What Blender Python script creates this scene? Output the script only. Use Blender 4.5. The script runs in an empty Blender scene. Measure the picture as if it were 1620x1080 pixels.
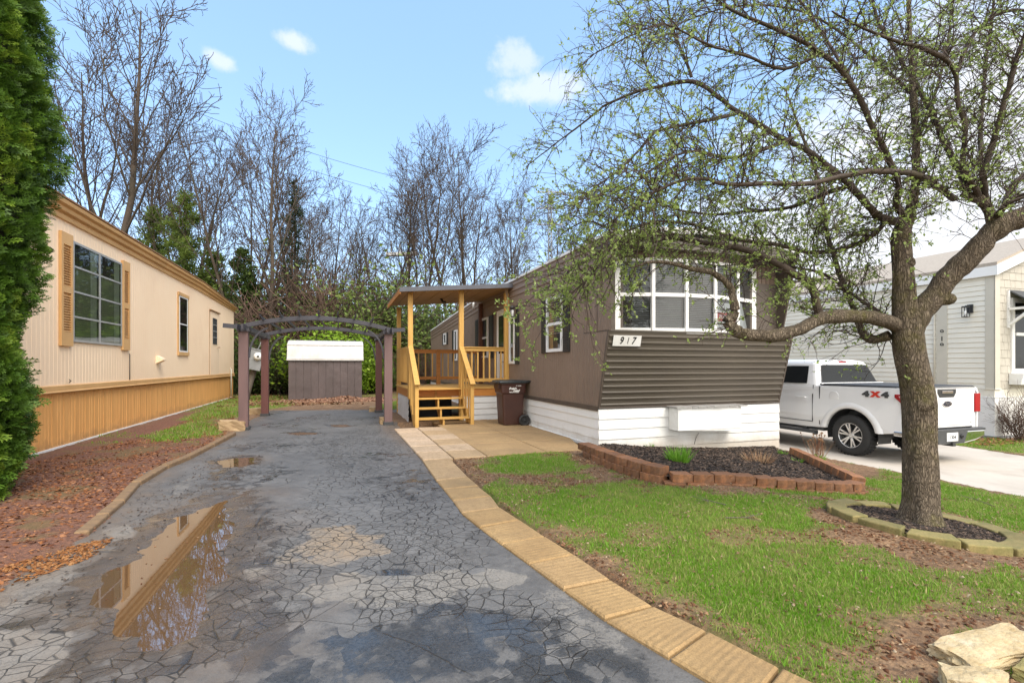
import bpy, math, random
import numpy as np
from mathutils import Vector, Matrix
R = math.radians
sc = bpy.context.scene
C = sc.collection
random.seed(7)
rng = np.random.default_rng(11)

# ---------------------------------------------------------------- frames
F = 780.0; CX = 810.0; HY = 578.0; EYE = 1.5
TH = math.atan(270/780); ST, CT = math.sin(TH), math.cos(TH)
P0 = (1.59, 9.0)                       # near left corner of the brown home: origin of the site frame (v right, u away)
def W(v, u, z=0.0): return Vector((P0[0]+v*CT-u*ST, P0[1]+v*ST+u*CT, z))
def VU(x, y):
    dx, dy = x-P0[0], y-P0[1]
    return dx*CT+dy*ST, -dx*ST+dy*CT
def gz(x, y):
    v = (x-P0[0])*CT+(y-P0[1])*ST
    return -0.345*(1-np.exp(-np.maximum(v-0.2, 0)/2.6))
def gp(px, py):
    z = 0.0
    for _ in range(12):
        d = (EYE-z)*F/(py-HY); x = (px-CX)/F*d
        z = gz(x, d)
    return x, d
def at(px, py, d): return Vector(((px-CX)/F*d, d, EYE-(py-HY)/F*d))

# ---------------------------------------------------------------- noise
_perm = np.random.default_rng(3).random((256, 256))
def vnoise(x, y):
    x = np.asarray(x, float); y = np.asarray(y, float)
    xi = np.floor(x).astype(int); yi = np.floor(y).astype(int)
    fx = x-xi; fy = y-yi
    fx = fx*fx*(3-2*fx); fy = fy*fy*(3-2*fy)
    g = lambda a, b: _perm[a & 255, b & 255]
    return (g(xi, yi)*(1-fx)+g(xi+1, yi)*fx)*(1-fy)+(g(xi, yi+1)*(1-fx)+g(xi+1, yi+1)*fx)*fy
def fbm(x, y, o=4, s=1.0, seed=0):
    a, t, n = 1.0, 0.0, 0.0
    x = np.asarray(x, float)*s+seed*17.3; y = np.asarray(y, float)*s+seed*7.1
    for _ in range(o):
        t = t+a*vnoise(x, y); n += a; a *= .5; x = x*2.03+5.1; y = y*2.03+9.7
    return t/n
def sstep(a, b, x):
    t = np.clip((x-a)/(b-a), 0, 1); return t*t*(3-2*t)
def sdist(x, y, poly):                # signed distance to a polygon, positive inside
    x = np.asarray(x, float); y = np.asarray(y, float)
    d = np.full(x.shape, 1e9); inside = np.zeros(x.shape, bool)
    n = len(poly)
    for i in range(n):
        ax, ay = poly[i]; bx, by = poly[(i+1) % n]
        ex, ey = bx-ax, by-ay
        t = np.clip(((x-ax)*ex+(y-ay)*ey)/(ex*ex+ey*ey+1e-12), 0, 1)
        d = np.minimum(d, np.hypot(x-ax-t*ex, y-ay-t*ey))
        c = ((ay > y) != (by > y))
        with np.errstate(divide='ignore', invalid='ignore'):
            xx = (bx-ax)*(y-ay)/(by-ay if by != ay else 1e-12)+ax
        inside ^= (c & (x < xx))
    return np.where(inside, d, -d)
def pxpoly(pts): return [gp(*p) for p in pts]

# ---------------------------------------------------------------- tagging and roots
OFF = {}
def tag(o, label=None, cat=None, group=None, kind=None):
    if label: o['label'] = label
    if cat: o['category'] = cat
    if group: o['group'] = group
    if kind: o['kind'] = kind
    return o
def thing(name, label, cat, v=0, u=0, z=0, group=None):      # root in the site frame
    o = bpy.data.objects.new(name, None); C.objects.link(o)
    o.location = W(v, u, z); o.rotation_euler = (0, 0, TH); o.empty_display_size = .2
    OFF[o.name] = (v, u, z)
    return tag(o, label, cat, group)
def thingw(name, label, cat, loc, rz=0, group=None):         # root in the world frame, parts in its own coordinates
    o = bpy.data.objects.new(name, None); C.objects.link(o)
    o.location = loc; o.rotation_euler = (0, 0, rz); o.empty_display_size = .2
    OFF[o.name] = (0, 0, 0)
    return tag(o, label, cat, group)
def off(o):
    while o is not None:
        if o.name in OFF: return OFF[o.name]
        o = o.parent
    return (0, 0, 0)

# ---------------------------------------------------------------- mesh builder
class MB:
    def __init__(s): s.v = []; s.f = []; s.m = []; s.s = []; s.mi = 0
    def add(s, vs, fs, smooth=False):
        b = len(s.v); s.v += [tuple(p) for p in vs]
        for f in fs: s.f.append([b+i for i in f]); s.m.append(s.mi); s.s.append(smooth)
        return s
    def box(s, a, b):
        (x0, y0, z0), (x1, y1, z1) = a, b
        x0, x1 = min(x0, x1), max(x0, x1); y0, y1 = min(y0, y1), max(y0, y1); z0, z1 = min(z0, z1), max(z0, z1)
        return s.add([(x0,y0,z0),(x1,y0,z0),(x1,y1,z0),(x0,y1,z0),(x0,y0,z1),(x1,y0,z1),(x1,y1,z1),(x0,y1,z1)],
              [(0,3,2,1),(4,5,6,7),(0,1,5,4),(1,2,6,5),(2,3,7,6),(3,0,4,7)])
    def obox(s, c, ax, ay, az):        # oriented box: centre and three half axes
        c, ax, ay, az = map(Vector, (c, ax, ay, az))
        vs = [c+ax*i+ay*j+az*k for k in (-1, 1) for i, j in ((-1,-1),(1,-1),(1,1),(-1,1))]
        return s.add(vs, [(0,3,2,1),(4,5,6,7),(0,1,5,4),(1,2,6,5),(2,3,7,6),(3,0,4,7)])
    def beam(s, p, q, w, h, up=(0,0,1)):
        p, q = Vector(p), Vector(q); d = q-p; up = Vector(up)
        x = d.cross(up); x.normalize(); y = x.cross(d); y.normalize()
        return s.obox((p+q)/2, x*(w/2), d/2, y*(h/2))
    def prism(s, poly, o, A, B, L, smooth=False):   # closed polygon in the plane (A,B) pushed along L
        o, A, B, L = map(Vector, (o, A, B, L)); n = len(poly)
        vs = [o+A*a+B*b for a, b in poly]; vs += [p+L for p in vs]
        s.add(vs, [tuple(range(n))[::-1], tuple(range(n, 2*n))])
        b = len(s.v)-2*n
        for i in range(n):
            j = (i+1) % n
            s.f.append([b+i, b+j, b+n+j, b+n+i]); s.m.append(s.mi); s.s.append(smooth)
        return s
    def sweep(s, prof, o, A, B, L, smooth=False):   # open profile pushed along L
        o, A, B, L = map(Vector, (o, A, B, L)); n = len(prof)
        vs = [o+A*a+B*b for a, b in prof]; vs += [p+L for p in vs]
        return s.add(vs, [(i, i+1, n+i+1, n+i) for i in range(n-1)], smooth)
    def tube(s, pts, rad, n=8, caps=True, smooth=True):
        pts = [Vector(p) for p in pts]; k = len(pts)
        if not hasattr(rad, '__len__'): rad = [rad]*k
        vs = []; ref = None
        for i, p in enumerate(pts):
            t = (pts[min(i+1, k-1)]-pts[max(i-1, 0)]).normalized()
            if ref is None: ref = Vector((1,0,0)) if abs(t.x) < .8 else Vector((0,1,0))
            x = (ref-t*ref.dot(t)).normalized(); ref = x; y = t.cross(x)
            for j in range(n):
                a = 2*math.pi*j/n; vs.append(p+(x*math.cos(a)+y*math.sin(a))*rad[i])
        fs = [(i*n+j, i*n+(j+1) % n, (i+1)*n+(j+1) % n, (i+1)*n+j) for i in range(k-1) for j in range(n)]
        s.add(vs, fs, smooth)
        if caps:
            b = len(s.v)-len(vs)
            s.f.append([b+j for j in range(n)][::-1]); s.m.append(s.mi); s.s.append(False)
            s.f.append([b+(k-1)*n+j for j in range(n)]); s.m.append(s.mi); s.s.append(False)
        return s
    def lathe(s, prof, o, axis, n=24, smooth=True):  # prof: (distance along axis, radius)
        o, t = Vector(o), Vector(axis).normalized()
        ref = Vector((0,0,1)) if abs(t.z) < .8 else Vector((1,0,0))
        x = (ref-t*ref.dot(t)).normalized(); y = t.cross(x); k = len(prof)
        vs = [o+t*a+(x*math.cos(2*math.pi*j/n)+y*math.sin(2*math.pi*j/n))*r for a, r in prof for j in range(n)]
        return s.add(vs, [(i*n+j, i*n+(j+1) % n, (i+1)*n+(j+1) % n, (i+1)*n+j) for i in range(k-1) for j in range(n)], smooth)
    def build(s, name, mat, parent=None, bevel=0, seg=2):
        ox, oy, oz = off(parent) if parent is not None else (0, 0, 0)
        me = bpy.data.meshes.new(name)
        me.from_pydata([(a-ox, b-oy, c-oz) for a, b, c in s.v], [], s.f)
        me.polygons.foreach_set('material_index', s.m); me.polygons.foreach_set('use_smooth', s.s)
        for m in (mat if isinstance(mat, (list, tuple)) else [mat]): me.materials.append(m)
        me.update()
        o = bpy.data.objects.new(name, me); C.objects.link(o)
        if parent is not None: o.parent = parent
        if bevel:
            b = o.modifiers.new('bevel', 'BEVEL'); b.width = bevel; b.segments = seg; b.limit_method = 'ANGLE'; b.angle_limit = R(35)
        return o

def np_obj(name, V, Fs, mat, parent=None, smooth=False, attrs=None, loc=None):
    V = np.asarray(V, np.float32); me = bpy.data.meshes.new(name)
    Fs = Fs if isinstance(Fs, list) else [Fs]
    Fs = [np.asarray(f, np.int32) for f in Fs if len(f)]
    me.vertices.add(len(V)); me.vertices.foreach_set('co', V.ravel())
    idx = np.concatenate([f.ravel() for f in Fs]); tot = np.concatenate([np.full(len(f), f.shape[1], np.int32) for f in Fs])
    start = np.concatenate([[0], np.cumsum(tot)[:-1]]).astype(np.int32)
    me.loops.add(len(idx)); me.loops.foreach_set('vertex_index', idx)
    me.polygons.add(len(tot)); me.polygons.foreach_set('loop_start', start)
    me.polygons.foreach_set('use_smooth', np.full(len(tot), smooth))
    for k, a in (attrs or {}).items():
        t = me.attributes.new(k, 'FLOAT', 'POINT'); t.data.foreach_set('value', np.asarray(a, np.float32))
    me.materials.append(mat); me.update(calc_edges=True); me.validate()
    o = bpy.data.objects.new(name, me); C.objects.link(o)
    if parent is not None: o.parent = parent
    if loc is not None: o.location = loc
    return o

class Tubes:                                   # many thin tubes in one mesh
    def __init__(s): s.V = []; s.Q = []; s.n = 0
    def add(s, P, rad, k=4):
        P = np.asarray(P, float); rad = np.asarray(rad, float); m = len(P)
        T = np.empty_like(P); T[1:-1] = P[2:]-P[:-2]; T[0] = P[1]-P[0]; T[-1] = P[-1]-P[-2]
        T /= np.linalg.norm(T, axis=1)[:, None]+1e-9
        ref = np.array([.31, .87, .38]) if abs(T[:, 2]).mean() > .6 else np.array([.2, .1, .97])
        X = np.cross(T, ref); X /= np.linalg.norm(X, axis=1)[:, None]+1e-9
        Y = np.cross(T, X)
        a = np.arange(k)*2*math.pi/k
        V = P[:, None, :]+(X[:, None, :]*np.cos(a)[None, :, None]+Y[:, None, :]*np.sin(a)[None, :, None])*rad[:, None, None]
        i = np.arange(m-1)[:, None]*k; j = np.arange(k)[None, :]; j2 = (j+1) % k
        Q = np.stack([i+j, i+j2, i+k+j2, i+k+j], -1).reshape(-1, 4)+s.n
        s.V.append(V.reshape(-1, 3)); s.Q.append(Q); s.n += m*k
    def build(s, name, mat, parent=None, smooth=True):
        return np_obj(name, np.concatenate(s.V), np.concatenate(s.Q), mat, parent, smooth)

def text_obj(name, txt, size, mat, parent, loc, face, sx=1.0, shear=0, bold=0.0, ext=.001, vertical=False):
    cu = bpy.data.curves.new(name, 'FONT'); cu.body = txt; cu.size = size; cu.extrude = ext; cu.align_x = 'CENTER'; cu.align_y = 'CENTER'
    cu.shear = shear; cu.offset = bold; cu.space_line = .95
    t = bpy.data.objects.new(name+'_src', cu); C.objects.link(t)
    dg = bpy.context.evaluated_depsgraph_get()
    me = bpy.data.meshes.new_from_object(t.evaluated_get(dg)); me.name = name
    bpy.data.objects.remove(t)
    me.materials.clear(); me.materials.append(mat)
    M = {'-u': Matrix.Rotation(R(90), 4, 'X'), '-v': Matrix.Rotation(R(-90), 4, 'Z') @ Matrix.Rotation(R(90), 4, 'X')}[face] if isinstance(face, str) else face
    me.transform(Matrix.Diagonal((sx, 1, 1, 1)))
    me.transform(M)
    ox, oy, oz = off(parent) if parent is not None else (0, 0, 0)
    me.transform(Matrix.Translation((loc[0]-ox, loc[1]-oy, loc[2]-oz)))
    o = bpy.data.objects.new(name, me); C.objects.link(o); o.parent = parent
    return o
def copy_tree(o, parent=None):
    c = o.copy(); C.objects.link(c)
    if parent is not None: c.parent = parent
    for ch in [x for x in C.objects if x.parent == o]: copy_tree(ch, c)
    return c

# ---------------------------------------------------------------- materials
def newmat(name):
    m = bpy.data.materials.new(name); m.use_nodes = True; nt = m.node_tree; nt.nodes.clear()
    o = nt.nodes.new('ShaderNodeOutputMaterial'); return m, nt, o
def N(nt, t, **kw):
    n = nt.nodes.new(t)
    for k, v in kw.items():
        if k in n.inputs: n.inputs[k].default_value = v
        else: setattr(n, k, v)
    return n
def L(nt, a, b): nt.links.new(a, b)
def rgb(c): return (c[0], c[1], c[2], 1)
def mixc(nt, fac, a, b, mode='MIX'):
    n = nt.nodes.new('ShaderNodeMix'); n.data_type = 'RGBA'; n.blend_type = mode
    for sock, val in ((n.inputs[0], fac), (n.inputs[6], a), (n.inputs[7], b)):
        if hasattr(val, 'is_output') or hasattr(val, 'links'): nt.links.new(val, sock)
        elif isinstance(val, (tuple, list)): sock.default_value = rgb(val)
        else: sock.default_value = val
    return n.outputs[2]
def math_(nt, op, a, b=None, c=None):
    n = nt.nodes.new('ShaderNodeMath'); n.operation = op
    for i, val in enumerate((a, b, c)):
        if val is None: continue
        if hasattr(val, 'links'): nt.links.new(val, n.inputs[i])
        else: n.inputs[i].default_value = val
    return n.outputs[0]
def ramp(nt, fac, stops):
    n = nt.nodes.new('ShaderNodeValToRGB'); e = n.color_ramp.elements
    while len(e) < len(stops): e.new(.5)
    for el, (p, c) in zip(e, stops):
        el.position = p; el.color = rgb(c) if isinstance(c, (tuple, list)) else (c, c, c, 1)
    nt.links.new(fac, n.inputs[0]); return n.outputs[0]
def noise(nt, co, scale, detail=4, rough=.55, dist=0.0):
    n = N(nt, 'ShaderNodeTexNoise', Scale=scale, Detail=detail, Roughness=rough, Distortion=dist)
    if co is not None: nt.links.new(co, n.inputs['Vector'])
    return n.outputs['Fac']
def coords(nt, stretch=None, kind='Object'):
    t = nt.nodes.new('ShaderNodeTexCoord'); o = t.outputs[kind]
    if stretch:
        mp = nt.nodes.new('ShaderNodeMapping'); mp.inputs['Scale'].default_value = stretch; nt.links.new(o, mp.inputs[0]); o = mp.outputs[0]
    return o
def attr(nt, name):
    n = nt.nodes.new('ShaderNodeAttribute'); n.attribute_name = name; return n.outputs['Fac']
def bumpn(nt, h, strength, dist=.01, nrm=None):
    b = N(nt, 'ShaderNodeBump', Strength=strength, Distance=dist); nt.links.new(h, b.inputs['Height'])
    if nrm is not None: nt.links.new(nrm, b.inputs['Normal'])
    return b.outputs[0]
def mul(c, k): return tuple(min(1, x*k) for x in c)
def mat(name, c, rough=.6, c2=None, scale=3, bump=0, bscale=60, metallic=0, spec=.5, stretch=None, var=.12, fine=0, objrand=0, dirt=None, dirts=1.2, bdist=.01, coat=0):
    m, nt, o = newmat(name); p = N(nt, 'ShaderNodeBsdfPrincipled', Roughness=rough, Metallic=metallic); p.inputs['Specular IOR Level'].default_value = spec
    if coat: p.inputs['Coat Weight'].default_value = coat; p.inputs['Coat Roughness'].default_value = .03
    co = coords(nt, stretch)
    c2 = c2 or mul(c, 1-2*var)
    n = noise(nt, co, scale, 5, .6)
    col = mixc(nt, ramp(nt, n, [(.3, 0), (.7, 1)]), mul(c, 1+var) if c2 is None else c, c2)
    if fine:
        nf = noise(nt, co, bscale, 3, .6); col = mixc(nt, ramp(nt, nf, [(.35, 0.0), (.65, fine)]), col, mul(c2, .5))
    if dirt:
        nd = noise(nt, coords(nt), dirts, 6, .65, .6); col = mixc(nt, ramp(nt, nd, [(.52, 0), (.75, .75)]), col, dirt)
    if objrand:
        oi = nt.nodes.new('ShaderNodeObjectInfo'); h = nt.nodes.new('ShaderNodeHueSaturation')
        L(nt, math_(nt, 'MULTIPLY_ADD', oi.outputs['Random'], objrand, 1-objrand/2), h.inputs['Value']); L(nt, col, h.inputs['Color']); col = h.outputs[0]
    L(nt, col, p.inputs['Base Color'])
    rn = noise(nt, co, scale*4, 3); L(nt, math_(nt, 'MULTIPLY_ADD', rn, .2, max(0, rough-.1)), p.inputs['Roughness'])
    if bump:
        L(nt, bumpn(nt, noise(nt, co, bscale, 4, .6), bump, bdist), p.inputs['Normal'])
    L(nt, p.outputs[0], o.inputs[0]); return m
def leafmat(name, ca, cb, cc=None, trans=.3, rough=.5):
    m, nt, o = newmat(name); t = attr(nt, 'tint')
    col = ramp(nt, t, [(0, ca), (.6, cb), (1, cc or cb)])
    p = N(nt, 'ShaderNodeBsdfPrincipled', Roughness=rough); p.inputs['Specular IOR Level'].default_value = .3; L(nt, col, p.inputs['Base Color'])
    tr = nt.nodes.new('ShaderNodeBsdfTranslucent'); L(nt, col, tr.inputs[0])
    mx = nt.nodes.new('ShaderNodeMixShader'); mx.inputs[0].default_value = trans
    L(nt, p.outputs[0], mx.inputs[1]); L(nt, tr.outputs[0], mx.inputs[2]); L(nt, mx.outputs[0], o.inputs[0]); return m
def glassmat(name, tint=(.9,.95,.95), base=.08, k=1.6):
    m, nt, o = newmat(name)
    lw = N(nt, 'ShaderNodeFresnel', IOR=1.5)
    g = N(nt, 'ShaderNodeBsdfGlossy', Roughness=.02); t = N(nt, 'ShaderNodeBsdfTransparent'); t.inputs[0].default_value = rgb(tint)
    nz = noise(nt, coords(nt), 1.7, 2); L(nt, bumpn(nt, nz, .12, .02), g.inputs['Normal'])
    f = math_(nt, 'ADD', math_(nt, 'MULTIPLY', lw.outputs[0], k), base)
    mx = nt.nodes.new('ShaderNodeMixShader'); L(nt, f, mx.inputs[0]); L(nt, t.outputs[0], mx.inputs[1]); L(nt, g.outputs[0], mx.inputs[2]); L(nt, mx.outputs[0], o.inputs[0]); return m

MT = {}
MT['brown_side'] = mat('brown_siding', (.235,.17,.128), .5, c2=(.20,.145,.11), scale=1.2, bump=.4, bscale=2.2, bdist=.03, dirt=(.17,.13,.105), spec=.4)
MT['brown_front'] = mat('brown_corrugated', (.105,.088,.067), .36, c2=(.086,.072,.056), scale=1.5, stretch=(.3,1,3), spec=.55, dirt=(.085,.072,.06))
MT['brown_dark'] = mat('brown_trim', (.10,.078,.062), .5, var=.1)
MT['white_paint'] = mat('white_paint', (.80,.80,.79), .5, c2=(.76,.76,.74), scale=2, bump=.06, bscale=30, dirt=(.64,.62,.58), dirts=1.6)
MT['white_trim'] = mat('white_trim', (.80,.80,.80), .4, c2=(.74,.74,.72), scale=4)
MT['porch_skirt'] = mat('porch_skirting', (.66,.67,.68), .5, c2=(.6,.61,.62), scale=3, dirt=(.45,.43,.4))
MT['roof_grey'] = mat('roof_metal', (.62,.62,.62), .45, c2=(.5,.5,.5), scale=2, metallic=.2, dirt=(.3,.28,.25))
MT['shade_black'] = mat('painted_interior_shade', (.012,.014,.016), .6)  # near-black colour painted as shade inside rooms and under the deck
MT['black'] = mat('black_plastic', (.02,.02,.021), .5, c2=(.03,.03,.03))
MT['blind'] = mat('blind_slats', (.55,.56,.58), .5)
MT['glass'] = glassmat('window_glass', (.88,.92,.94), .03, 1.1)
MT['glass_dull'] = glassmat('side_window_glass', (.9,.93,.95), .0, .2)
MT['glass_left'] = glassmat('window_glass_green', (.78,.88,.80), .03, .9)
def splash(name, c, c2, mud, rough=.5, stretch=None, top=.34):
    m, nt, o = newmat(name); p = N(nt, 'ShaderNodeBsdfPrincipled', Roughness=rough); co = coords(nt)
    col = mixc(nt, ramp(nt, noise(nt, coords(nt, stretch), 2.2, 5, .6), [(.3, 0), (.7, 1)]), c, c2)
    sx = nt.nodes.new('ShaderNodeSeparateXYZ'); L(nt, co, sx.inputs[0])
    h = math_(nt, 'SUBTRACT', math_(nt, 'MULTIPLY', noise(nt, co, 3.0, 6, .7), top*1.5), math_(nt, 'ADD', sx.outputs[2], top*.35))
    f = nt.nodes.new('ShaderNodeMapRange'); f.inputs[1].default_value = -.05; f.inputs[2].default_value = .22; f.inputs[4].default_value = .75; L(nt, h, f.inputs[0])
    col = mixc(nt, f.outputs[0], col, mud)
    st = noise(nt, coords(nt, (5, 5, .35)), 2.0, 4, .6); col = mixc(nt, ramp(nt, st, [(.55, 0), (.8, .35)]), col, mul(c2, .72))
    L(nt, col, p.inputs['Base Color']); L(nt, bumpn(nt, noise(nt, co, 30, 4), .06), p.inputs['Normal']); L(nt, p.outputs[0], o.inputs[0]); return m
MT['white_skirt'] = splash('white_skirting_paint', (.80,.80,.78), (.75,.75,.73), (.42,.35,.27))
MT['cream'] = mat('cream_siding', (.95,.73,.51), .5, c2=(.92,.69,.47), scale=.8, bump=.05, bscale=10, dirt=(.85,.62,.42), dirts=.7)
MT['tan'] = mat('tan_trim', (.66,.40,.17), .5, c2=(.58,.34,.14), scale=2, dirt=(.46,.27,.12))
MT['tan_skirt'] = splash('tan_skirting', (.80,.42,.14), (.68,.34,.11), (.22,.12,.06), .55, (1,2.5,.5), .4)
MT['tan_dark'] = mat('tan_roof_edge', (.30,.16,.07), .6, var=.15)
MT['alum'] = mat('aluminium', (.55,.55,.54), .4, metallic=.5, c2=(.45,.45,.44))
MT['curtain'] = mat('curtain', (.50,.49,.42), .8, c2=(.40,.39,.33), scale=2)
MT['olive_blind'] = mat('olive_blind', (.36,.37,.25), .7, c2=(.28,.29,.2))
MT['vinyl'] = mat('vinyl_siding', (.74,.71,.62), .5, c2=(.70,.67,.58), scale=1.5, dirt=(.63,.6,.52))
MT['vinyl_trim'] = mat('vinyl_trim', (.55,.52,.44), .5, var=.05)
MT['shingle'] = mat('shake_siding', (.50,.465,.40), .65, c2=(.41,.38,.325), scale=5, bump=.2, bscale=40)
MT['tan_shingle'] = mat('roof_shingles', (.43,.37,.30), .8, c2=(.33,.28,.23), scale=20, bump=.4, bscale=80)
MT['wood'] = mat('treated_pine', (.66,.40,.11), .6, c2=(.54,.30,.075), scale=3, stretch=(6,6,.7), bump=.12, bscale=40, fine=.16, objrand=.22)
MT['wood_h'] = mat('treated_pine_level', (.64,.385,.105), .6, c2=(.52,.29,.07), scale=3, stretch=(1.2,5,8), bump=.12, bscale=40, fine=.16, objrand=.22)
MT['wood_orange'] = mat('stained_pine', (.48,.20,.04), .55, c2=(.38,.15,.03), scale=3, stretch=(1.2,5,6), bump=.1, bscale=40, objrand=.2)
MT['wood_brown'] = mat('brown_post', (.15,.06,.032), .55, c2=(.11,.045,.025), scale=3, stretch=(5,5,.8))
MT['soffit'] = mat('plywood_soffit', (.46,.33,.21), .7, c2=(.36,.25,.16), scale=2, stretch=(1,6,1), bump=.1, bscale=30)
MT['roof_edge'] = mat('drip_edge', (.10,.105,.125), .45, c2=(.07,.07,.085), scale=3)
MT['bin'] = mat('bin_brown', (.062,.024,.017), .42, c2=(.05,.02,.015), scale=4, bump=.05, bscale=90, dirt=(.075,.04,.03))
MT['bin_lid'] = mat('bin_lid', (.03,.036,.038), .3, c2=(.02,.023,.025), scale=4)
MT['rubber'] = mat('rubber', (.022,.022,.023), .75, c2=(.03,.03,.03), scale=12, bump=.1, bscale=90)
MT['white_ink'] = mat('white_print', (.8,.8,.78), .5, var=.02)
MT['black_ink'] = mat('black_print', (.012,.012,.012), .5, var=.02)
MT['red_ink'] = mat('red_print', (.62,.04,.02), .5, var=.05)
MT['perg_post'] = mat('pergola_post', (.175,.105,.10), .55, c2=(.14,.085,.082), scale=2, stretch=(4,4,.6), bump=.08, bscale=50)
MT['perg_red'] = mat('pergola_post_red', (.135,.05,.042), .5, c2=(.10,.04,.036), scale=2, stretch=(4,4,.6), bump=.08, bscale=50)
MT['perg_beam'] = mat('pergola_beam', (.058,.055,.065), .45, c2=(.042,.04,.05), scale=3)
MT['shed_wall'] = mat('shed_wall', (.115,.088,.085), .5, c2=(.09,.07,.068), scale=1.6, bump=.5, bscale=2.2, bdist=.05, dirt=(.07,.055,.05))
MT['shed_roof'] = mat('shed_roof', (.60,.585,.565), .45, c2=(.5,.485,.465), scale=2, dirt=(.36,.33,.29))
MT['steel'] = mat('galvanised', (.30,.31,.32), .45, c2=(.24,.25,.26), metallic=.3, scale=5)
MT['old_wood'] = mat('weathered_wood', (.16,.13,.105), .8, c2=(.09,.075,.06), scale=4, stretch=(6,6,.6), bump=.5, bscale=25)
MT['meter'] = mat('meter_grey', (.26,.32,.34), .5, c2=(.2,.26,.28), scale=6)
MT['truck'] = mat('white_car_paint', (.80,.805,.81), .22, c2=(.79,.79,.80), scale=1, coat=.8)
MT['truck_glass'] = mat('tinted_glass', (.010,.012,.013), .04, c2=(.012,.014,.015), spec=.25)
MT['chrome'] = mat('chrome', (.78,.78,.79), .12, metallic=1, c2=(.7,.7,.7))
MT['alloy'] = mat('alloy_wheel', (.66,.66,.67), .25, metallic=.9, c2=(.6,.6,.6))
MT['tail_red'] = mat('tail_light_red', (.36,.006,.012), .15, c2=(.28,.005,.01), coat=.3)
MT['tail_clear'] = mat('tail_light_clear', (.80,.45,.45), .12)
MT['blue_oval'] = mat('dark_oval', (.015,.022,.05), .25)
MT['trim_grey'] = mat('grey_plastic', (.055,.057,.06), .55)
MT['block'] = mat('red_wall_block', (.34,.145,.06), .85, c2=(.16,.08,.042), scale=8, bump=.6, bscale=45, fine=.4, objrand=.5, dirt=(.10,.065,.045), dirts=7)
MT['ring_block'] = mat('mossy_block', (.27,.21,.085), .9, c2=(.16,.145,.05), scale=9, bump=.5, bscale=60, fine=.3, objrand=.5, dirt=(.12,.12,.035), dirts=7)
MT['limestone'] = mat('limestone', (.56,.46,.29), .85, c2=(.42,.30,.145), scale=7, bump=.8, bscale=28, fine=.15, dirt=(.62,.56,.44), dirts=6, stretch=(1,1,1.6), bdist=.015)
MT['block_tan'] = mat('tan_stone', (.42,.30,.17), .85, c2=(.3,.2,.11), scale=6, bump=.5, bscale=30)
MT['timber'] = mat('edging_timber', (.27,.17,.085), .8, c2=(.15,.095,.055), scale=5, stretch=(1,6,6), bump=.4, bscale=30, dirt=(.11,.07,.045), dirts=5)
# ================================================================ camera, light, sky
cam = bpy.data.cameras.new('camera'); camo = bpy.data.objects.new('camera', cam); C.objects.link(camo)
camo.location = (0, 0, EYE); camo.rotation_euler = (R(90), 0, 0)
cam.sensor_width = 36; cam.lens = F/1620*36; cam.shift_y = (HY-540)/1620; cam.clip_end = 3000; cam.clip_start = .05
sc.camera = camo
SUN_EL, SUN_AZ = 52, 140                       # azimuth clockwise from +Y: behind the camera, to the right
w = bpy.data.worlds.new('World'); sc.world = w; w.use_nodes = True; nt = w.node_tree; nt.nodes.clear()
out = nt.nodes.new('ShaderNodeOutputWorld'); bg = nt.nodes.new('ShaderNodeBackground')
sky = nt.nodes.new('ShaderNodeTexSky'); sky.sky_type = 'NISHITA'; sky.sun_disc = False
sky.sun_elevation = R(SUN_EL); sky.sun_rotation = R(SUN_AZ); sky.air_density = 1.0; sky.dust_density = .6; sky.ozone_density = 2.0
tc = nt.nodes.new('ShaderNodeTexCoord'); sep = nt.nodes.new('ShaderNodeSeparateXYZ'); L(nt, tc.outputs['Generated'], sep.inputs[0])
# clouds: small puffs left and centre, a white bank low on the right (all by direction)
mp = nt.nodes.new('ShaderNodeMapping'); mp.inputs['Scale'].default_value = (1, 1, 2.2); L(nt, tc.outputs['Generated'], mp.inputs[0])
nz = noise(nt, mp.outputs[0], 5.0, 6, .55, .3)
nrm = nt.nodes.new('ShaderNodeVectorMath'); nrm.operation = 'NORMALIZE'; L(nt, tc.outputs['Generated'], nrm.inputs[0])
def puff(px, py, rx, ry, amt):
    d = Vector(((px-CX)/F, 1, (HY-py)/F)).normalized()
    s1 = nt.nodes.new('ShaderNodeVectorMath'); s1.operation = 'SUBTRACT'; L(nt, nrm.outputs[0], s1.inputs[0]); s1.inputs[1].default_value = d
    s2 = nt.nodes.new('ShaderNodeVectorMath'); s2.operation = 'MULTIPLY'; L(nt, s1.outputs[0], s2.inputs[0]); s2.inputs[1].default_value = (F/rx*1.1, F/rx*.6, F/ry*1.1)
    ln = nt.nodes.new('ShaderNodeVectorMath'); ln.operation = 'LENGTH'; L(nt, s2.outputs[0], ln.inputs[0])
    k = math_(nt, 'MULTIPLY', math_(nt, 'SUBTRACT', 1.0, ln.outputs['Value']), 1.0)
    e = math_(nt, 'ADD', k, math_(nt, 'MULTIPLY', math_(nt, 'SUBTRACT', noise(nt, nrm.outputs[0], 26, 5, .6), .5), 1.5))
    n = nt.nodes.new('ShaderNodeMapRange'); n.inputs[1].default_value = .1; n.inputs[2].default_value = .75; n.inputs[4].default_value = amt
    n.interpolation_type = 'SMOOTHSTEP'; L(nt, e, n.inputs[0]); return n.outputs[0]
cl = None
for a in [(466, 68, 34, 17, .62), (346, 94, 24, 14, .58), (815, 96, 50, 32, .5), (865, 140, 105, 28, .58), (1180, 225, 60, 30, .5), (1330, 165, 60, 30, .5)]:
    p = puff(*a); cl = p if cl is None else math_(nt, 'MAXIMUM', cl, p)
bank = nt.nodes.new('ShaderNodeMapRange'); bank.interpolation_type = 'SMOOTHSTEP'; bank.inputs[1].default_value = .12; bank.inputs[2].default_value = .62
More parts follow.
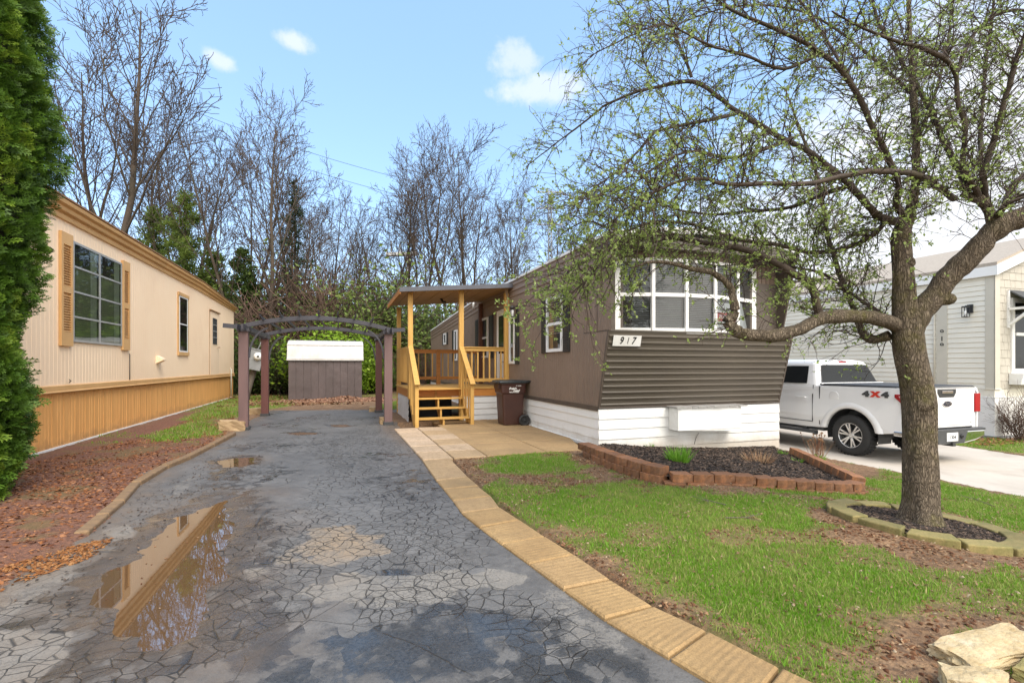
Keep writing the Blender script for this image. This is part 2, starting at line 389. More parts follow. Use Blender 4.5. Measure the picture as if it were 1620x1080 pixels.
e = math_(nt, 'SUBTRACT', math_(nt, 'ADD', math_(nt, 'MULTIPLY', sep.outputs['X'], 1.25), math_(nt, 'MULTIPLY', nz, .9)), math_(nt, 'MULTIPLY', sep.outputs['Z'], 1.35))
e = math_(nt, 'SUBTRACT', e, .22); L(nt, e, bank.inputs[0])
cl = math_(nt, 'MAXIMUM', cl, math_(nt, 'MULTIPLY', bank.outputs[0], .95))
# behind the camera the sky is mostly a bright broken overcast
beh = nt.nodes.new('ShaderNodeMapRange'); beh.interpolation_type = 'SMOOTHSTEP'; beh.inputs[1].default_value = .1; beh.inputs[2].default_value = -.6; L(nt, sep.outputs['Y'], beh.inputs[0])
cl = math_(nt, 'MAXIMUM', cl, math_(nt, 'MULTIPLY', beh.outputs[0], math_(nt, 'MULTIPLY_ADD', nz, .8, .35)))
hz = nt.nodes.new('ShaderNodeMapRange'); hz.interpolation_type = 'SMOOTHSTEP'; hz.inputs[1].default_value = .34; hz.inputs[2].default_value = -.02; hz.inputs[4].default_value = .42; L(nt, sep.outputs['Z'], hz.inputs[0])
cl = math_(nt, 'MAXIMUM', cl, hz.outputs[0])
hs = nt.nodes.new('ShaderNodeHueSaturation'); hs.inputs['Saturation'].default_value = 1.0; hs.inputs['Value'].default_value = 1.0; L(nt, mixc(nt, .34, sky.outputs[0], (2.2, 3.6, 5.3)), hs.inputs['Color'])
skyc = mixc(nt, cl, hs.outputs[0], mixc(nt, beh.outputs[0], (3.6, 3.65, 3.75), (9.2, 8.7, 7.9)))
L(nt, skyc, bg.inputs[0]); bg.inputs[1].default_value = .115; L(nt, bg.outputs[0], out.inputs[0])
sun = bpy.data.lights.new('sun', 'SUN'); suno = bpy.data.objects.new('sun', sun); C.objects.link(suno)
sun.energy = 1.5; sun.angle = R(38); sun.color = (1, .93, .82)
a, e = R(SUN_AZ), R(SUN_EL)
sd = Vector((math.sin(a)*math.cos(e), math.cos(a)*math.cos(e), math.sin(e)))
suno.rotation_euler = sd.to_track_quat('Z', 'Y').to_euler()
sc.view_settings.view_transform = 'Standard'; sc.view_settings.look = 'None'; sc.view_settings.gamma = 1; sc.view_settings.exposure = 1.45
try: sc.cycles.max_bounces = 6; sc.cycles.transparent_max_bounces = 12; sc.cycles.caustics_reflective = False; sc.cycles.caustics_refractive = False
except Exception: pass

# ================================================================ ground regions, read off the ground plane
PAL = [(165,218),(222,300),(250,335),(285,378),(320,428),(390,484),(475,550),(580,628),(715,728),(875,845),(1125,995),(1440,1185)]
PAR = [(272,212),(345,285),(388,322),(437,362),(472,406),(548,455),(648,520),(760,592),(900,687),(1065,790),(1275,890),(1560,1030)]
pathL = [gp(600+x/2.455, 640+y/2.455) for x, y in PAL]; pathR = [gp(600+x/2.455, 640+y/2.455) for x, y in PAR]
def mid(a, b, t): return (a[0]+(b[0]-a[0])*t, a[1]+(b[1]-a[1])*t)
drive_left = [gp(*p) for p in [(-260,1120),(-60,980),(0,938),(80,895),(150,848),(196,806),(212,778),(262,742),(330,710),(368,688),(392,668),(430,649)]]
drive_right = [gp(618,648), gp(612,672), gp(622,684)]+[mid(a, b, .45) for a, b in zip(pathL, pathR)]
drive_poly = drive_left+drive_right+[(.9,.7),(-3.2,.7)]
conc_poly = [tuple(W(v, u)[:2]) for v, u in [(4.28,-7),(4.30,-2.2),(4.36,.2),(4.45,12),(8.9,12),(9.0,-.2),(8.6,-2.0),(8.2,-7)]]
patio_poly = [tuple(W(v, u)[:2]) for v, u in [(-3.25,-.26),(-.38,-.18),(-.03,.3),(-.03,5.1),(-3.4,5.1),(-3.29,3.7)]]
bed_poly = [(1.20,8.12),(1.36,7.62),(1.55,7.05),(1.76,6.55),(2.02,6.22),(4.42,6.30),(4.62,6.62),(4.98,8.0),(5.36,9.5),(5.45,10.3),(1.6,8.9)]
ringc = np.array(pxpoly([(1455,832)])[0])
RING_A = 1.0
lit_bare = pxpoly([(720,735),(820,722),(930,715),(1075,768),(1300,775),(1260,790),(1000,775),(860,805),(790,790)])

def smooth_poly_mask(x, y, poly, w=.12, seed=0, amp=.18, sc_=2.2):
    return sstep(-w, w, sdist(x, y, poly)+(fbm(x, y, 4, sc_, seed)-.5)*2*amp)
grass_polys = [pxpoly(p) for p in [
    [(755,772),(830,764),(905,770),(1000,762),(1080,774),(1180,788),(1300,792),(1300,845),(1340,882),(1440,900),(1560,910),(1720,922),(1720,985),(1560,968),(1450,972),(1380,990),(1340,1015),(1250,1035),(1160,1002),(1090,960),(1000,900),(900,848),(820,808)],
    [(1190,772),(1300,766),(1380,756),(1400,745),(1480,762),(1620,792),(1720,812),(1720,900),(1640,872),(1560,835),(1480,810),(1380,795),(1300,792)],
    [(748,728),(850,714),(900,720),(910,745),(860,752),(770,750)],
    [(960,945),(1080,975),(1210,1020),(1320,1050),(1440,1120),(1180,1120),(1080,1040)],
    [(740,770),(790,762),(800,790),(770,800)],
    [(230,690),(300,668),(352,668),(345,690),(250,700)], [(285,665),(345,640),(385,640),(380,660),(320,668)],
    [(380,645),(460,634),(470,640),(400,652)], [(600,640),(640,632),(640,645),(600,652)], [(350,600),(330,640),(455,632),(455,612)],
    [(1500,702),(1560,692),(1700,706),(1700,722),(1600,716)]]]
grass_polys.append([tuple(W(v, u)[:2]) for v, u in [(9.1,-3),(9.3,-1.6),(10.8,-1.5),(16,-1.5),(17,20),(60,20),(60,-7),(8.7,-7)]])
def grass_mask(x, y):
    m = np.zeros(np.shape(x))
    for i, p in enumerate(grass_polys):
        m = np.maximum(m, smooth_poly_mask(x, y, p, .14, 3+i, .17, 2.6)*(1 if i not in (3,) else .55))
    patch = sstep(.28, .46, fbm(x, y, 5, 2.1, 9)); m = m*(.34+.66*patch)
    dr = np.hypot((x-ringc[0]), (y-ringc[1])/1.0); m = m*sstep(1.0, 1.22, dr+(fbm(x, y, 3, 4, 5)-.5)*.3)
    sp = sstep(.50, .66, fbm(x, y, 4, 3.0, 21))*.55             # strays on the bare earth
    far = sstep(15, 17, y)*sstep(.42, .6, fbm(x, y, 4, .5, 12))*.55
    sp = sp*sstep(-.1, .3, -sdist(x, y, drive_poly))*np.where(x > 0, 1, .5)
    out_ = np.maximum(np.maximum(m, sp*np.where(y < 11, 1, 0)), far)
    for p in (drive_poly, conc_poly, patio_poly, bed_poly): out_ = out_*sstep(-.02, .03, -sdist(x, y, p))
    return out_
def ground_z(x, y):
    z = gz(x, y)+(fbm(x, y, 4, 1.3, 2)-.5)*.05+(fbm(x, y, 3, 9, 4)-.5)*.022+.008
    sd_ = sdist(x, y, drive_poly)+(fbm(x, y, 3, 5, 8)-.5)*.10*(np.asarray(x) < -1.2)
    z = z-.10*sstep(-.07, .06, sd_)
    z = np.where(sdist(x, y, conc_poly) > -.02, gz(x, y)-.12, z)
    z = np.where(sdist(x, y, patio_poly) > -.03, -.10, z)
    dp = sdist(x, y, path_poly); z = np.where(dp > -.04, np.minimum(z, -.05), z)
    return z
path_poly = pathL+pathR[::-1]

def grid(xs, ys):
    X, Y = np.meshgrid(xs, ys); nx, ny = len(xs), len(ys)
    i = np.arange(ny-1)[:, None]*nx+np.arange(nx-1)[None, :]
    Q = np.stack([i, i+1, i+nx+1, i+nx], -1).reshape(-1, 4)
    return X.ravel(), Y.ravel(), Q
def seg(*a):
    r = [np.linspace(p, q, n, endpoint=False) for p, q, n in a]
    return np.concatenate(r+[[a[-1][1]]])
# ---- ground
xs = seg((-700,-80,20),(-80,-20,40),(-20,-8.5,60),(-8.5,9,320),(9,16,60),(16,80,50),(80,700,20))
ys = seg((-40,1,14),(1,12,220),(12,24,110),(24,60,60),(60,900,30))
X, Y, Q = grid(xs, ys)
Z = ground_z(X, Y)
g = grass_mask(X, Y)
red = np.clip(smooth_poly_mask(X, Y, pxpoly([(-400,1200),(-300,760),(40,728),(330,640),(345,715),(200,810),(0,960)]), .3, 31, .25, 1.2), 0, 1)
farr = sstep(14, 17, Y)
m, nt, o = newmat('soil_and_turf'); co = coords(nt)
p = N(nt, 'ShaderNodeBsdfPrincipled', Roughness=.9); p.inputs['Specular IOR Level'].default_value = .25
n1 = noise(nt, co, 2.3, 6, .65); n2 = noise(nt, co, 28, 5, .7); n3 = noise(nt, co, 90, 3, .7)
soil = mixc(nt, ramp(nt, n1, [(.32, 0), (.66, 1)]), (.165,.095,.052), (.33,.205,.115))
soil = mixc(nt, ramp(nt, n2, [(.42, 0), (.62, .8)]), soil, (.085,.052,.036))
soil = mixc(nt, ramp(nt, n3, [(.56, 0), (.7, .5)]), soil, (.36,.26,.18))
redc = mixc(nt, ramp(nt, n2, [(.35, 0), (.62, 1)]), (.25,.115,.07), (.11,.056,.042))
redc = mixc(nt, ramp(nt, n3, [(.58, 0), (.72, .55)]), redc, (.38,.28,.23))
soil = mixc(nt, attr(nt, 'red'), soil, redc)
turf = mixc(nt, ramp(nt, n2, [(.35, 0), (.65, 1)]), (.11,.155,.028), (.18,.22,.05))
gfac = math_(nt, 'MULTIPLY', attr(nt, 'grass'), .8)
col = mixc(nt, gfac, soil, turf)
L(nt, col, p.inputs['Base Color'])
hgt = math_(nt, 'ADD', n2, math_(nt, 'MULTIPLY', n3, .5)); L(nt, bumpn(nt, hgt, .7, .03), p.inputs['Normal']); L(nt, p.outputs[0], o.inputs[0])
go = np_obj('ground', np.stack([X, Y, Z], 1), Q, m, smooth=True, attrs={'grass': g, 'red': red}); tag(go, kind='structure')

# ---- asphalt driveway: fine sheet with real hollows for the puddles
pud1 = pxpoly([(376,784),(352,786),(325,795),(298,802),(262,825),(232,850),(212,872),(186,886),(152,912),(138,950),(150,985),(182,1012),(200,1034),(262,1030),(330,1006),(352,960),(366,905),(378,862),(386,842),(380,815)])
pud2 = pxpoly([(338,728),(372,722),(404,722),(408,731),(380,738),(350,738)])
pud3 = pxpoly([(520,671.5),(545,670.5),(562,673),(545,675.2),(525,674.4)])
pud4 = pxpoly([(450,684),(475,682),(505,683.5),(500,686.5),(470,687.5)])
PUDS = [pud1, pud2, pud3, pud4]
xs = seg((-9.2,-5.5,70),(-5.5,1.2,250)); ys = seg((.6,6,260),(6,10,130),(10,17.4,120))
X, Y, Q = grid(xs, ys)
Z = (fbm(X, Y, 3, 1.1, 40)-.5)*.010+(fbm(X, Y, 3, 14, 41)-.5)*.003
pm = np.zeros(len(X)); halo = np.zeros(len(X))
for i, pl in enumerate(PUDS):
    ds = sdist(X, Y, pl)+(fbm(X, Y, 4, 4.5, 50+i)-.5)*(.24 if i == 0 else .12)
    big = .22 if i == 0 else .10
    Z -= .022*sstep(-big*.35, big, ds); pm = np.maximum(pm, sstep(-.05, .06, ds)); halo = np.maximum(halo, sstep(-.55 if i == 0 else -.2, .05, ds))
wet_low = sstep(-.25, .35, sdist(X, Y, pxpoly([(120,1130),(200,1010),(330,985),(420,930),(470,925),(600,955),(640,962),(800,985),(900,995),(1000,1040),(1120,1130)]))+(fbm(X, Y, 4, 1.6, 61)-.5)*.6)
wet_low = np.maximum(wet_low, sstep(-.1, .2, sdist(X, Y, pxpoly([(610,905),(690,915),(800,960),(940,990),(1080,1090),(600,1090),(420,960)]))+(fbm(X, Y, 4, 2.4, 63)-.5)*.4))
wet_left = sstep(-.2, .3, sdist(X, Y, pxpoly([(-60,1010),(60,945),(230,850),(330,740),(400,720),(420,760),(400,900),(380,990),(250,1060),(120,1130),(0,1130)]))+(fbm(X, Y, 4, 2.0, 62)-.5)*.7)
pale = np.zeros(len(X))
for i, (pl, amt, am) in enumerate([([(450,870),(490,835),(560,830),(610,848),(615,872),(555,893),(485,897),(450,888)], .72, .28),
        ([(460,945),(540,905),(640,905),(780,900),(840,915),(800,940),(690,952),(560,955)], .72, .26), ([(374,900),(420,893),(440,905),(400,915)], .9, .1),
        ([(-40,1010),(60,985),(130,995),(128,1030),(80,1075),(20,1120),(-90,1120)], .9, .2), ([(165,838),(205,828),(212,848),(175,856)], .9, .08),
        ([(-60,985),(-10,930),(70,900),(130,875),(140,900),(70,950),(0,985)], .55, .1), ([(245,790),(300,745),(325,748),(290,790)], .45, .1),
        ([(640,930),(700,860),(800,900),(880,960),(760,985),(650,965)], .22, .2), ([(820,935),(880,920),(960,985),(1000,1030),(930,1020),(860,975)], .5, .2)]):
    pale = np.maximum(pale, amt*sstep(-.05, .07, sdist(X, Y, pxpoly(pl))+(fbm(X, Y, 5, 4.5, 70+i)-.5)*am*1.6))
tanp = sstep(-.3, .4, sdist(X, Y, pxpoly([(450,870),(500,815),(600,830),(600,880),(520,905)]))+(fbm(X, Y, 4, 3, 90)-.5)*.6)
mud = np.clip(np.maximum(sstep(-.9, .1, sdist(X, Y, pud1)+(fbm(X, Y, 4, 2.2, 91)-.5)*.9)*.7, sstep(-.35, .1, sdist(X, Y, pud2)+(fbm(X, Y, 4, 3, 92)-.5)*.4)*.8), 0, 1)
edge = np.hypot(0, 0)+sstep(.35, 0, sdist(X, Y, drive_poly)+(fbm(X, Y, 4, 5, 93)-.5)*.35)*(X < -1)
mud = np.maximum(mud, edge*.9)
crack = sstep(-.5, .5, sdist(X, Y, pxpoly([(540,1000),(560,840),(520,760),(470,690),(600,672),(640,720),(760,850),(900,960),(1060,1090),(880,1090),(760,975)]))+(fbm(X, Y, 4, 1.5, 95)-.5)*.8)
crack = np.maximum(crack, .76*sstep(.28, .46, fbm(X, Y, 3, .9, 96))*sstep(-3.6, -2.0, X+.25*Y))
crack = np.maximum(crack, .66*sstep(.46, .58, fbm(X, Y, 3, .9, 98)))
m, nt, o = newmat('old_asphalt'); co = coords(nt)
p = N(nt, 'ShaderNodeBsdfPrincipled', Roughness=.6)
wn = noise(nt, co, .9, 3, .5); wv = nt.nodes.new('ShaderNodeTexNoise'); wv.inputs['Scale'].default_value = 3.5; wv.inputs['Detail'].default_value = 4; L(nt, co, wv.inputs['Vector'])
dm = nt.nodes.new('ShaderNodeVectorMath'); dm.operation = 'MULTIPLY_ADD'; L(nt, wv.outputs['Color'], dm.inputs[0]); dm.inputs[1].default_value = (.09,.09,0); L(nt, co, dm.inputs[2])
def crk(scale, w0, w1):
    v = N(nt, 'ShaderNodeTexVoronoi', feature='DISTANCE_TO_EDGE', Scale=scale); L(nt, dm.outputs[0], v.inputs['Vector'])
    r = nt.nodes.new('ShaderNodeMapRange'); r.inputs[1].default_value = w0; r.inputs[2].default_value = w1; r.inputs[3].default_value = 1; r.inputs[4].default_value = 0; L(nt, v.outputs['Distance'], r.inputs[0]); return r.outputs[0]
cw = noise(nt, co, 1.6, 3); ck = attr(nt, 'crack')
c_small = math_(nt, 'MULTIPLY', crk(9.0, .008, .044), ramp(nt, math_(nt, 'ADD', ck, math_(nt, 'MULTIPLY', math_(nt, 'SUBTRACT', cw, .5), .5)), [(.55, 0), (.8, 1)]))
c_tiny = math_(nt, 'MULTIPLY', crk(21, .02, .06), math_(nt, 'MULTIPLY', ramp(nt, math_(nt, 'ADD', ck, math_(nt, 'MULTIPLY', math_(nt, 'SUBTRACT', wn, .5), 1.2)), [(.75, 0), (1, .55)]), 1.0))
c_big = math_(nt, 'MULTIPLY', crk(1.3, .0015, .006), ramp(nt, noise(nt, co, 2.2, 3), [(.4, 0), (.6, .7)]))
cr = math_(nt, 'MAXIMUM', math_(nt, 'MAXIMUM', c_small, c_tiny), c_big)
ng = noise(nt, co, 1.3, 6, .6); nf = noise(nt, co, 130, 3, .7); nm = noise(nt, co, 9, 5, .65)
base = mixc(nt, ramp(nt, ng, [(.3, 0), (.7, 1)]), (.088,.083,.078), (.165,.156,.147))
base = mixc(nt, ramp(nt, nm, [(.40, .45), (.62, 0)]), base, (.058,.055,.052))
nsp = noise(nt, co, 55, 4, .75)
base = mixc(nt, ramp(nt, nf, [(.55, 0), (.75, .35)]), base, (.27,.262,.255))
base = mixc(nt, ramp(nt, nsp, [(.30, .55), (.48, 0)]), base, (.03,.03,.03))
vcell = N(nt, 'ShaderNodeTexVoronoi', Scale=9.5); L(nt, dm.outputs[0], vcell.inputs['Vector']); vs_ = nt.nodes.new('ShaderNodeSeparateColor'); L(nt, vcell.outputs['Color'], vs_.inputs[0])
base = mixc(nt, math_(nt, 'MULTIPLY', math_(nt, 'MULTIPLY', vs_.outputs[0], ck), .4), base, (.21,.205,.20))
palec = mixc(nt, attr(nt, 'tanp'), (.235,.215,.19), (.31,.22,.135)); palec = mixc(nt, ramp(nt, nm, [(.35, .5), (.6, 0)]), palec, (.15,.14,.125)); palec = mixc(nt, ramp(nt, nsp, [(.34, .7), (.5, 0)]), palec, (.10,.095,.09))
nmix = math_(nt, 'ADD', math_(nt, 'MULTIPLY', math_(nt, 'SUBTRACT', noise(nt, co, 3.2, 6, .68), .5), 1.5), math_(nt, 'MULTIPLY', math_(nt, 'SUBTRACT', nsp, .5), 1.1))
nmix = math_(nt, 'ADD', nmix, math_(nt, 'MULTIPLY', math_(nt, 'SUBTRACT', noise(nt, co, 14, 5, .7), .5), 1.2))
def sharp(a, lo, hi):
    r = nt.nodes.new('ShaderNodeMapRange'); r.interpolation_type = 'SMOOTHSTEP'; r.inputs[1].default_value = lo; r.inputs[2].default_value = hi; L(nt, a, r.inputs[0]); return r.outputs[0]
wraw = attr(nt, 'wet'); wplate = math_(nt, 'MULTIPLY', math_(nt, 'SUBTRACT', vs_.outputs[1], .5), .55)
wetf = sharp(math_(nt, 'ADD', math_(nt, 'MULTIPLY', wraw, .86), math_(nt, 'ADD', wplate, math_(nt, 'MULTIPLY', nmix, .75))), .30, .72)
pf = math_(nt, 'MULTIPLY', sharp(math_(nt, 'ADD', attr(nt, 'pale'), math_(nt, 'MULTIPLY', nmix, .75)), .38, .60), math_(nt, 'MINIMUM', math_(nt, 'MULTIPLY', attr(nt, 'pale'), 1.6), 1.0))
dark = mixc(nt, wetf, base, mixc(nt, ramp(nt, nsp, [(.35, 0), (.65, 1)]), (.022,.022,.022), (.060,.058,.056)))
col = mixc(nt, math_(nt, 'MULTIPLY', pf, .85), dark, palec)
mudf = math_(nt, 'MULTIPLY', attr(nt, 'mud'), ramp(nt, noise(nt, co, 5, 5, .65), [(.3, .25), (.65, 1)]))
col = mixc(nt, math_(nt, 'MULTIPLY', mudf, .75), col, (.165,.115,.075))
col = mixc(nt, math_(nt, 'MULTIPLY', cr, .95), col, (.015,.014,.013))
L(nt, col, p.inputs['Base Color'])
rr = math_(nt, 'MULTIPLY_ADD', nm, .25, .42)
rwet = math_(nt, 'MULTIPLY_ADD', ramp(nt, noise(nt, co, 2.0, 5, .6), [(.38, 0), (.62, 1)]), .36, .05)
ro = nt.nodes.new('ShaderNodeMix'); ro.data_type = 'FLOAT'; L(nt, wetf, ro.inputs[0]); L(nt, rr, ro.inputs[2]); L(nt, rwet, ro.inputs[3])
L(nt, math_(nt, 'ADD', ro.outputs[0], math_(nt, 'MULTIPLY', pf, .25)), p.inputs['Roughness'])
p.inputs['IOR'].default_value = 1.5; p.inputs['Specular IOR Level'].default_value = .6
h = math_(nt, 'SUBTRACT', math_(nt, 'ADD', math_(nt, 'ADD', math_(nt, 'MULTIPLY', nf, .3), math_(nt, 'MULTIPLY', nsp, .5)), math_(nt, 'MULTIPLY', nm, .35)), math_(nt, 'MULTIPLY', cr, 1.8))
glz = ramp(nt, noise(nt, co, 2.0, 5, .6), [(.38, 1), (.62, 0)])
bs = math_(nt, 'SUBTRACT', .66, math_(nt, 'MULTIPLY', math_(nt, 'MULTIPLY', wetf, glz), .58))
b = N(nt, 'ShaderNodeBump', Distance=.012); L(nt, bs, b.inputs['Strength']); L(nt, h, b.inputs['Height']); L(nt, b.outputs[0], p.inputs['Normal'])
L(nt, p.outputs[0], o.inputs[0])
wet = np.clip(np.maximum(np.maximum(wet_low*(.30+1.0*sstep(.36, .60, fbm(X, Y, 5, 2.2, 99))), wet_left*.72), halo), 0, 1)*(1-.6*pale)
fw = sstep(.5, .62, fbm(X, Y, 4, .9, 97))*.45*(Y > 5); wet = np.maximum(wet, fw)
sdv = sdist(X, Y, drive_poly); Q = Q[(sdv > np.where(X > -1.5-.1*Y, -.10, -.28))[Q].all(1)]
dv = np_obj('driveway', np.stack([X, Y, Z], 1), Q, m, smooth=True, attrs={'wet': wet, 'pale': pale, 'mud': mud, 'crack': crack, 'tanp': tanp}); tag(dv, kind='structure')
# ---- water standing in the hollows
m, nt, o = newmat('muddy_water')
p = N(nt, 'ShaderNodeBsdfPrincipled', Roughness=.015, IOR=3.1); p.inputs['Base Color'].default_value = (.12,.068,.033,1)
L(nt, bumpn(nt, noise(nt, coords(nt), 9, 3), .03, .004), p.inputs['Normal']); L(nt, p.outputs[0], o.inputs[0])
for i, pl in enumerate(PUDS):
    cx = sum(q[0] for q in pl)/len(pl); cy = sum(q[1] for q in pl)/len(pl)
    k = 1.0
    q2 = []
    for (x, y) in pl:
        dx, dy = x-cx, y-cy; ln = math.hypot(dx, dy); k = (ln+(.28 if i == 0 else .12))/ln; q2.append((cx+dx*k, cy+dy*k))
    mb = MB(); mb.add([(x, y, -.0125 if i == 0 else -.011) for x, y in q2], [list(range(len(q2)))[::-1] if False else list(range(len(q2)))])
    wo = mb.build('puddle', m); tag(wo, kind='structure')
    me = wo.data
    if me.polygons[0].normal.z < 0: me.flip_normals()
# ---- path of precast slabs with a ribbed top
m, nt, o = newmat('ribbed_concrete_slab'); co = coords(nt); p = N(nt, 'ShaderNodeBsdfPrincipled', Roughness=.85)
n1 = noise(nt, co, 2.0, 5); n2 = noise(nt, co, 120, 4, .7); n3 = noise(nt, co, 22, 4, .65)
uvn = nt.nodes.new('ShaderNodeAttribute'); uvn.attribute_name = 'across'
wv = math_(nt, 'SINE', math_(nt, 'MULTIPLY', uvn.outputs['Fac'], 2*math.pi*9))
pt = attr(nt, 'pale')
c1 = mixc(nt, ramp(nt, n1, [(.3, 0), (.7, 1)]), (.43,.28,.125), (.31,.195,.085))
c1 = mixc(nt, pt, c1, (.58,.44,.32))
c1 = mixc(nt, ramp(nt, n2, [(.44, 0), (.64, .7)]), c1, (.19,.12,.05))
c1 = mixc(nt, ramp(nt, n3, [(.48, 0), (.66, .5)]), c1, (.21,.135,.06)); c1 = mixc(nt, ramp(nt, noise(nt, co, 1.1, 6, .7), [(.5, 0), (.72, .5)]), c1, (.20,.14,.075))
L(nt, c1, p.inputs['Base Color'])
hh = math_(nt, 'ADD', math_(nt, 'MULTIPLY', math_(nt, 'MULTIPLY', wv, math_(nt, 'MULTIPLY', ramp(nt, noise(nt, co, 7, 4, .6), [(.35, .1), (.65, 1)]), .55)), math_(nt, 'MULTIPLY_ADD', pt, -.95, 1.0)), math_(nt, 'MULTIPLY', n2, .8))
hh = math_(nt, 'ADD', hh, math_(nt, 'MULTIPLY', n3, .6))
L(nt, bumpn(nt, hh, .5, .007), p.inputs['Normal']); L(nt, p.outputs[0], o.inputs[0]); M_SLAB = m
def slabs(name, quads):
    V, Fq, A, PT = [], [], [], []
    for (qs, z, pale_, dirn) in quads:
        c = np.mean(qs, 0); t = [mid(a, c, .012/max(.1, math.hypot(a[0]-c[0], a[1]-c[1]))) for a in qs]
        inn = [mid(a, c, .03/max(.1, math.hypot(a[0]-c[0], a[1]-c[1]))) for a in qs]
        b = len(V); tl = [random.uniform(-.006, .006) for _ in range(4)]
        V += [(x, y, -.06) for x, y in t]+[(x, y, z-.012+e) for (x, y), e in zip(t, tl)]+[(x, y, z+e) for (x, y), e in zip(inn, tl)]
        ac = [0, 0, 1, 1] if dirn else [0, 1, 1, 0]
        A += ac*3; PT += [pale_]*12
        Fq += [(b+i, b+(i+1) % 4, b+4+(i+1) % 4, b+4+i) for i in range(4)]+[(b+4+i, b+4+(i+1) % 4, b+8+(i+1) % 4, b+8+i) for i in range(4)]+[(b+8, b+9, b+10, b+11)]
    o = np_obj(name, V, np.array(Fq), M_SLAB, attrs={'across': A, 'pale': PT})
    import bmesh
    bm = bmesh.new(); bm.from_mesh(o.data); bmesh.ops.recalc_face_normals(bm, faces=bm.faces); bm.to_mesh(o.data); bm.free()
    return tag(o, kind='structure')
qd = []
for i in range(len(pathL)-1):
    qd.append(([pathL[i], pathR[i], pathR[i+1], pathL[i+1]], .026, .25 if i == 0 else random.choice((0, .02, .06, .12)), True))
ext = lambda a, b: (b[0]+(b[0]-a[0]), b[1]+(b[1]-a[1]))
qd.append(([pathL[-1], pathR[-1], ext(pathR[-2], pathR[-1]), ext(pathL[-2], pathL[-1])], .026, 0, True))
slabs('path', qd)
qd = []
ul = [-.26, .42, 1.1, 1.78, 2.46, 3.14, 3.82]
for i in range(6):
    a, b = ul[i], ul[i+1]; v0 = lambda u: -3.25-.01*u
    for (f0, f1, pl) in ((0, .47, [.55, .8, .9, .95, .9, .9][i]), (.47, 1.0, .75 if i % 2 else .35)):
        va = lambda u, f: v0(u)+f*(1.05+(.1*(u+.26)/3.96))
        qd.append(([tuple(W(va(a, f0), a)[:2]), tuple(W(va(a, f1), a)[:2]), tuple(W(va(b, f1), b)[:2]), tuple(W(va(b, f0), b)[:2])], .03, pl, True))
for (va, vb) in ((-2.19, -1.12), (-1.12, -.05)):
    for (ua, ub) in ((-.22, 1.05), (1.05, 2.4), (2.4, 3.75), (3.75, 5.0)):
        k = .36 if (va > -1.2 and ua < 0) else 0
        qd.append(([tuple(W(va, ua)[:2]), tuple(W(vb-k, ua)[:2]), tuple(W(vb, ub)[:2]), tuple(W(va, ub)[:2])], .028, .08, True))
slabs('patio', qd)
# ---- concrete driveway of the neighbour
xs = np.linspace(4.2, 9.0, 60); ys = np.linspace(-7, 12, 120)
X, Y, Q = grid(xs, ys)
wx = P0[0]+X*CT-Y*ST; wy = P0[1]+X*ST+Y*CT
keep = sdist(wx, wy, conc_poly)[Q].mean(1) > -.03; Q = Q[keep]
m = mat('pale_concrete', (.56,.50,.43), .8, c2=(.47,.42,.36), scale=.9, bump=.15, bscale=90, dirt=(.33,.28,.23), dirts=.8, fine=.12)
co_ = np_obj('concrete_drive', np.stack([wx, wy, gz(wx, wy)-.005], 1), Q, m, smooth=True); tag(co_, kind='structure')
# ================================================================ helpers for homes (site frame: v right, u away)
def lap(z0, z1, p, d=.014):
    pr = []; z = z0
    while z < z1-1e-4:
        e = min(z+p, z1); pr += [(z, d), (z+.004, d+.003), (e-.003, .0)]; z = e
    return pr
def ribs(a0, a1, p, d=.008, w=.18):
    pr = []; a = a0
    while a < a1-1e-4:
        e = min(a+p, a1); pr += [(a, 0), (e-p*w*1.4, 0), (e-p*w, -d), (e-p*w*.4, -d)]; a = e
    pr.append((a1, 0)); return pr
def win_u(mb_frame, v, u0, u1, z0, z1, t=.06, d=.04, s=-1):     # frame sides in the plane v, proud by s*d
    x0, x1 = v, v+s*d
    mb_frame.box((x0, u0, z0), (x1, u1, z0+t)).box((x0, u0, z1-t), (x1, u1, z1))
    mb_frame.box((x0, u0, z0+t), (x1, u0+t, z1-t)).box((x0, u1-t, z0+t), (x1, u1, z1-t))
def slats(mb, o, A, w, z0, z1, p=.035, h=.016, out=(0,0,0)):    # thin horizontal blind slats along A from o
    o, A = Vector(o), Vector(A).normalized(); n = Vector((A.y, -A.x, 0)); z = z0
    while z < z1:
        c = o+A*(w/2); c.z = z
        mb.obox(c, A*(w/2), n*.009+Vector((0,0,h*.35)), Vector((0,0,.0012)))
        z += p

# ================================================================ 917: brown home with the slanted front
H = thing('mobile_home', 'brown ribbed mobile home with a slanted corrugated front, white skirting and a white bow window', 'mobile home', 2.1, 9, 0)
LEN = 17.9; WD = 4.27
def ze(u): return 3.82 if u < 8 else 3.82-(u-8)*.52/9.9
ztop_u = -.34                                   # lean of the lower front at its top
# side wall
mb = MB(); pr = ribs(-.42, LEN, .105); 
zl = 2.11
vs = []; n = 0
for a, dep in pr:
    if a < 0:
        zb = .75+(2.11-.75)*(-a/.34) if a > -.34 else 2.11
        zb = min(zb, 2.3)
    else: zb = .75
    vs += [(-dep, a, zb), (-dep, a, ze(max(a, 0))-.45)]
mb.add(vs, [(2*i, 2*i+1, 2*i+3, 2*i+2) for i in range(len(pr)-1)])
wl = mb.build('wall', MT['brown_side'], H)
mb = MB(); mb.box((.02, .02, .76), (WD-.02, LEN-.02, 3.2)); mb.box((WD-.03, .02, .76), (WD, LEN, 3.4)); mb.box((.01, LEN-.06, .75), (WD-.01, LEN, 3.35))
mb.prism([(.62,3.2),(8,3.2),(8,3.38),(.62,3.38)], (.02,0,0), (0,1,0), (0,0,1), (WD-.05,0,0))
mb.build('back_wall', MT['brown_dark'], H)
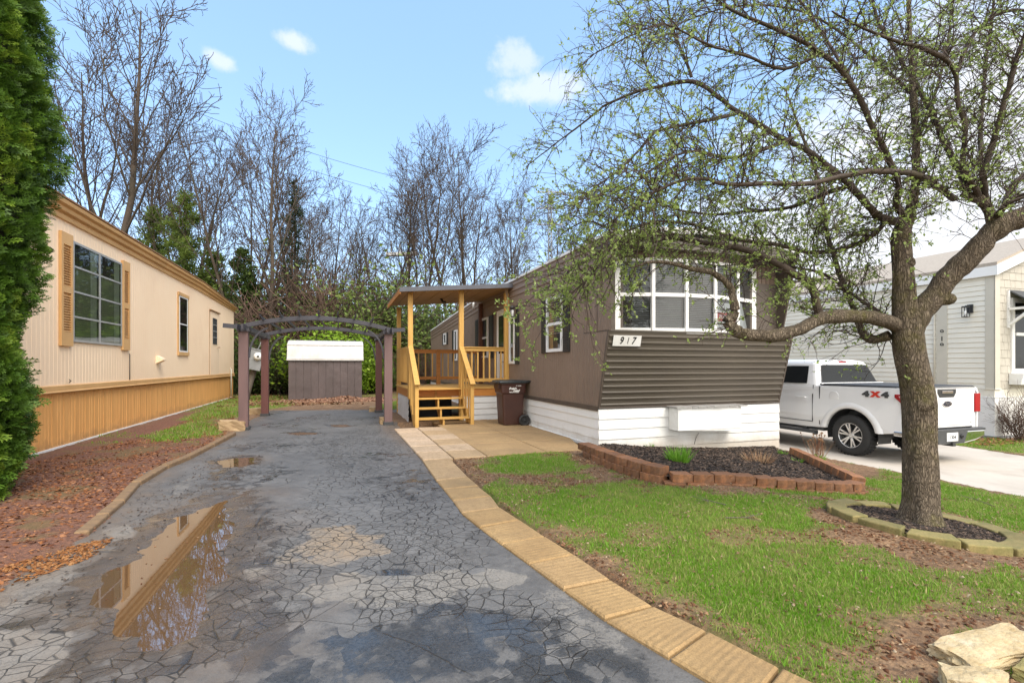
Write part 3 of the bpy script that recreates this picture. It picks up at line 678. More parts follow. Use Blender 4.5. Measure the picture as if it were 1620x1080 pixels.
# dark strips under the roof
mb = MB()
band = []
for i in range(3):
    z = -.45+i*.15; band += [(z, .0), (z+.01, .022), (z+.05, .022), (z+.075, .004), (z+.14, .004)]
band.append((0, .004))
mb.sweep([(a, b) for a, b in band], (0, -.46, 3.82), (0,0,1), (-1,0,0), (0, 8.46, 0))
mb.sweep(band, (0, 8, 3.82), (0,0,1), (-1,0,0), (0, 9.9, -.52))
mb.build('cornice', MT['brown_side'], H)
mb = MB()
mb.box((-.035, -.47, 3.805), (.02, 8, 3.86)); mb.prism([(8,3.805),(17.95,3.285),(17.95,3.34),(8,3.86)], (-.035,0,0), (0,1,0), (0,0,1), (.055,0,0))
mb.build('eave_trim', MT['white_trim'], H)
mb = MB()
arc = [(-.03, 3.83), (.9, 3.99), (2.13, 4.06), (3.4, 3.99), (WD+.03, 3.83)]
for (a0, a1, z0, z1) in ((-.5, 8, 0, 0), (8, 17.95, 0, -.52)):
    n = len(arc); vs = [(x, a0, z+z0) for x, z in arc]+[(x, a1, z+z1) for x, z in arc]+[(x, a0, z+z0-.12) for x, z in arc]
    mb.add(vs, [(i, i+1, n+i+1, n+i) for i in range(n-1)]+[(2*n+i, 2*n+i+1, i+1, i) for i in range(n-1)])
rf = mb.build('roof', MT['roof_grey'], H)
mb = MB(); mb.tube([(-.12, 8.6, 3.45), (-.12, 8.6, 3.75), (-.12, 9.0, 4.0), (.1, 9.0, 4.02)], .04)
mb.build('vent_pipe', MT['white_trim'], H)
# lower slanted front
mb = MB(); prf = []
sl = math.hypot(1.36, .34); k = 12; pp = sl/k
for i in range(k):
    a = i*pp; prf += [(a, 0), (a+.014, .020), (a+.040, .022), (a+.055, .002)]
prf.append((sl, 0))
A = Vector((0, -.34, 1.36)).normalized(); Bv = Vector((0, -1.36, -.34)).normalized()
mb.sweep(prf, (.02, 0, .75), A, Bv, (WD-.04, 0, 0))
mb.build('front_panel', MT['brown_front'], H)
mb = MB()
for x in (-.012, WD-.028): mb.prism([(-.012,.74),(.03,.74),(-.31,2.12),(-.352,2.12)], (x,0,0), (0,1,0), (0,0,1), (.04,0,0))
mb.box((-.012, -.02, .715), (WD+.012, .03, .745)); mb.box((-.02, .03, .70), (.0, LEN, .75)); mb.box((-.03, .03, .665), (-.005, LEN, .70))
mb.build('corner_trim', MT['brown_dark'], H)
mb = MB(); mb.box((.0, -.355, 2.11), (WD, .62, 2.135)); mb.build('ledge', MT['brown_front'], H)
# recessed upper front with the bow window
fm = MB(); pane = MB(); bl = MB(); inn = MB()
pw = .665; angs = [R(a) for a in (20, 10, 0, -10, -20)]
pts = [(0, 0)]
for a in angs: pts.append((pts[-1][0]+pw*math.cos(a), pts[-1][1]-pw*math.sin(a)))
x_off = (WD-pts[-1][0])/2-.12; y_off = .06
pts = [(x+x_off, y+y_off) for x, y in pts]
zb, zm, zt = 2.14, 2.82, 3.50
wf = MB()
win = thing  # (windows stay parts of the home)
for i in range(5):
    p, q = Vector((*pts[i], 0)), Vector((*pts[i+1], 0)); d = (q-p).normalized(); nn = Vector((d.y, -d.x, 0))
    for z0, z1 in ((zb, zb+.06), (zm-.035, zm+.035), (zt-.06, zt)):
        c = (p+q)/2; c.z = (z0+z1)/2; fm.obox(c+nn*.0, d*(pw/2-.028), nn*.028, Vector((0,0,(z1-z0)/2)))
    a = p+d*.03; b = q-d*.03
    pane.add([tuple(a)[:2]+(zb+.06,), tuple(b)[:2]+(zb+.06,), tuple(b)[:2]+(zt-.06,), tuple(a)[:2]+(zt-.06,)], [(0,1,2,3)])
    st = .034 if i != 3 else .05
    slats(bl, p-nn*.07+d*.04, d, pw-.08, zb+.08 if i != 1 else zb+.05, zt-.05, st, .022 if i != 1 else .03)
for i in range(6):
    x, y = pts[i]; t = .055 if i in (0, 5) else .032
    fm.box((x-t, y-.042, zb-.004), (x+t, y+.03, zt+.004))
fm.prism([(x, y-.06) for x, y in pts]+[(x, y+.03) for x, y in pts[::-1]], (0,0,zb-.045), (1,0,0), (0,1,0), (0,0,.04))
frame = fm.build('window_frame', MT['white_trim'], H)
pane.build('window_pane', MT['glass'], frame)
bl.build('window_blind', MT['blind'], frame)
mb = MB(); mb.box((.06, .45, 2.14), (WD-.06, .6, 3.6)); mb.build('room_shade_panel', MT['shade_black'], H)  # flat panel with the unlit room's shade put into its colour
mb = MB(); vbr = ribs(0, pts[0][0]-.06, .1)
mb.box((.0, .05, 2.135), (pts[0][0]-.05, .12, 3.62)); mb.box((pts[5][0]+.05, .05, 2.135), (WD-.03, .12, 3.62))
for x in np.arange(.1, pts[0][0]-.08, .11): mb.box((x, .035, 2.14), (x+.012, .05, 3.6))
for x in np.arange(pts[5][0]+.12, WD-.06, .11): mb.box((x, .035, 2.14), (x+.012, .05, 3.6))
mb.prism([(x, y) for x, y in pts]+[(pts[5][0], .3), (pts[0][0], .3)], (0,0,zt+.006), (1,0,0), (0,1,0), (0,0,.12))
mb.build('front_wall', MT['brown_side'], H)
mb = MB()                                       # side fins that lean out to the overhang
for x in (WD-.028,): mb.prism([(.1,2.137),(-.10,2.137),(-.44,3.66),(.1,3.66)], (x,0,0), (0,1,0), (0,0,1), (.03,0,0))
mb.build('side_fin', MT['brown_dark'], H)
mb = MB(); mb.box((-.01, -.47, 3.62), (WD+.02, .14, 3.70)); mb.box((-.012, -.48, 3.70), (WD+.022, -.44, 3.86))
for i in range(3): mb.box((-.014, -.49, 3.715+i*.05), (WD+.024, -.478, 3.74+i*.05))
mb.build('front_overhang', MT['brown_front'], H)
# skirting of white boards
mb = MB(); pr = lap(-.03, .70, .183)
mb.sweep(pr, (-.0, .0, 0), (0,0,1), (-1,0,0), (0, LEN, 0))
pr = lap(-.42, .70, .187)
mb.sweep(pr, (-.013, 0.0, 0), (0,0,1), (0,-1,0), (WD+.02, 0, 0))
mb.box((.01, .012, -.5), (WD-.01, LEN-.01, .70)); mb.box((WD-.008, .012, -.5), (WD+.005, LEN, .7))
mb.build('skirting', MT['white_skirt'], H)
mb = MB(); mb.box((-.06, .05, -.02), (-.0, LEN, .035)); mb.build('concrete_footing', MT['white_paint'], H)
# board box below the front panel
mb = MB(); mb.box((1.50, -.30, .28), (2.98, -.27, .70)); mb.box((1.50, -.27, .28), (1.53, -.016, .70)); mb.box((2.95, -.27, .28), (2.98, -.016, .70))
mb.prism([(1.5,.28),(2.98,.22),(2.98,.28)], (0,-.29,0), (1,0,0), (0,0,1), (0,.02,0))
sb = mb.build('shelf_box', MT['white_paint'], H)
mb = MB(); x = 1.44
for wv_ in (.15, .21, .13, .2, .16, .24, .14, .22, .21):
    mb.box((x+.004, -.34+random.uniform(-.01, .01), .702), (x+wv_-.006, -.01, .722+random.uniform(0, .008))); x += wv_
mb.build('shelf_top', mat('weathered_grey_boards', (.36,.35,.33), .8, c2=(.26,.25,.24), stretch=(8,1,1)), sb)
mb = MB(); mb.tube([(2.20,-.018,.18),(2.12,-.024,.06),(2.09,-.026,-.04)], .004, 5); mb.build('loose_cable', MT['black'], H)
# side windows with black shutters
def side_window(u0, u1, z0, z1, sh, blind=True, rail=True, nm='window'):
    mb = MB(); win_u(mb, -.001, u0, u1, z0, z1, .07, .05)
    if rail: mb.box((-.001, u0+.07, (z0+z1)/2-.03), (-.045, u1-.07, (z0+z1)/2+.03))
    f = mb.build('window', MT['white_trim'], H)
    mb = MB(); mb.box((-.003, u0+.06, z0+.06), (-.012, u1-.06, z1-.06)); mb.build('shade_backing', MT['shade_black'], f)  # black sheet painted as the unlit interior behind the pane
    mb = MB(); mb.add([(-.034, u0+.06, z0+.06), (-.034, u1-.06, z0+.06), (-.034, u1-.06, z1-.06), (-.034, u0+.06, z1-.06)], [(0,1,2,3)]); mb.build('pane', MT['glass_dull'], f)
    if blind:
        mb = MB(); slats(mb, (-.022, u1-.08, 0), (0,-1,0), u1-u0-.16, z0+.4, z1-.1, .05); mb.build('blind', MT['blind'], f)
    for a, b in sh:
        mb = MB(); mb.box((-.006, a, z0-.02), (-.035, b, z1+.02))
        z = z0+.04
        while z < z1-.04: mb.box((-.035, a+.05, z), (-.045, b-.05, z+.028)); z += .055
        mb.build('shutter', MT['black'], H)
side_window(1.52, 2.36, 1.80, 3.02, [(1.20, 1.49), (2.39, 2.68)])
side_window(4.56, 5.0, 1.55, 2.86, [(4.26, 4.53)], blind=False, rail=False)
side_window(7.15, 8.15, 1.75, 3.05, [(6.6, 7.0), (8.3, 8.7)], blind=False)
side_window(11.6, 12.1, 1.7, 2.95, [(12.15, 12.5)], blind=False, rail=False)
side_window(13.75, 14.35, 2.45, 2.95, [(13.45, 13.7), (14.4, 14.65)], blind=False, rail=False)
mb = MB(); win_u(mb, -.001, 5.32, 6.12, .92, 3.12, .07, .05); dr = mb.build('door_frame', MT['white_trim'], H)
mb = MB(); mb.box((-.003, 5.39, .97), (-.03, 6.05, 3.06)); dd = mb.build('door', MT['white_trim'], H)
mb = MB(); mb.box((-.031, 5.47, 1.85), (-.036, 5.97, 2.95)); mb.build('door_pane', MT['truck_glass'], dd)
mb = MB(); mb.lathe([(0,.03),(.02,.03),(.05,.028),(.06,0)], (-.03, 5.46, 1.62), (-1,0,0), 10); mb.build('handle', MT['alum'], dd)
# black coach lamp by the porch
mb = MB(); mb.box((-.003, 4.33, 2.82), (-.03, 4.47, 3.1)); mb.beam((-.02, 4.4, 3.06), (-.15, 4.4, 3.1), .02, .02)
mb.lathe([(0,.02),(.03,.07),(.06,.08),(.10,.05)], (-.15, 4.4, 2.98), (0,0,1), 8); mb.lathe([(0,.04),(.02,.05),(.03,.045)], (-.15, 4.4, 2.78), (0,0,1), 8)
for k in range(4):
    a = k*math.pi/2+.7; mb.beam((-.15+.045*math.cos(a), 4.4+.045*math.sin(a), 2.8), (-.15+.06*math.cos(a), 4.4+.06*math.sin(a), 3.0), .01, .01)
lp = mb.build('wall_lamp', MT['black'], H)
mb = MB(); mb.lathe([(0,.03),(.05,.042),(.16,.05),(.17,0)], (-.15, 4.4, 2.81), (0,0,1), 8); mb.build('lamp_glass', MT['white_ink'], lp)
# house number plate
A = Vector((0, -.34, 1.36)).normalized(); Bv = Vector((0, -1.36, -.34)).normalized()
c = Vector((.38, 0, .75))+A*1.235+Bv*.032
mb = MB(); mb.obox(c, (.285,0,0), Bv*.006, A*.095); hn = mb.build('house_number_plate', MT['white_paint'], H)
Mt = Matrix((( 1,0,0,0),(0,A.y,Bv.y,0),(0,A.z,Bv.z,0),(0,0,0,1)))
for ch, dx, sz, sx_ in (('9', -.125, .18, .85), ('1', .01, .16, .55), ('7', .125, .18, .85)):
    text_obj('digit', ch, sz, MT['black_ink'], hn, tuple(c+Bv*.008+Vector((dx,0,0))), Mt, sx=sx_, shear=.25, bold=.004)
# sale sign leaning in the window (a thing of its own) and the pale document in the next pane
p, q = Vector((*pts[3], 0)), Vector((*pts[4], 0)); d = (q-p).normalized(); nn = Vector((d.y, -d.x, 0))
S = thing('sale_sign', 'white and red FOR SALE sign behind the glass of the bow window', 'sign', p.x+.33, p.y+.03, zb+.2)
sc_c = (p+q)/2-nn*.035+d*.045; 
mb = MB(); c1 = sc_c.copy(); c1.z = zb+.34; mb.obox(c1, d*.26, nn*.004, Vector((0,0,.25))); mb.build('board', MT['white_ink'], S)
mb = MB(); c2 = c1+nn*.006+Vector((0,0,-.03)); mb.obox(c2, d*.255, nn*.002, Vector((0,0,.085))); mb.build('red_band', MT['red_ink'], S)
Mt = Matrix(((d.x,0,nn.x,0),(d.y,0,nn.y,0),(0,1,0,0),(0,0,0,1)))
text_obj('lettering', 'FOR SALE', .10, MT['white_ink'], S, tuple(c2+nn*.004), Mt, sx=.95, bold=.002)
text_obj('phone_number', '847 7181', .085, MT['black_ink'], S, tuple(c1+nn*.008+Vector((0,0,.115))), Mt, sx=1.1)
p, q = Vector((*pts[4], 0)), Vector((*pts[5], 0)); d = (q-p).normalized(); nn = Vector((d.y, -d.x, 0))
c1 = p+d*.05-nn*.03; mb = MB()
mb.add([tuple(c1)[:2]+(zb+.07,), tuple(c1+d*.46)[:2]+(zb+.07,), tuple(c1+d*.20)[:2]+(zb+.62,), tuple(c1)[:2]+(zb+.62,)], [(0,1,2,3)])
mb.add([tuple(c1-nn*.003)[:2]+(zb+.07,), tuple(c1+d*.46-nn*.003)[:2]+(zb+.07,), tuple(c1+d*.20-nn*.003)[:2]+(zb+.62,), tuple(c1-nn*.003)[:2]+(zb+.62,)], [(3,2,1,0)])
mb.build('curtain', MT['white_ink'], H)

# ================================================================ porch
PO = thing('porch', 'yellow pine porch with open steps and a flat roof beside the brown home', 'porch', -1.4, 6.5, 0)
DZ = .90; u0, u1 = 5.2, 7.95; vl = -2.78
mb = MB(); uu = u0-.02
while uu < u1: mb.box((vl-.03, uu, DZ-.035), (-.02, min(uu+.135, u1), DZ)); uu += .142
mb.build('deck', MT['wood_h'], PO)
mb = MB(); mb.box((vl, u0, DZ-.24), (-.02, u0+.04, DZ-.038)); mb.box((vl, u0+.04, DZ-.24), (vl+.04, u1, DZ-.038)); mb.box((vl+.04, u1-.04, DZ-.24), (-.02, u1, DZ-.038))
mb.build('rim_board', MT['wood_orange'], PO)
mb = MB(); mb.sweep(lap(-.02, .655, .165), (vl+.02, u0+.02, 0), (0,0,1), (-1,0,0), (0, u1-u0-.04, 0)); mb.build('skirting', MT['porch_skirt'], PO); mb = MB()
mb.sweep(lap(-.02, .655, .165), (-1.34, u0+.02, 0), (0,0,1), (0,-1,0), (1.3, 0, 0))
mb.build('skirting', MT['porch_skirt'], PO)
mb = MB(); mb.box((vl+.1, u0+1.2, -.02), (-1.36, u0+1.24, .65)); mb.build('underdeck_shade_panel', MT['shade_black'], PO)  # black sheet painted as the shade under the deck
pw_ = .1
def post(v, u, z0, z1, m=None, w=.125, bev=.006):
    mb = MB(); mb.box((v-w/2, u-w/2, z0), (v+w/2, u+w/2, z1)); return mb.build('post', m or MT['wood'], PO, bevel=bev)
zr = lambda v: 3.66+.085*v                  # roof underside falls away from the home
post(vl+.05, u0-.03, .62, zr(vl)); post(-1.36, u0-.03, .02, zr(-1.36)); post(-.06, u0-.03, .62, zr(-.06)-.12)
post(vl+.05, u1-.06, .02, zr(vl)-.1); post(-.08, u1-.12, .9, zr(-.08)-.1, MT['wood_brown'])
mb = MB(); mb.prism([(-.03, 3.5), (-.03, 3.66), (-.16, 3.66), (-.08, 3.45), (-.06, 3.2), (-.03, 3.1)], (0, u0-.10, 0), (1,0,0), (0,0,1), (0, .03, 0)); mb.build('bracket', MT['soffit'], PO)
def rail(pa, pb, n, m_t=None, nm='railing', zb_=DZ, h=1.1, bal=.038):
    pa, pb = Vector(pa), Vector(pb); d = (pb-pa); ln = d.length; d.normalize(); nrm_ = Vector((d.y, -d.x, 0))
    mt = m_t or MT['wood_h']
    mb = MB(); mb.beam(pa+Vector((0,0,zb_+h-.06)), pb+Vector((0,0,zb_+h-.06)), .035, .09); mb.beam(pa+Vector((0,0,zb_+h)), pb+Vector((0,0,zb_+h)), .09, .03)
    r = mb.build(nm, mt, PO, bevel=.004)
    mb = MB(); mb.beam(pa+Vector((0,0,zb_+.2)), pb+Vector((0,0,zb_+.2)), .035, .09); mb.build('bottom_rail', mt, r, bevel=.004)
    for i in range(n):
        c = pa+d*(ln*(i+.5)/n)-nrm_*.036*(1 if True else 0)
        mb = MB(); mb.box((c.x-bal/2, c.y-bal/2, zb_+.13), (c.x+bal/2, c.y+bal/2, zb_+h-.018)); mb.build('baluster', MT['wood'], r)
    return r
rail((-1.30, u0-.01, 0), (-.12, u0-.01, 0), 7)
rail((vl+.05, u0+.03, 0), (vl+.05, u1-.12, 0), 14, bal=.06)
rail((vl+.11, u1-.06, 0), (-1.55, u1-.06, 0), 5, MT['wood_orange']); rail((-1.42, u1-.06, 0), (-.14, u1-.06, 0), 7, MT['wood_orange'])
post(-1.48, u1-.06, .9, DZ+1.12, MT['wood_orange'])
# steps
ns = 4; run = 1.22; us = u0-run
ST_ = MB(); ST_.box((vl+.11, u0-.30, DZ-.036), (-1.42, u0-.022, DZ+.002)); 
stairs = ST_.build('stair', MT['wood_h'], PO)
for i in range(3):
    z = .225*(i+1)-.02; ub = us+.10+i*.36
    mb = MB(); mb.box((vl+.10, ub, z-.038), (-1.40, ub+.14, z)); mb.box((vl+.10, ub+.147, z-.038), (-1.40, ub+.29, z)); mb.build('tread', MT['wood_h'], stairs, bevel=.004)
for v in (vl+.05, -2.05, -1.36):
    mb = MB()
    poly = [(us+.12, .0), (us+.12, .165)]
    for i in range(3): poly += [(us+.12+.36*i, .225*(i+1)-.06), (us+.12+.36*(i+1), .225*(i+1)-.06)]
    poly += [(u0-.02, .85), (u0-.02, .5), (us+.5, .0)]
    poly = [poly[0]]+poly[2:]
    mb.prism(poly, (v-.02, 0, 0), (0,1,0), (0,0,1), (.04, 0, 0)); mb.build('stringer', MT['wood'], stairs)
for v in (vl+.05, -1.36):
    mb = MB(); mb.box((v-.045, us-.03, -.03), (v+.045, us+.06, 1.03)); mb.build('newel', MT['wood'], stairs, bevel=.005)
    mb = MB(); mb.beam((v, us-.10, 1.03), (v, u0-.04, DZ+1.13), .13, .035); mb.build('handrail', MT['wood_h'], stairs, bevel=.005)
    for dz in (.0,):
        for k in range(4):
            t = (k+.7)/4.3; uu = us+t*run; zt_ = 1.0+t*1.02
            mb = MB(); mb.box((v-.05, uu-.055, max(.02, (t*.86)-.06)), (v-.018 if v < -2 else v-.03, uu+.055, zt_)); mb.build('side_board', MT['wood'], stairs)
# roof
mb = MB(); pr = [(vl-.24, zr(vl-.24)), (.02, zr(.02)), (.02, zr(.02)+.05), (vl-.24, zr(vl-.24)+.05)]
mb.prism(pr, (0, u0-.42, 0), (1,0,0), (0,0,1), (0, u1-u0+.72, 0)); mb.build('roof', MT['soffit'], PO)
mb = MB()
for v in np.arange(vl, -.1, .42): mb.box((v, u0-.38, zr(v)-.012), (v+.012, u1+.26, zr(v)+.001))
mb.build('soffit_batten', MT['soffit'], PO)
mb = MB(); mb.prism([(vl-.27, zr(vl-.27)-.03), (.03, zr(.03)-.03), (.03, zr(.03)+.085), (vl-.27, zr(vl-.27)+.085)], (0, u0-.45, 0), (1,0,0), (0,0,1), (0, .028, 0))
mb.prism([(vl-.27, zr(vl-.27)+.053), (.0, zr(.0)+.053), (.0, zr(.0)+.09), (vl-.27, zr(vl-.27)+.09)], (0, u0-.42, 0), (1,0,0), (0,0,1), (0, u1-u0+.74, 0))
mb.build('roof_edge', MT['roof_edge'], PO)
mb = MB(); mb.box((vl-.27, u0-.42, zr(vl)-.10), (vl-.235, u1+.3, zr(vl)+.06)); mb.build('fascia', MT['wood_orange'], PO)
mb = MB(); mb.box((-1.62, u0+1.6, zr(-1.6)-.03), (-1.55, u0+1.7, zr(-1.6)-.005)); mb.tube([(-1.58, u0+1.62, 3.5), (-1.56, u0+1.55, 3.42), (-1.5, u0+1.45, 3.40)], .035, 8); mb.build('spotlight', MT['black'], PO)

# ================================================================ refuse bin
vb, ub = -.44, 3.75
B = thing('garbage_bin', 'brown wheeled garbage bin with a black lid beside the porch steps', 'garbage bin', vb, ub, .03)
def ring(hx, hy, z, cx=0, cy=0, r=.05, n=4):
    o = []
    for (sx, sy, a0) in ((1,-1,-90),(1,1,0),(-1,1,90),(-1,-1,180)):
        for k in range(n): a = R(a0+90*k/(n-1)); o.append((vb+cx+sx*(hx-r)+r*math.cos(a), ub+cy+sy*(hy-r)+r*math.sin(a), z))
    return o
def loft(mb, rings, cap0=True, cap1=True, smooth=False):
    n = len(rings[0]); vs = [p for r in rings for p in r]
    fs = [(i*n+j, i*n+(j+1) % n, (i+1)*n+(j+1) % n, (i+1)*n+j) for i in range(len(rings)-1) for j in range(n)]
    if cap0: fs.append(tuple(range(n))[::-1])
    if cap1: fs.append(tuple((len(rings)-1)*n+j for j in range(n)))
    return mb.add(vs, fs, smooth)
mb = MB()      # wheels and hinge to the right, lid lip to the left
loft(mb, [ring(.245,.25,.04), ring(.25,.255,.10), ring(.285,.29,.80), ring(.29,.295,.805), ring(.315,.31,.83), ring(.325,.315,1.02), ring(.345,.33,1.03), ring(.345,.33,1.06)])
mb.box((vb-.36, ub-.2, .93), (vb-.30, ub+.2, 1.05)); mb.box((vb+.24, ub-.26, .03), (vb+.33, ub+.26, .3))
body = mb.build('body', MT['bin'], B, bevel=.008)
mb = MB(); loft(mb, [ring(.375,.345,1.062,-.01), ring(.385,.352,1.09,-.01), ring(.36,.33,1.125,-.01), ring(.25,.22,1.145,-.01)])
mb.box((vb-.43, ub-.16, 1.065), (vb-.36, ub+.16, 1.10)); mb.prism([(.30,1.05),(.47,1.10),(.47,1.125),(.3,1.13)], (vb, ub-.3, 0), (1,0,0), (0,0,1), (0,.6,0))
mb.build('lid', MT['bin_lid'], B, bevel=.008)
for s in (-.345, .345):
    mb = MB(); y = ub+s; sg = 1 if s > 0 else -1
    mb.lathe([(-.035,.0),(-.035,.10),(-.03,.135),(0,.148),(.03,.135),(.035,.10),(.02,.095),(.015,.03),(.03,.025),(.03,0)] if sg > 0 else [(.035,.0),(.035,.10),(.03,.135),(0,.148),(-.03,.135),(-.035,.10),(-.02,.095),(-.015,.03),(-.03,.025),(-.03,0)], (vb+.26, y, .15), (0,1,0), 28)
    for k in range(8):
        a = k*math.pi/4; mb.beam((vb+.26+.03*math.cos(a), y+sg*.02, .15+.03*math.sin(a)), (vb+.26+.095*math.cos(a), y+sg*.02, .15+.095*math.sin(a)), .014, .022, (0,1,0))
    mb.build('wheel', MT['rubber'], B)
zf = lambda z: ub-(.255+.035*(z-.1)/.7)-.003
text_obj('lettering', 'Prairie', .075, MT['white_ink'], B, (vb-.03, ub-.3175, .935), '-u', sx=1.0, shear=.3, bold=.004)
text_obj('lettering', 'Land', .075, MT['white_ink'], B, (vb+.06, ub-.3175, .885), '-u', sx=1.1, shear=.3, bold=.004)
text_obj('phone_number', '847-381-9300', .045, MT['white_ink'], B, (vb-.0, ub-.3165, .845), '-u', sx=.95, bold=.002)
text_obj('serial_number', '95   43298', .03, MT['white_ink'], B, (vb+.12, ub-.3185, 1.0), '-u', sx=1.0, bold=.001)

# ================================================================ beige home on the left (wall plane v = VL facing +v)
VL = -9.27; UO = 1.937
BH = thing('mobile_home', 'cream mobile home with tan shutters, tan cornice and orange board skirting', 'mobile home', VL-2, UO+6, 0)
U0, U1 = UO-4.2, UO+16.5; BZ = 1.04; WT = 4.16
mb = MB(); pr = ribs(U0, U1, .13, .0035, .10); vs = []
for a, dep in pr: vs += [(VL+dep, a, BZ), (VL+dep, a, WT+.05)]
mb.add(vs, [(2*i, 2*i+2, 2*i+3, 2*i+1) for i in range(len(pr)-1)])
mb.box((VL-4.2, U0, BZ), (VL-.02, U1-.01, 4.05)); mb.build('wall', MT['cream'], BH)
def corn(u0_, u1_, za, zb_, h0, h1):
    prf = [(0,.0),(.02,.045),(.22,.06),(.30,.03),(.34,.04),(.40,.10),(.56,.12),(.62,.085),(.66,.095),(.74,.15),(.92,.165),(.97,.13),(1.0,.135)]
    n = len(prf); vs = [(VL+o, u0_, za+h*h0) for h, o in prf]+[(VL+o, u1_, zb_+h*h1) for h, o in prf]
    return MB().add(vs, [(i, n+i, n+i+1, i+1) for i in range(n-1)])
mb = corn(U0, UO+10.5, WT, WT, .34, .33); mb2 = corn(UO+10.5, U1+.02, WT, WT-.12, .33, .17); mb.add(mb2.v, mb2.f)
mb.build('cornice', MT['tan'], BH)
mb = MB()
for (a, b, z0, z1) in ((U0, UO+10.5, WT+.34, WT+.33), (UO+10.5, U1+.05, WT+.33, WT+.05)):
    vs = [(VL+.17, a, z0), (VL-2.1, a, z0+.18), (VL-4.2, a, z0), (VL+.17, b, z1), (VL-2.1, b, z1+.12), (VL-4.2, b, z1)]
    vs += [(x, y, z+.03) for x, y, z in vs]
    mb.add(vs, [(0,3,4,1),(1,4,5,2),(6,7,10,9),(7,8,11,10),(0,6,9,3),(0,1,7,6),(3,9,10,4),(1,2,8,7),(4,10,11,5)])
mb.build('roof', MT['tan_dark'], BH)
mb = MB(); mb.prism([(0,0),(.05,.0),(.055,.015),(.03,.03),(.03,.12),(.012,.135),(0,.135)], (VL, U0, BZ-.03), (1,0,0), (0,0,1), (0, U1-U0, 0)); mb.build('belt_trim', MT['tan'], BH)
mb = MB(); prs = []; a = U0; q_ = 0
while a < U1-.01:
    wv_ = [.30, .12, .11][q_ % 3] if False else .40
    e = min(a+.40, U1)
    prs += [(a, .0), (a+.010, -.03), (a+.022, -.03), (a+.03, 0), (a+.19, .0), (a+.198, -.014), (a+.208, 0), (a+.29, 0), (a+.298, -.014), (a+.308, 0)]; a = e; q_ += 1
prs.append((U1, 0))
prs = [(min(x, U1), y) for x, y in prs]
vs = []
for a, dep in prs: vs += [(VL-.03+dep, a, .03), (VL-.03+dep, a, BZ-.02)]
mb.add(vs, [(2*i, 2*i+2, 2*i+3, 2*i+1) for i in range(len(prs)-1)]); mb.box((VL-4.1, U0, 0), (VL-.06, U1-.03, BZ-.03)); mb.box((VL-.09, U1-.028, .02), (VL-4.1, U1-.01, BZ-.03))
mb.build('skirting', MT['tan_skirt'], BH)
mb = MB(); mb.box((VL-.03, U0, -.04), (VL+.0, U1, .035)); mb.build('concrete_footing', MT['white_paint'], BH)
def lwin(u0_, u1_, z0, z1, cols, rows, m_frame, nm='window'):
    mb = MB(); win_u(mb, VL+.002, u0_, u1_, z0, z1, .045, .035, 1)
    for i in range(1, cols):
        uu = u0_+(u1_-u0_)*i/cols; mb.box((VL+.002, uu-.035, z0+.045), (VL+.035, uu+.035, z1-.045))
    for j in range(1, rows):
        zz = z0+(z1-z0)*j/rows
        for i in range(cols):
            a = u0_+(u1_-u0_)*i/cols+(.045 if i == 0 else .036); b = u0_+(u1_-u0_)*(i+1)/cols-(.045 if i == cols-1 else .036)
            mb.box((VL+.004, a, zz-.018), (VL+.038, b, zz+.018))
    f = mb.build(nm, m_frame, BH)
    mb = MB(); mb.box((VL+.0015, u0_+.03, z0+.03), (VL+.006, u1_-.03, z1-.03)); mb.build('shade_backing', MT['shade_black'], f)  # interior shade painted on a sheet over the uncut wall
    mb = MB(); mb.add([(VL+.028, u0_+.04, z0+.04), (VL+.028, u1_-.04, z0+.04), (VL+.028, u1_-.04, z1-.04), (VL+.028, u0_+.04, z1-.04)], [(0,1,2,3)]); mb.build('pane', MT['glass_left'], f)
    return f
f = lwin(UO+1.60, UO+3.80, 1.95, 3.86, 2, 4, MT['alum'])
mb = MB()
for k in range(2):
    a = UO+1.68+k*1.1
    z = 2.0
    while z < 3.35: mb.obox((VL+.012, a+.34, z), (0,.30,0), (.005,0,.018), (0,0,.002)); z += .045
mb.build('blind', MT['olive_blind'], f)
mb = MB()
for k in range(2):
    a = UO+1.68+k*1.1
    prf = [(a+.66+.028*i, .008+.006*(i % 2)) for i in range(11)]
    mb.sweep([(x, y) for x, y in prf], (VL, 0, 1.99), (0,1,0), (1,0,0), (0,0,1.83))
mb.build('curtain', MT['curtain'], f)
for a, b in ((UO+1.16, UO+1.57), (UO+3.83, UO+4.22)):
    mb = MB(); z0, z1 = 1.86, 3.94; x0, x1 = VL+.002, VL+.05
    for q in ((z0, z0+.26), ((z0+z1)/2-.06, (z0+z1)/2+.06), (z1-.22, z1)): mb.box((x0, a, q[0]), (x1, b, q[1]))
    for z_a, z_b in ((z0+.26, (z0+z1)/2-.06), ((z0+z1)/2+.06, z1-.22)):
        mb.box((x0, a, z_a), (x1, a+.07, z_b)); mb.box((x0, b-.07, z_a), (x1, b, z_b)); mb.box((x0, a+.07, z_a), (x0+.01, b-.07, z_b))
        z = z_a+.02
        while z < z_b-.02: mb.obox((x0+.026, (a+b)/2, z), (0, (b-a)/2-.07, 0), (.014, 0, -.012), (.002, 0, .003)); z += .046
    mb.build('shutter', MT['tan'], BH)
f = lwin(UO+8.08, UO+8.98, 1.93, 3.70, 1, 2, MT['white_trim'])
mb = MB(); mb.box((VL+.004, UO+7.97, 3.70), (VL+.05, UO+9.09, 3.80)); mb.box((VL+.004, UO+7.97, 1.82), (VL+.05, UO+9.09, 1.93)); mb.box((VL+.004, UO+7.97, 1.93), (VL+.03, UO+8.07, 3.70)); mb.box((VL+.004, UO+8.99, 1.93), (VL+.03, UO+9.09, 3.7))
mb.build('window_surround', MT['tan'], BH)
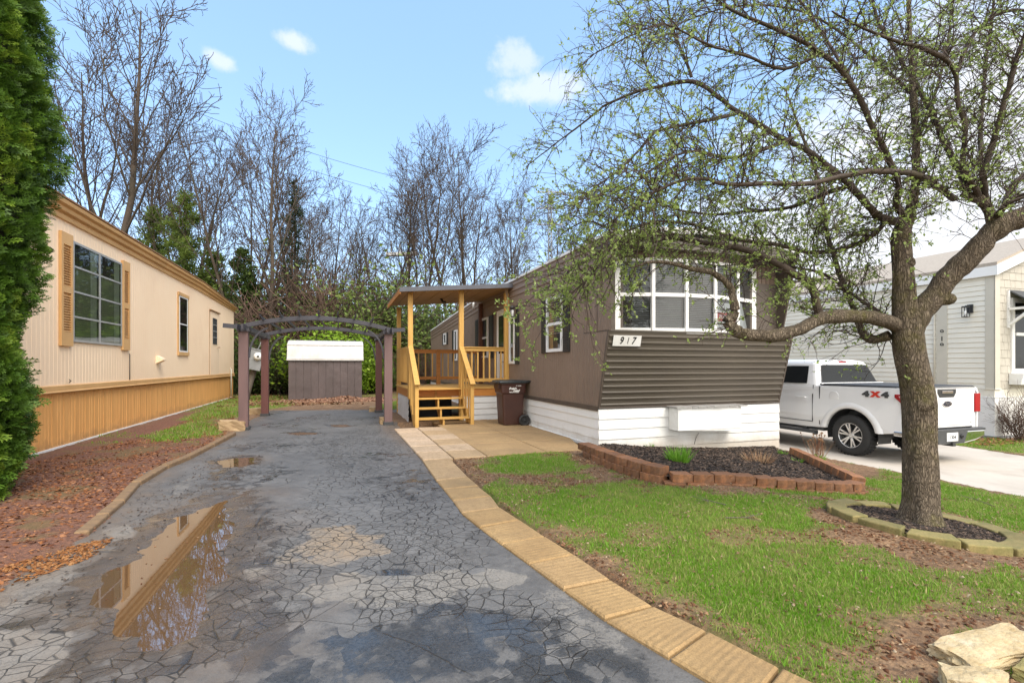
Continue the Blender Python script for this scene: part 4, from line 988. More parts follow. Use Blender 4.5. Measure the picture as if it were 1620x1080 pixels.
mb = MB(); mb.box((VL+.002, UO+11.98, 1.14), (VL+.02, UO+13.4, 3.62)); dr = mb.build('door', MT['cream'], BH)
mb = MB(); mb.box((VL+.002, UO+11.9, 3.63), (VL+.06, UO+13.5, 3.68)); mb.box((VL+.002, UO+11.93, 1.14), (VL+.012, UO+11.97, 3.62)); mb.build('door_drip_cap', MT['tan_dark'], dr)
mb = MB(); win_u(mb, VL+.02, UO+12.35, UO+13.0, 2.35, 3.38, .04, .02, 1); mb.box((VL+.02, UO+12.39, 2.39), (VL+.024, UO+12.96, 3.34)); dw = mb.build('door_window', MT['trim_grey'], dr)
mb = MB()
for k in range(1, 4): mb.box((VL+.022, UO+12.37, 2.35+k*.25), (VL+.05, UO+12.98, 2.38+k*.25))
mb.build('louvre', MT['alum'], dw)
mb = MB(); mb.beam((VL+.02, UO+13.2, 2.24), (VL+.09, UO+13.2, 2.24), .03, .03); mb.beam((VL+.09, UO+13.08, 2.24), (VL+.09, UO+13.26, 2.24), .02, .03); mb.build('handle', MT['tan_dark'], dr)
mb = MB(); mb.prism([(0,.0),(.16,-.10),(.16,-.14),(0,-.22)], (VL+.002, UO+6.1, 1.78), (1,0,0), (0,0,1), (0,.28,0)); mb.build('vent_hood', MT['cream'], BH)
mb = MB(); mb.tube([(VL+.02, UO+4.28, BZ+.12), (VL+.02, UO+4.28, BZ+.72), (VL+.0, UO+4.31, BZ+.74)], .011, 6); mb.tube([(VL+.012, UO+1.5, BZ+.14), (VL+.05, UO+1.48, BZ+.17), (VL+.06, UO+1.4, BZ+.2)], .008, 6); mb.build('loose_wire', MT['old_wood'], BH)
mb = MB(); mb.tube([(VL+.06, U1-.9, .1), (VL+.06, U1-.9, 1.15), (VL+.05, U1-.86, 1.32), (VL+.0, U1-.8, 1.38)], .03, 8); mb.build('conduit', MT['vinyl_trim'], BH)

# ================================================================ 919: pale vinyl home on the right
VC, UC, GC = 11.02, -.26, -.33
RH = thing('mobile_home', 'pale vinyl sided home numbered 919 with white skirting behind the white pickup', 'mobile home', VC+2, UC+3, GC)
ZE = 4.02; ZS = .91; LU = 16
mb = MB(); mb.sweep(lap(ZS, ZE, .132, .018), (VC, UC+.1, 0), (0,0,1), (-1,0,0), (0, LU, 0)); mb.box((VC+.004, UC+.03, ZS), (VC+5.0, UC+LU, ZE-.02)); mb.build('wall', MT['vinyl'], RH)
mb = MB(); mb.box((VC-.03, UC-.03, ZS+.0), (VC+.02, UC+.17, ZE)); mb.box((VC-.03, UC-.035, ZS), (VC+.17, UC-.005, ZE)); mb.box((VC-.032, UC+1.0, ZS), (VC-.02, UC+1.25, ZE)); mb.build('corner_board', MT['vinyl_trim'], RH)
mb = MB()
z = ZS; k = 0
while z < 5.6:
    x = VC+.17+(.0 if k % 2 else -.12)
    while x < VC+5.0:
        wv_ = random.uniform(.17, .30); x0 = max(x, VC+.17); x1 = min(x+wv_-.008, VC+5)
        top = ZE+.37*(min(x0, 2*VC+5.2-x0)-VC) if x0 < VC+2.6 else ZE+.37*(VC+5.2-x1)
        if x1 > x0 and z < top: mb.prism([(0,-.026),(.0,-.012),(min(.2, max(.02, top-z)),-.002),(min(.2, max(.02, top-z)),-.016)], (x0, UC, z), (0,0,1), (0,1,0), (x1-x0, 0, 0))
        x += wv_
    z += .197; k += 1
mb.build('gable_shakes', MT['shingle'], RH)
mb = MB(); mb.prism([(0, ZE), (5.2, ZE), (2.6, ZE+.96)], (VC, UC+.02, 0), (1,0,0), (0,0,1), (0,.03,0)); mb.build('gable', MT['vinyl_trim'], RH)
mb = MB(); n = 0
for s in (0, 1):
    f_ = lambda x: (VC+x) if s == 0 else (VC+5.2-x)
    x0, x1 = -.09, 2.6
    mb.prism([(f_(x0), ZE+.37*x0), (f_(x1), ZE+.37*x1), (f_(x1), ZE+.37*x1+.09), (f_(x0), ZE+.37*x0+.09)] if s == 0 else [(f_(x0), ZE+.37*x0), (f_(x0), ZE+.37*x0+.09), (f_(x1), ZE+.37*x1+.09), (f_(x1), ZE+.37*x1)], (0, UC-.10, 0), (1,0,0), (0,0,1), (0, LU+.3, 0))
mb.build('roof', MT['tan_shingle'], RH)
mb = MB(); mb.box((VC-.115, UC-.095, ZE-.27), (VC-.09, UC+LU, ZE-.035)); mb.box((VC-.09, UC-.09, ZE-.27), (VC-.03, UC+LU, ZE-.24))
mb.prism([(-.118, ZE-.272), (2.6, ZE+.74), (2.6, ZE+.98), (-.118, ZE-.03)], (VC, UC-.125, 0), (1,0,0), (0,0,1), (0,.03,0)); mb.prism([(5.318, ZE-.272), (5.318, ZE-.03), (2.601, ZE+.98), (2.601, ZE+.74)], (VC, UC-.125, 0), (1,0,0), (0,0,1), (0,.03,0))
mb.build('fascia', MT['white_paint'], RH)
mb = MB(); mb.box((VC-.02, UC-.02, GC-.1), (VC+5.1, UC+LU, ZS-.22)); mb.box((VC-.035, UC-.035, ZS-.22), (VC+5.1, UC+LU, ZS-.20)); mb.box((VC-.025, UC-.025, .30), (VC+5.1, UC+LU, .305)); mb.build('skirting', MT['white_paint'], RH)
mb = MB(); mb.box((VC-.015, UC-.015, ZS-.20), (VC+5.1, UC+LU, ZS-.003)); mb.box((VC-.05, UC-.05, ZS-.01), (VC+.2, UC+.2, ZS+.005)); mb.build('sill_band', MT['vinyl'], RH)
mb = MB(); mb.box((VC-.03, UC-.03, GC-.05), (VC+5.1, UC+.0, GC+.06)); mb.box((VC-.03, UC-.0, GC-.05), (VC-.02, UC+LU, GC+.06)); mb.build('footing', MT['steel'], RH)
wv0 = VC+.62; 
mb = MB()
for (a, b) in (((wv0, 1.30), (wv0+.11, 3.22)), ((wv0+.11, 1.30), (wv0+1.35, 1.42)), ((wv0+.11, 3.10), (wv0+1.35, 3.22)), ((wv0+1.35, 1.30), (wv0+1.46, 3.22)), ((wv0+.17, 2.26), (wv0+1.3, 2.34))):
    mb.box((a[0], UC-.06, a[1]), (b[0], UC-.005, b[1]))
f = mb.build('window', MT['white_paint'], RH)
mb = MB(); mb.box((wv0+.1, UC-.033, 1.4), (wv0+1.36, UC-.03, 3.12)); mb.build('pane', MT['truck_glass'], f)
mb = MB(); mb.box((wv0+.08, UC-.36, 2.95), (wv0+1.40, UC-.03, 2.98))
mb.prism([(0,3.42),(-.62,2.95),(-.62,2.91),(0,3.38)], (wv0-.10, UC-.03, 0), (0,1,0), (0,0,1), (1.7,0,0)); aw = mb.build('awning', MT['trim_grey'], RH)
for x in (wv0-.12, wv0+1.5):
    mb = MB(); mb.beam((x, UC-.03, 2.45), (x, UC-.03, 3.40), .07, .06, (0,1,0)); mb.beam((x, UC-.04, 2.93), (x, UC-.60, 2.93), .07, .06); mb.beam((x, UC-.05, 2.52), (x, UC-.50, 2.9), .06, .06)
    mb.build('awning_bracket', MT['white_paint'], aw)
mb = MB(); mb.prism([(-.03,1.02),(-.26,1.02),(-.32,1.30),(-.03,1.30)], (wv0-.08, UC, 0), (0,1,0), (0,0,1), (1.62,0,0)); mb.build('window_box', MT['white_paint'], RH)
mb = MB(); mb.box((VC-.02, UC+.42, 2.86), (VC-.06, UC+.54, 3.08)); mb.beam((VC-.05, UC+.48, 3.02), (VC-.22, UC+.48, 3.04), .02, .02); mb.box((VC-.28, UC+.42, 3.0), (VC-.16, UC+.54, 3.03))
for (x, y) in ((-.28,.42),(-.17,.42),(-.28,.53),(-.17,.53)): mb.box((VC+x, UC+y, 2.76), (VC+x+.012, UC+y+.012, 3.0))
mb.box((VC-.28, UC+.42, 2.75), (VC-.155, UC+.545, 2.765)); lp = mb.build('wall_lamp', MT['black'], RH)
mb = MB(); mb.lathe([(0,.02),(.02,.035),(.1,.03),(.12,0)], (VC-.22, UC+.48, 2.80), (0,0,1), 8); mb.build('lamp_glass', MT['white_ink'], lp)
for ch, z in (('9', 2.40), ('1', 2.22), ('9', 2.04)): text_obj('digit', ch, .185, MT['black_ink'], RH, (VC-.036, UC+1.12, z), '-v', sx=1.1, bold=.002)
mb = MB(); mb.tube([(VC-.05, UC+1.3, .55), (VC-.05, UC+1.3, 3.3)], .02, 6); mb.build('conduit', MT['vinyl_trim'], RH)
# ================================================================ pergola over the drive
PG = thing('pergola', 'arched pergola with four purple brown posts and dark curved beams across the drive', 'pergola', -6.0, 6.6, 0)
def site(px, py): return VU(*gp(px, py))
fl = site(385.5, 680); fr = site(614, 671)
vL, vR = fl[0], fr[0]; uF = (fl[1]+fr[1])/2
bl_ = site(420, 657); br = site(600, 652.5); uB = (bl_[1]+br[1])/2
ph = 2.30
for (v, u, mt, k) in ((vL, uF, 'perg_post', 1), (vR, uF, 'perg_post', 1), ((vL+bl_[0])/2, uB, 'perg_red', .95), ((vR+br[0])/2, uB, 'perg_red', .95)):
    h = .098
    mb = MB(); mb.box((v-h, u-h, .0), (v+h, u+h, ph)); po = mb.build('post', MT[mt], PG, bevel=.006)
    mb = MB(); mb.box((v-h-.025, u-h-.025, -.03), (v+h+.025, u+h+.025, .075)); mb.build('post_base', MT['trim_grey'], po, bevel=.004)
    mb = MB(); mb.box((v-h-.035, u-h-.035, ph-.01), (v+h+.035, u+h+.035, ph+.07)); mb.build('post_cap', MT['perg_beam'], po)
def arch(u, va, vb_, rise, z0, h=.10, t=.04):
    n = 24; mb = MB(); pr = []
    for i in range(n+1):
        s = i/n; v = va+(vb_-va)*s; pr.append((v, z0+rise*(1-(2*s-1)**2)))
    up = [(v, z+h) for v, z in pr][::-1]
    mb.prism(pr+up, (0, u, 0), (1,0,0), (0,0,1), (0, t, 0)); return mb
za = ph+.07
for u in (uF-.1, uF+.06): arch(u, vL-.06, vR+.06, .25, za-.02).build('arch_beam', MT['perg_beam'], PG)
va2, vb2 = (vL+bl_[0])/2, (vR+br[0])/2
for u in (uB-.1, uB+.06): arch(u, va2-.06, vb2+.06, .25, za-.02).build('arch_beam', MT['perg_beam'], PG)
for s in (.13, .25, .37, .5, .63, .75, .87):
    v = vL+(vR-vL)*s; v2 = va2+(vb2-va2)*s; z = za+.25*(1-(2*s-1)**2)+.105
    dvu = (v2-v)/(uB-uF)
    mb = MB(); a = Vector((v-dvu*.75, uF-.75, z)); b = Vector((v2+dvu*.5, uB+.5, z))
    d = b-a; tip = d.normalized()*.18
    mb.beam(a+tip, b-tip, .025, .06); 
    mb.prism([(0,.03),(0,-.03),(.18,-.0),(.2,.05)], tuple(a+tip), tuple(-d.normalized()), (0,0,1), (.03,0,0))
    mb.build('rafter', MT['perg_beam'], PG)
for v, v2 in ((vL, va2), (vR, vb2)):
    mb = MB()
    for dv in (-.06, .06): mb.beam((v+dv, uF-.55, za+.0), (v2+dv, uB+.4, za+.0), .035, .12)
    sgn = -1 if v == vL else 1
    mb.beam((v, uF, za+.02), (v+sgn*.42, uF-.05, za+.05), .05, .10)
    mb.build('side_beam', MT['perg_beam'], PG)
for v, u, s in ((vL, uF, 1), (vR, uF, -1), (va2, uB, 1), (vb2, uB, -1)):
    mb = MB(); pts_ = [(v+s*(.11+.5*(1-math.cos(t))), u, ph-.62+.72*math.sin(t)) for t in np.linspace(0, 1.35, 9)]
    for p_, q_ in zip(pts_[:-1], pts_[1:]): mb.beam(p_, q_, .04, .06, (0,1,0))
    mb.build('brace', MT['perg_beam'], PG)
# rough stone blocks at the post feet
def rock(name, label, cat, c, sx, sy, sz, mt, seed, rz=0, group=None, flat=.5):
    import bmesh
    bm = bmesh.new(); bmesh.ops.create_cube(bm, size=2); bmesh.ops.subdivide_edges(bm, edges=bm.edges, cuts=9, use_grid_fill=True)
    rg = np.random.default_rng(seed); ph_ = rg.random((6, 4))*6
    for v in bm.verts:
        p = v.co.copy(); n_ = p.normalized(); p = p*(1-flat*.30)+n_*1.15*flat*.30
        k = 1+.10*math.sin(p.x*2.1+ph_[0][0])*math.sin(p.y*1.8+ph_[0][1])+.06*math.sin(p.x*5+ph_[1][0]+p.z*3)*math.sin(p.y*4.4+ph_[1][1])+.03*math.sin(p.z*9+ph_[2][0])*math.sin(p.x*9+p.y*7)
        q = p*k; q.z += .10*math.sin(p.x*1.7+ph_[3][0])*(1 if p.z > 0 else .3)+.06*math.sin(p.y*2.5+ph_[3][1])
        nz_ = float(fbm(np.array([p.x*2+seed]), np.array([p.y*2+p.z*3]), 4, 1.5, seed))-.5
        q += n_*nz_*.14
        v.co = (q.x*sx, q.y*sy, q.z*sz)
    me = bpy.data.meshes.new(name); bm.to_mesh(me); bm.free(); me.materials.append(mt)
    o = bpy.data.objects.new(name, me); C.objects.link(o); o.location = c; o.rotation_euler = (0, 0, rz); tag(o, label, cat, group)
    return o
x, y = gp(368, 681); rock('stone_block', 'tan stone block against the foot of the near left pergola post', 'stone', (x, y, .1), .27, .13, .13, MT['block_tan'], 5, TH, flat=.2)
x, y = gp(408, 655.5); rock('stone_block', 'small tan stone block beside the far left pergola post', 'stone', (x, y, .1), .24, .12, .10, MT['block_tan'], 6, TH, flat=.2)
x, y = gp(607, 670); rock('stone_block', 'pale stone block inside the near right pergola post', 'stone', (x, y, .08), .10, .14, .09, MT['block_tan'], 7, TH, flat=.2)
x, y = gp(592, 650.5); rock('stone_block', 'stone block behind the far right pergola post', 'stone', (x, y, .06), .16, .12, .09, MT['block_tan'], 8, TH, flat=.2)

# ================================================================ shed
v0, us_ = site(456, 633.5); v1 = v0+3.02; SU = us_+.1
SH = thing('shed', 'dented dark grey metal shed with a white ribbed gambrel roof', 'shed', (v0+v1)/2, SU+1, 0)
hw = 1.78; dp = 2.3
mb = MB(); mb.box((v0+.02, SU+.03, 0), (v1-.02, SU+dp-.03, hw)); 
pr = ribs(v0, v1, .302, .012, .04)
mb.sweep(pr, (0, SU+.0, .02), (1,0,0), (0,-1,0), (0,0,hw-.02)); mb.box((v0, SU+.004, .02), (v0+.02, SU+dp, hw)); mb.box((v1-.02, SU+.004, .02), (v1, SU+dp, hw))
mb.prism([(0,hw),(.12,hw+.62),(.55,hw+.78),(dp-.55,hw+.78),(dp-.12,hw+.62),(dp,hw)], (v0+.01, SU, 0), (0,1,0), (0,0,1), (v1-v0-.02,0,0))
mb.build('wall', MT['shed_wall'], SH)
mb = MB(); gp_ = [(-.07,hw-.03),(.10,hw+.58),(.16,hw+.66),(.55,hw+.80),(dp/2,hw+.86),(dp-.55,hw+.80),(dp-.1,hw+.62),(dp+.06,hw-.03)]
mb.prism(gp_+[(y, z-.03) for y, z in gp_[::-1]], (v0-.06, SU, 0), (0,1,0), (0,0,1), (v1-v0+.12,0,0))
for i in range(11):
    x = v0-.045+i*(v1-v0+.06)/10
    mb.prism([(y-.012 if y < dp/2 else y, z+.012) for y, z in gp_[:5]]+[(y, z-.005) for y, z in gp_[:5][::-1]], (x, SU, 0), (0,1,0), (0,0,1), (.022,0,0))
mb.box((v0-.065, SU+.085, hw+.595), (v1+.065, SU+.125, hw+.64))
mb.build('roof', MT['shed_roof'], SH)
mb = MB(); mb.box((v0-.07, SU-.085, hw-.06), (v1+.07, SU-.06, hw+.02)); mb.build('eave_trim', MT['shed_roof'], SH)

# ================================================================ leaning electric meter post
x, y = gp(394, 634.5); MP = thingw('meter_post', 'grey electric meter box on a leaning weathered wooden post behind the pergola', 'meter post', (x, y, 0), TH)
mb = MB(); mb.tube([(-.12,0,-.05),(-.02,0,.55),(.17,.02,1.25),(.26,.02,1.6)], [.13,.12,.115,.11], 10); mb.build('post', MT['old_wood'], MP)
mb = MB(); ax = Vector((.97,0,-.24)).normalized(); az = Vector((.24,0,.97)); c = Vector((.25,-.22,1.74)); mb.obox(c, ax*.30, (0,.10,0), az*.42); mb.obox(c+Vector((0,-.0,0))+az*.44, ax*.33, (0,.13,0), az*.018); mb.obox(c+Vector((0,-.107,0)), ax*.31, (0,.006,0), az*.012); bx_ = mb.build('meter_box', MT['steel'], MP, bevel=.01)
mb = MB(); mb.lathe([(0,.17),(.03,.17),(.04,.14),(.12,.13),(.15,.09),(.155,0)], tuple(c+az*.16+ax*.10+Vector((0,-.10,0))), (0,-1,0), 20); mb.build('meter_dial', MT['white_ink'], bx_)
mb = MB(); mb.lathe([(0,.045),(.012,.045),(.013,0)], tuple(c+az*.17+ax*.12+Vector((0,-.255,0))), (0,-1,0), 12); mb.build('dial_face', MT['trim_grey'], bx_)
mb = MB(); mb.tube([tuple(c+az*.4), tuple(c+az*.8+Vector((.05,.1,0))), tuple(c+az*1.0+Vector((.06,.12,0)))], .025, 8); mb.build('conduit', MT['steel'], MP)
# gas meters by the shed
for i, (px, py, lab) in enumerate(((574.5, 620.5, 'grey gas meter against the shed corner, nearer to the shed'), (585.5, 619.5, 'grey gas meter with a regulator, farther from the shed'))):
    x, y = gp(px, py); G = thingw('gas_meter', lab, 'gas meter', (x, y, 0), TH, 'gas meters by the shed')
    mb = MB(); mb.lathe([(0,.17),(.02,.22),(.18,.24),(.34,.22),(.36,.15),(.37,0)], (0,.14,.45), (0,-1,0), 20); mb.box((-.2,-.16,.3), (.2,.12,.62)); mb.build('body', MT['meter'], G, bevel=.03)
    mb = MB(); mb.box((-.13,-.20,.66), (.13,.08,.88)); mb.lathe([(0,.10),(.03,.10),(.04,0)], (0,-.2,.77), (0,-1,0), 14); mb.build('index_box', MT['steel'], G, bevel=.02)
    mb = MB(); mb.tube([(-.17,0,0), (-.17,0,.85), (-.10,0,.95), (.0,.05,1.0), (.24,.05,1.0)], .03, 8); mb.tube([(.17,0,.6), (.17,0,1.0)], .03, 8)
    if i: mb.lathe([(0,.05),(.02,.16),(.08,.17),(.10,.09),(.16,.07),(.17,0)], (.38,.04,.9), (.2,-1,.3), 16)
    mb.build('pipe', MT['meter'], G)

# ================================================================ white pickup truck (origin: rear axle, on the ground; y forward)
gT = gz(*W(6.13, -.87)[:2])
T = thingw('pickup_truck', 'white crew cab pickup truck parked beside the brown home, seen from behind', 'pickup truck', W(6.17, -.85, gT), TH)
mt = MT['truck']
hwid = .985
def arcpts(cy, r, z0, n=14):
    a0 = math.asin((z0-.42)/r); return [(cy+r*math.cos(a), .42+r*math.sin(a)) for a in np.linspace(math.pi-a0, a0, n)]
# lower body: side outline with both wheel openings
zb_ = .50
rear = arcpts(0, .53, zb_); front = arcpts(3.68, .53, zb_)
out_ = [(-1.10, .62)]+[(-.78, zb_+.04)]+rear+[(1.0, zb_-.02), (2.9, zb_-.02)]+front+[(4.45, zb_), (4.60, .75), (4.60, 1.05), (4.5, 1.16), (3.2, 1.22), (2.75, 1.36), (.72, 1.385), (-1.08, 1.40), (-1.115, 1.3)]
def side_shell():
    mb = MB(); n = len(out_)
    prof_ = [(-hwid+.05, 0), (hwid-.05, 0)]
    # cross-section: tumblehome by height
    def xw(z): return hwid-.035*max(0, (z-.95)/.45)**2-.03*max(0, (.75-z)/.3)
    for s in (-1, 1):
        base = len(mb.v)
        mb.v += [(s*xw(z), y, z) for y, z in out_]+[(s*(xw(z)-.06), y, z) for y, z in out_]
        mb.f.append([base+i for i in (range(n) if s > 0 else range(n)[::-1])]); mb.m.append(0); mb.s.append(False)
        for i in range(n):
            j = (i+1) % n
            f_ = [base+i, base+n+i, base+n+j, base+j]; mb.f.append(f_ if s > 0 else f_[::-1]); mb.m.append(0); mb.s.append(False)
    return mb
mb = side_shell()
mb.box((-.93, 2.75, .9), (.93, 4.5, 1.19))
mb.box((-.92, .62, .55), (.92, 2.9, 1.36)); mb.box((-.92, 4.35, .6), (.92, 4.58, 1.1))
body = mb.build('body', mt, T, bevel=.018, seg=3)
# inner guards, floor pan, axle: dark
mb = MB()
for cy in (0, 3.68):
    for s in (-1, 1):
        pts_ = arcpts(cy, .525, .30, 16); n_ = len(pts_)
        vs = [(s*.92, y, z) for y, z in pts_]+[(s*.55, y, z) for y, z in pts_]
        mb.add(vs, [(i, i+1, n_+i+1, n_+i) for i in range(n_-1)]+[tuple(range(n_, 2*n_))])
mb.box((-.60, -1.02, .50), (.60, 4.4, .62)); mb.box((-.90, .62, .42), (.90, 2.95, .56)); mb.box((-.80, -.95, .58), (.80, -.60, .70))
mb.lathe([(-.9,.05),(.9,.05)], (0,0,.42), (1,0,0), 10); mb.lathe([(0,.05),(.05,.16),(.25,.16),(.3,.05)], (-.15,0,.42), (1,0,0), 12)
mb.tube([(.35,-.3,.40),(.5,-.7,.40),(.62,-1.02,.38)], .045, 10); mb.build('underbody', MT['trim_grey'], T)
for s in (-1, 1):                              # flared lips round the openings
    for cy in (0, 3.68):
        mb = MB()
        a = arcpts(cy, .53, .52, 20); b = arcpts(cy, .60, .52, 20); c_ = arcpts(cy, .66, .52, 20); n_ = 20
        vs = [(s*(hwid-.07), y, z) for y, z in a]+[(s*(hwid+.022), y, z) for y, z in a]+[(s*(hwid+.022), y, z) for y, z in b]+[(s*(hwid-.016-.035*max(0,(z-.95)/.45)**2), y, z) for y, z in c_]
        mb.add(vs, [(k*n_+i, k*n_+i+1, (k+1)*n_+i+1, (k+1)*n_+i) if s < 0 else (k*n_+i, (k+1)*n_+i, (k+1)*n_+i+1, k*n_+i+1) for k in range(3) for i in range(n_-1)], True)
        mb.build('wheel_arch', mt, T)
# cab: lofted greenhouse
def cabring(z, hw_, y0, y1, r=.12):
    o = []
    for (sx, cy, a0) in ((1,y0,-90),(1,y1,0),(-1,y1,90),(-1,y0,180)):
        cyy = cy+r if cy == y0 else cy-r
        for k in range(5): a = R(a0+90*k/4); o.append((sx*(hw_-r)+r*math.cos(a), cyy+r*math.sin(a), z))
    return o
mb = MB(); loft(mb, [cabring(1.34,.955,.70,2.95), cabring(1.40,.945,.70,2.93), cabring(1.84,.78,.86,2.25), cabring(1.90,.74,.90,2.18), cabring(1.945,.62,1.05,2.0)], smooth=False)
cab = mb.build('cab', mt, T, bevel=.02)
# windows sit a few mm proud of the cab skin
def lerp(a, b, t): return tuple(a[i]+(b[i]-a[i])*t for i in range(3))
def quad_on(mb, c00, c10, c11, c01, s0, s1, t0, t1, n_, push=.006, r=.05):
    pts_ = []
    for (s, t) in ((s0+r, t0), (s1-r, t0), (s1, t0+r), (s1, t1-r), (s1-r, t1), (s0+r, t1), (s0, t1-r), (s0, t0+r)):
        p = lerp(lerp(c00, c10, s), lerp(c01, c11, s), t); pts_.append(tuple(p[i]+n_[i]*push for i in range(3)))
    mb.add(pts_, [tuple(range(8))])
yb0, yb1 = .70, .86
def rq(mb, s0, s1, t0, t1, push): quad_on(mb, (-.945+.08,.70,1.40), (.945-.08,.70,1.40), (.78-.08,.86,1.84), (-.78+.08,.86,1.84), s0, s1, t0, t1, (0,-.94,.34), push, .035)
mb = MB(); rq(mb, .0, 1., .04, .97, .004); mb.build('rear_window_seal', MT['black'], cab)
mb = MB(); rq(mb, .02, .98, .07, .94, .007); mb.build('rear_window', MT['truck_glass'], cab)
for s in (-1, 1):
    for (a0, a1, b0, b1) in ((.98, 1.72, 1.05, 1.72), (1.80, 2.70, 1.80, 2.30)):
        p = [(s*.943, a0, 1.42), (s*.943, a1, 1.42), (s*.797, b1, 1.80), (s*.797, b0, 1.80)]
        p = [(x+s*.008, y, z+.002) for x, y, z in p]; mb = MB(); mb.add(p, [(0,1,2,3) if s > 0 else (3,2,1,0)]); mb.build('side_window', MT['truck_glass'], cab)
mb = MB(); mb.prism([(0,0),(.10,0),(.08,.045),(.01,.04)], (-.11, .875, 1.868), (0,1,0), (0,0,1), (.22,0,0)); mb.build('brake_light', MT['tail_red'], cab, bevel=.008)
# door seams and handles on the left side
mb = MB()
for y in (.82, 1.78, 2.72): mb.box((-hwid-.004, y-.006, .62), (-hwid+.02, y+.006, 1.20)); 
mb.box((-hwid-.004, .82, .60), (-hwid+.02, 2.72, .612)); mb.box((-.975, .655, .56), (-.93, .672, 1.37)); mb.box((-.962, .815, 1.2), (-.93, .827, 1.39))
mb.build('door_seam', MT['trim_grey'], body)
mb = MB()
for y in (.98, 1.95): mb.box((-hwid-.035, y, 1.10), (-hwid-.015, y+.24, 1.14)); mb.box((-hwid-.03, y, 1.105), (-hwid+.02, y+.03, 1.135)); mb.box((-hwid-.03, y+.21, 1.105), (-hwid+.02, y+.24, 1.135))
mb.build('door_handle', mt, body, bevel=.006)
mb = MB(); mb.lathe([(0,.105),(.004,.105),(.005,.098),(.006,0)], (-hwid+.012, .33, 1.18), (-1,0,-.05), 24); mb.build('fuel_door', mt, body)
mb = MB(); mb.box((-1.06, .75, .36), (-.90, 2.95, .42)); mb.box((-1.065, .73, .33), (-.92, .76, .425)); mb.box((-.95, 1.0, .4), (-.85, 1.1, .52)); mb.box((-.95, 2.5, .4), (-.85, 2.6, .52)); mb.build('running_board', MT['trim_grey'], T, bevel=.02)
# bed cover
mb = MB(); mb.box((-.90, -1.06, 1.385), (.90, .66, 1.43)); mb.box((-.955, -1.05, 1.40), (-.90, .68, 1.418)); mb.box((.90, -1.05, 1.40), (.955, .68, 1.418)); mb.build('bed_cover', MT['trim_grey'], T, bevel=.01)
mb = MB(); mb.box((-.94, .63, 1.40), (.94, .69, 1.445)); mb.build('bed_rail', mt, T, bevel=.01)
# tailgate
mb = MB(); tg = [(-.80,.66),(.80,.66),(.80,1.405),(-.80,1.405)]
mb.box((-.80, -1.125, .66), (.80, -1.05, 1.39)); mb.prism([(0,1.39),(-.03,1.405),(.06,1.405),(.075,1.39)], (-.8,-1.125,0), (0,1,0), (0,0,1), (1.6,0,0))
mb.prism([(-.66,.70),(.66,.70),(.62,.96),(-.62,.96)], (0,-1.137,0), (1,0,0), (0,0,1), (0,.02,0)); mb.prism([(-.70,.70),(.70,.70),(.62,1.0),(-.62,1.0)], (0,-1.131,0), (1,0,0), (0,0,1), (0,.02,0))
mb.box((-.97, -1.09, .62), (-.81, -1.0, 1.38)); mb.box((.81, -1.09, .62), (.97, -1.0, 1.38)); mb.box((-.9,-1.0,.62),(.9,-.9,1.36))
tg_ = mb.build('tailgate', mt, T, bevel=.012)
mb = MB(); mb.prism([(-.26,1.37),(.26,1.37),(.26,1.30),(.20,1.22),(-.20,1.22),(-.26,1.30)], (0,-1.134,0), (1,0,0), (0,0,1), (0,.015,0)); mb.build('tailgate_handle', MT['black'], tg_, bevel=.006)
mb = MB(); mb.box((-.15,-1.15,1.29), (.15,-1.13,1.345)); mb.build('camera_trim', MT['chrome'], tg_, bevel=.006)
el = [(.125*math.cos(a), .052*math.sin(a)) for a in np.linspace(0, 2*math.pi, 28, endpoint=False)]
mb = MB(); mb.prism(el, (0,-1.142,1.10), (1,0,0), (0,0,1), (0,.014,0)); em = mb.build('oval_badge', MT['chrome'], tg_)
mb = MB(); mb.prism([(x*.9, z*.84) for x, z in el], (0,-1.145,1.10), (1,0,0), (0,0,1), (0,.01,0)); mb.build('badge_field', MT['blue_oval'], em)
text_obj('badge_script', 'Ford', .07, MT['chrome'], em, (0,-1.147,1.10), '-u', sx=1.15, shear=.35)
text_obj('tailgate_lettering', 'F-150', .045, MT['trim_grey'], tg_, (.66,-1.128,.735), '-u', sx=1.0, bold=.001)
# tail lights wrap the corners
for s in (-1, 1):
    prf = [(-1.10,1.28),(-.86,1.28),(-.855,1.22),(-.97,1.12),(-.975,.93),(-1.10,.92)] 
    mb = MB(); mb.prism(prf, (s*.965, 0, 0), (0,1,0), (0,0,1), (s*.03,0,0)); mb.box((s*.835,-1.125,.93), (s*.995,-1.088,1.28)); tl = mb.build('tail_light', MT['tail_red'], T, bevel=.008)
    mb = MB(); mb.prism([(-1.06,1.25),(-.93,1.25),(-1.0,1.16),(-1.06,1.12),(-1.06,1.15),(-1.015,1.18),(-.975,1.23),(-1.06,1.23)], (s*.996,0,0), (0,1,0), (0,0,1), (s*.004,0,0))
    mb.prism([(-1.06,1.06),(-1.01,1.06),(-1.01,.96),(-1.06,.96)], (s*.996,0,0), (0,1,0), (0,0,1), (s*.004,0,0)); mb.build('lamp_insert', MT['tail_clear'], tl)
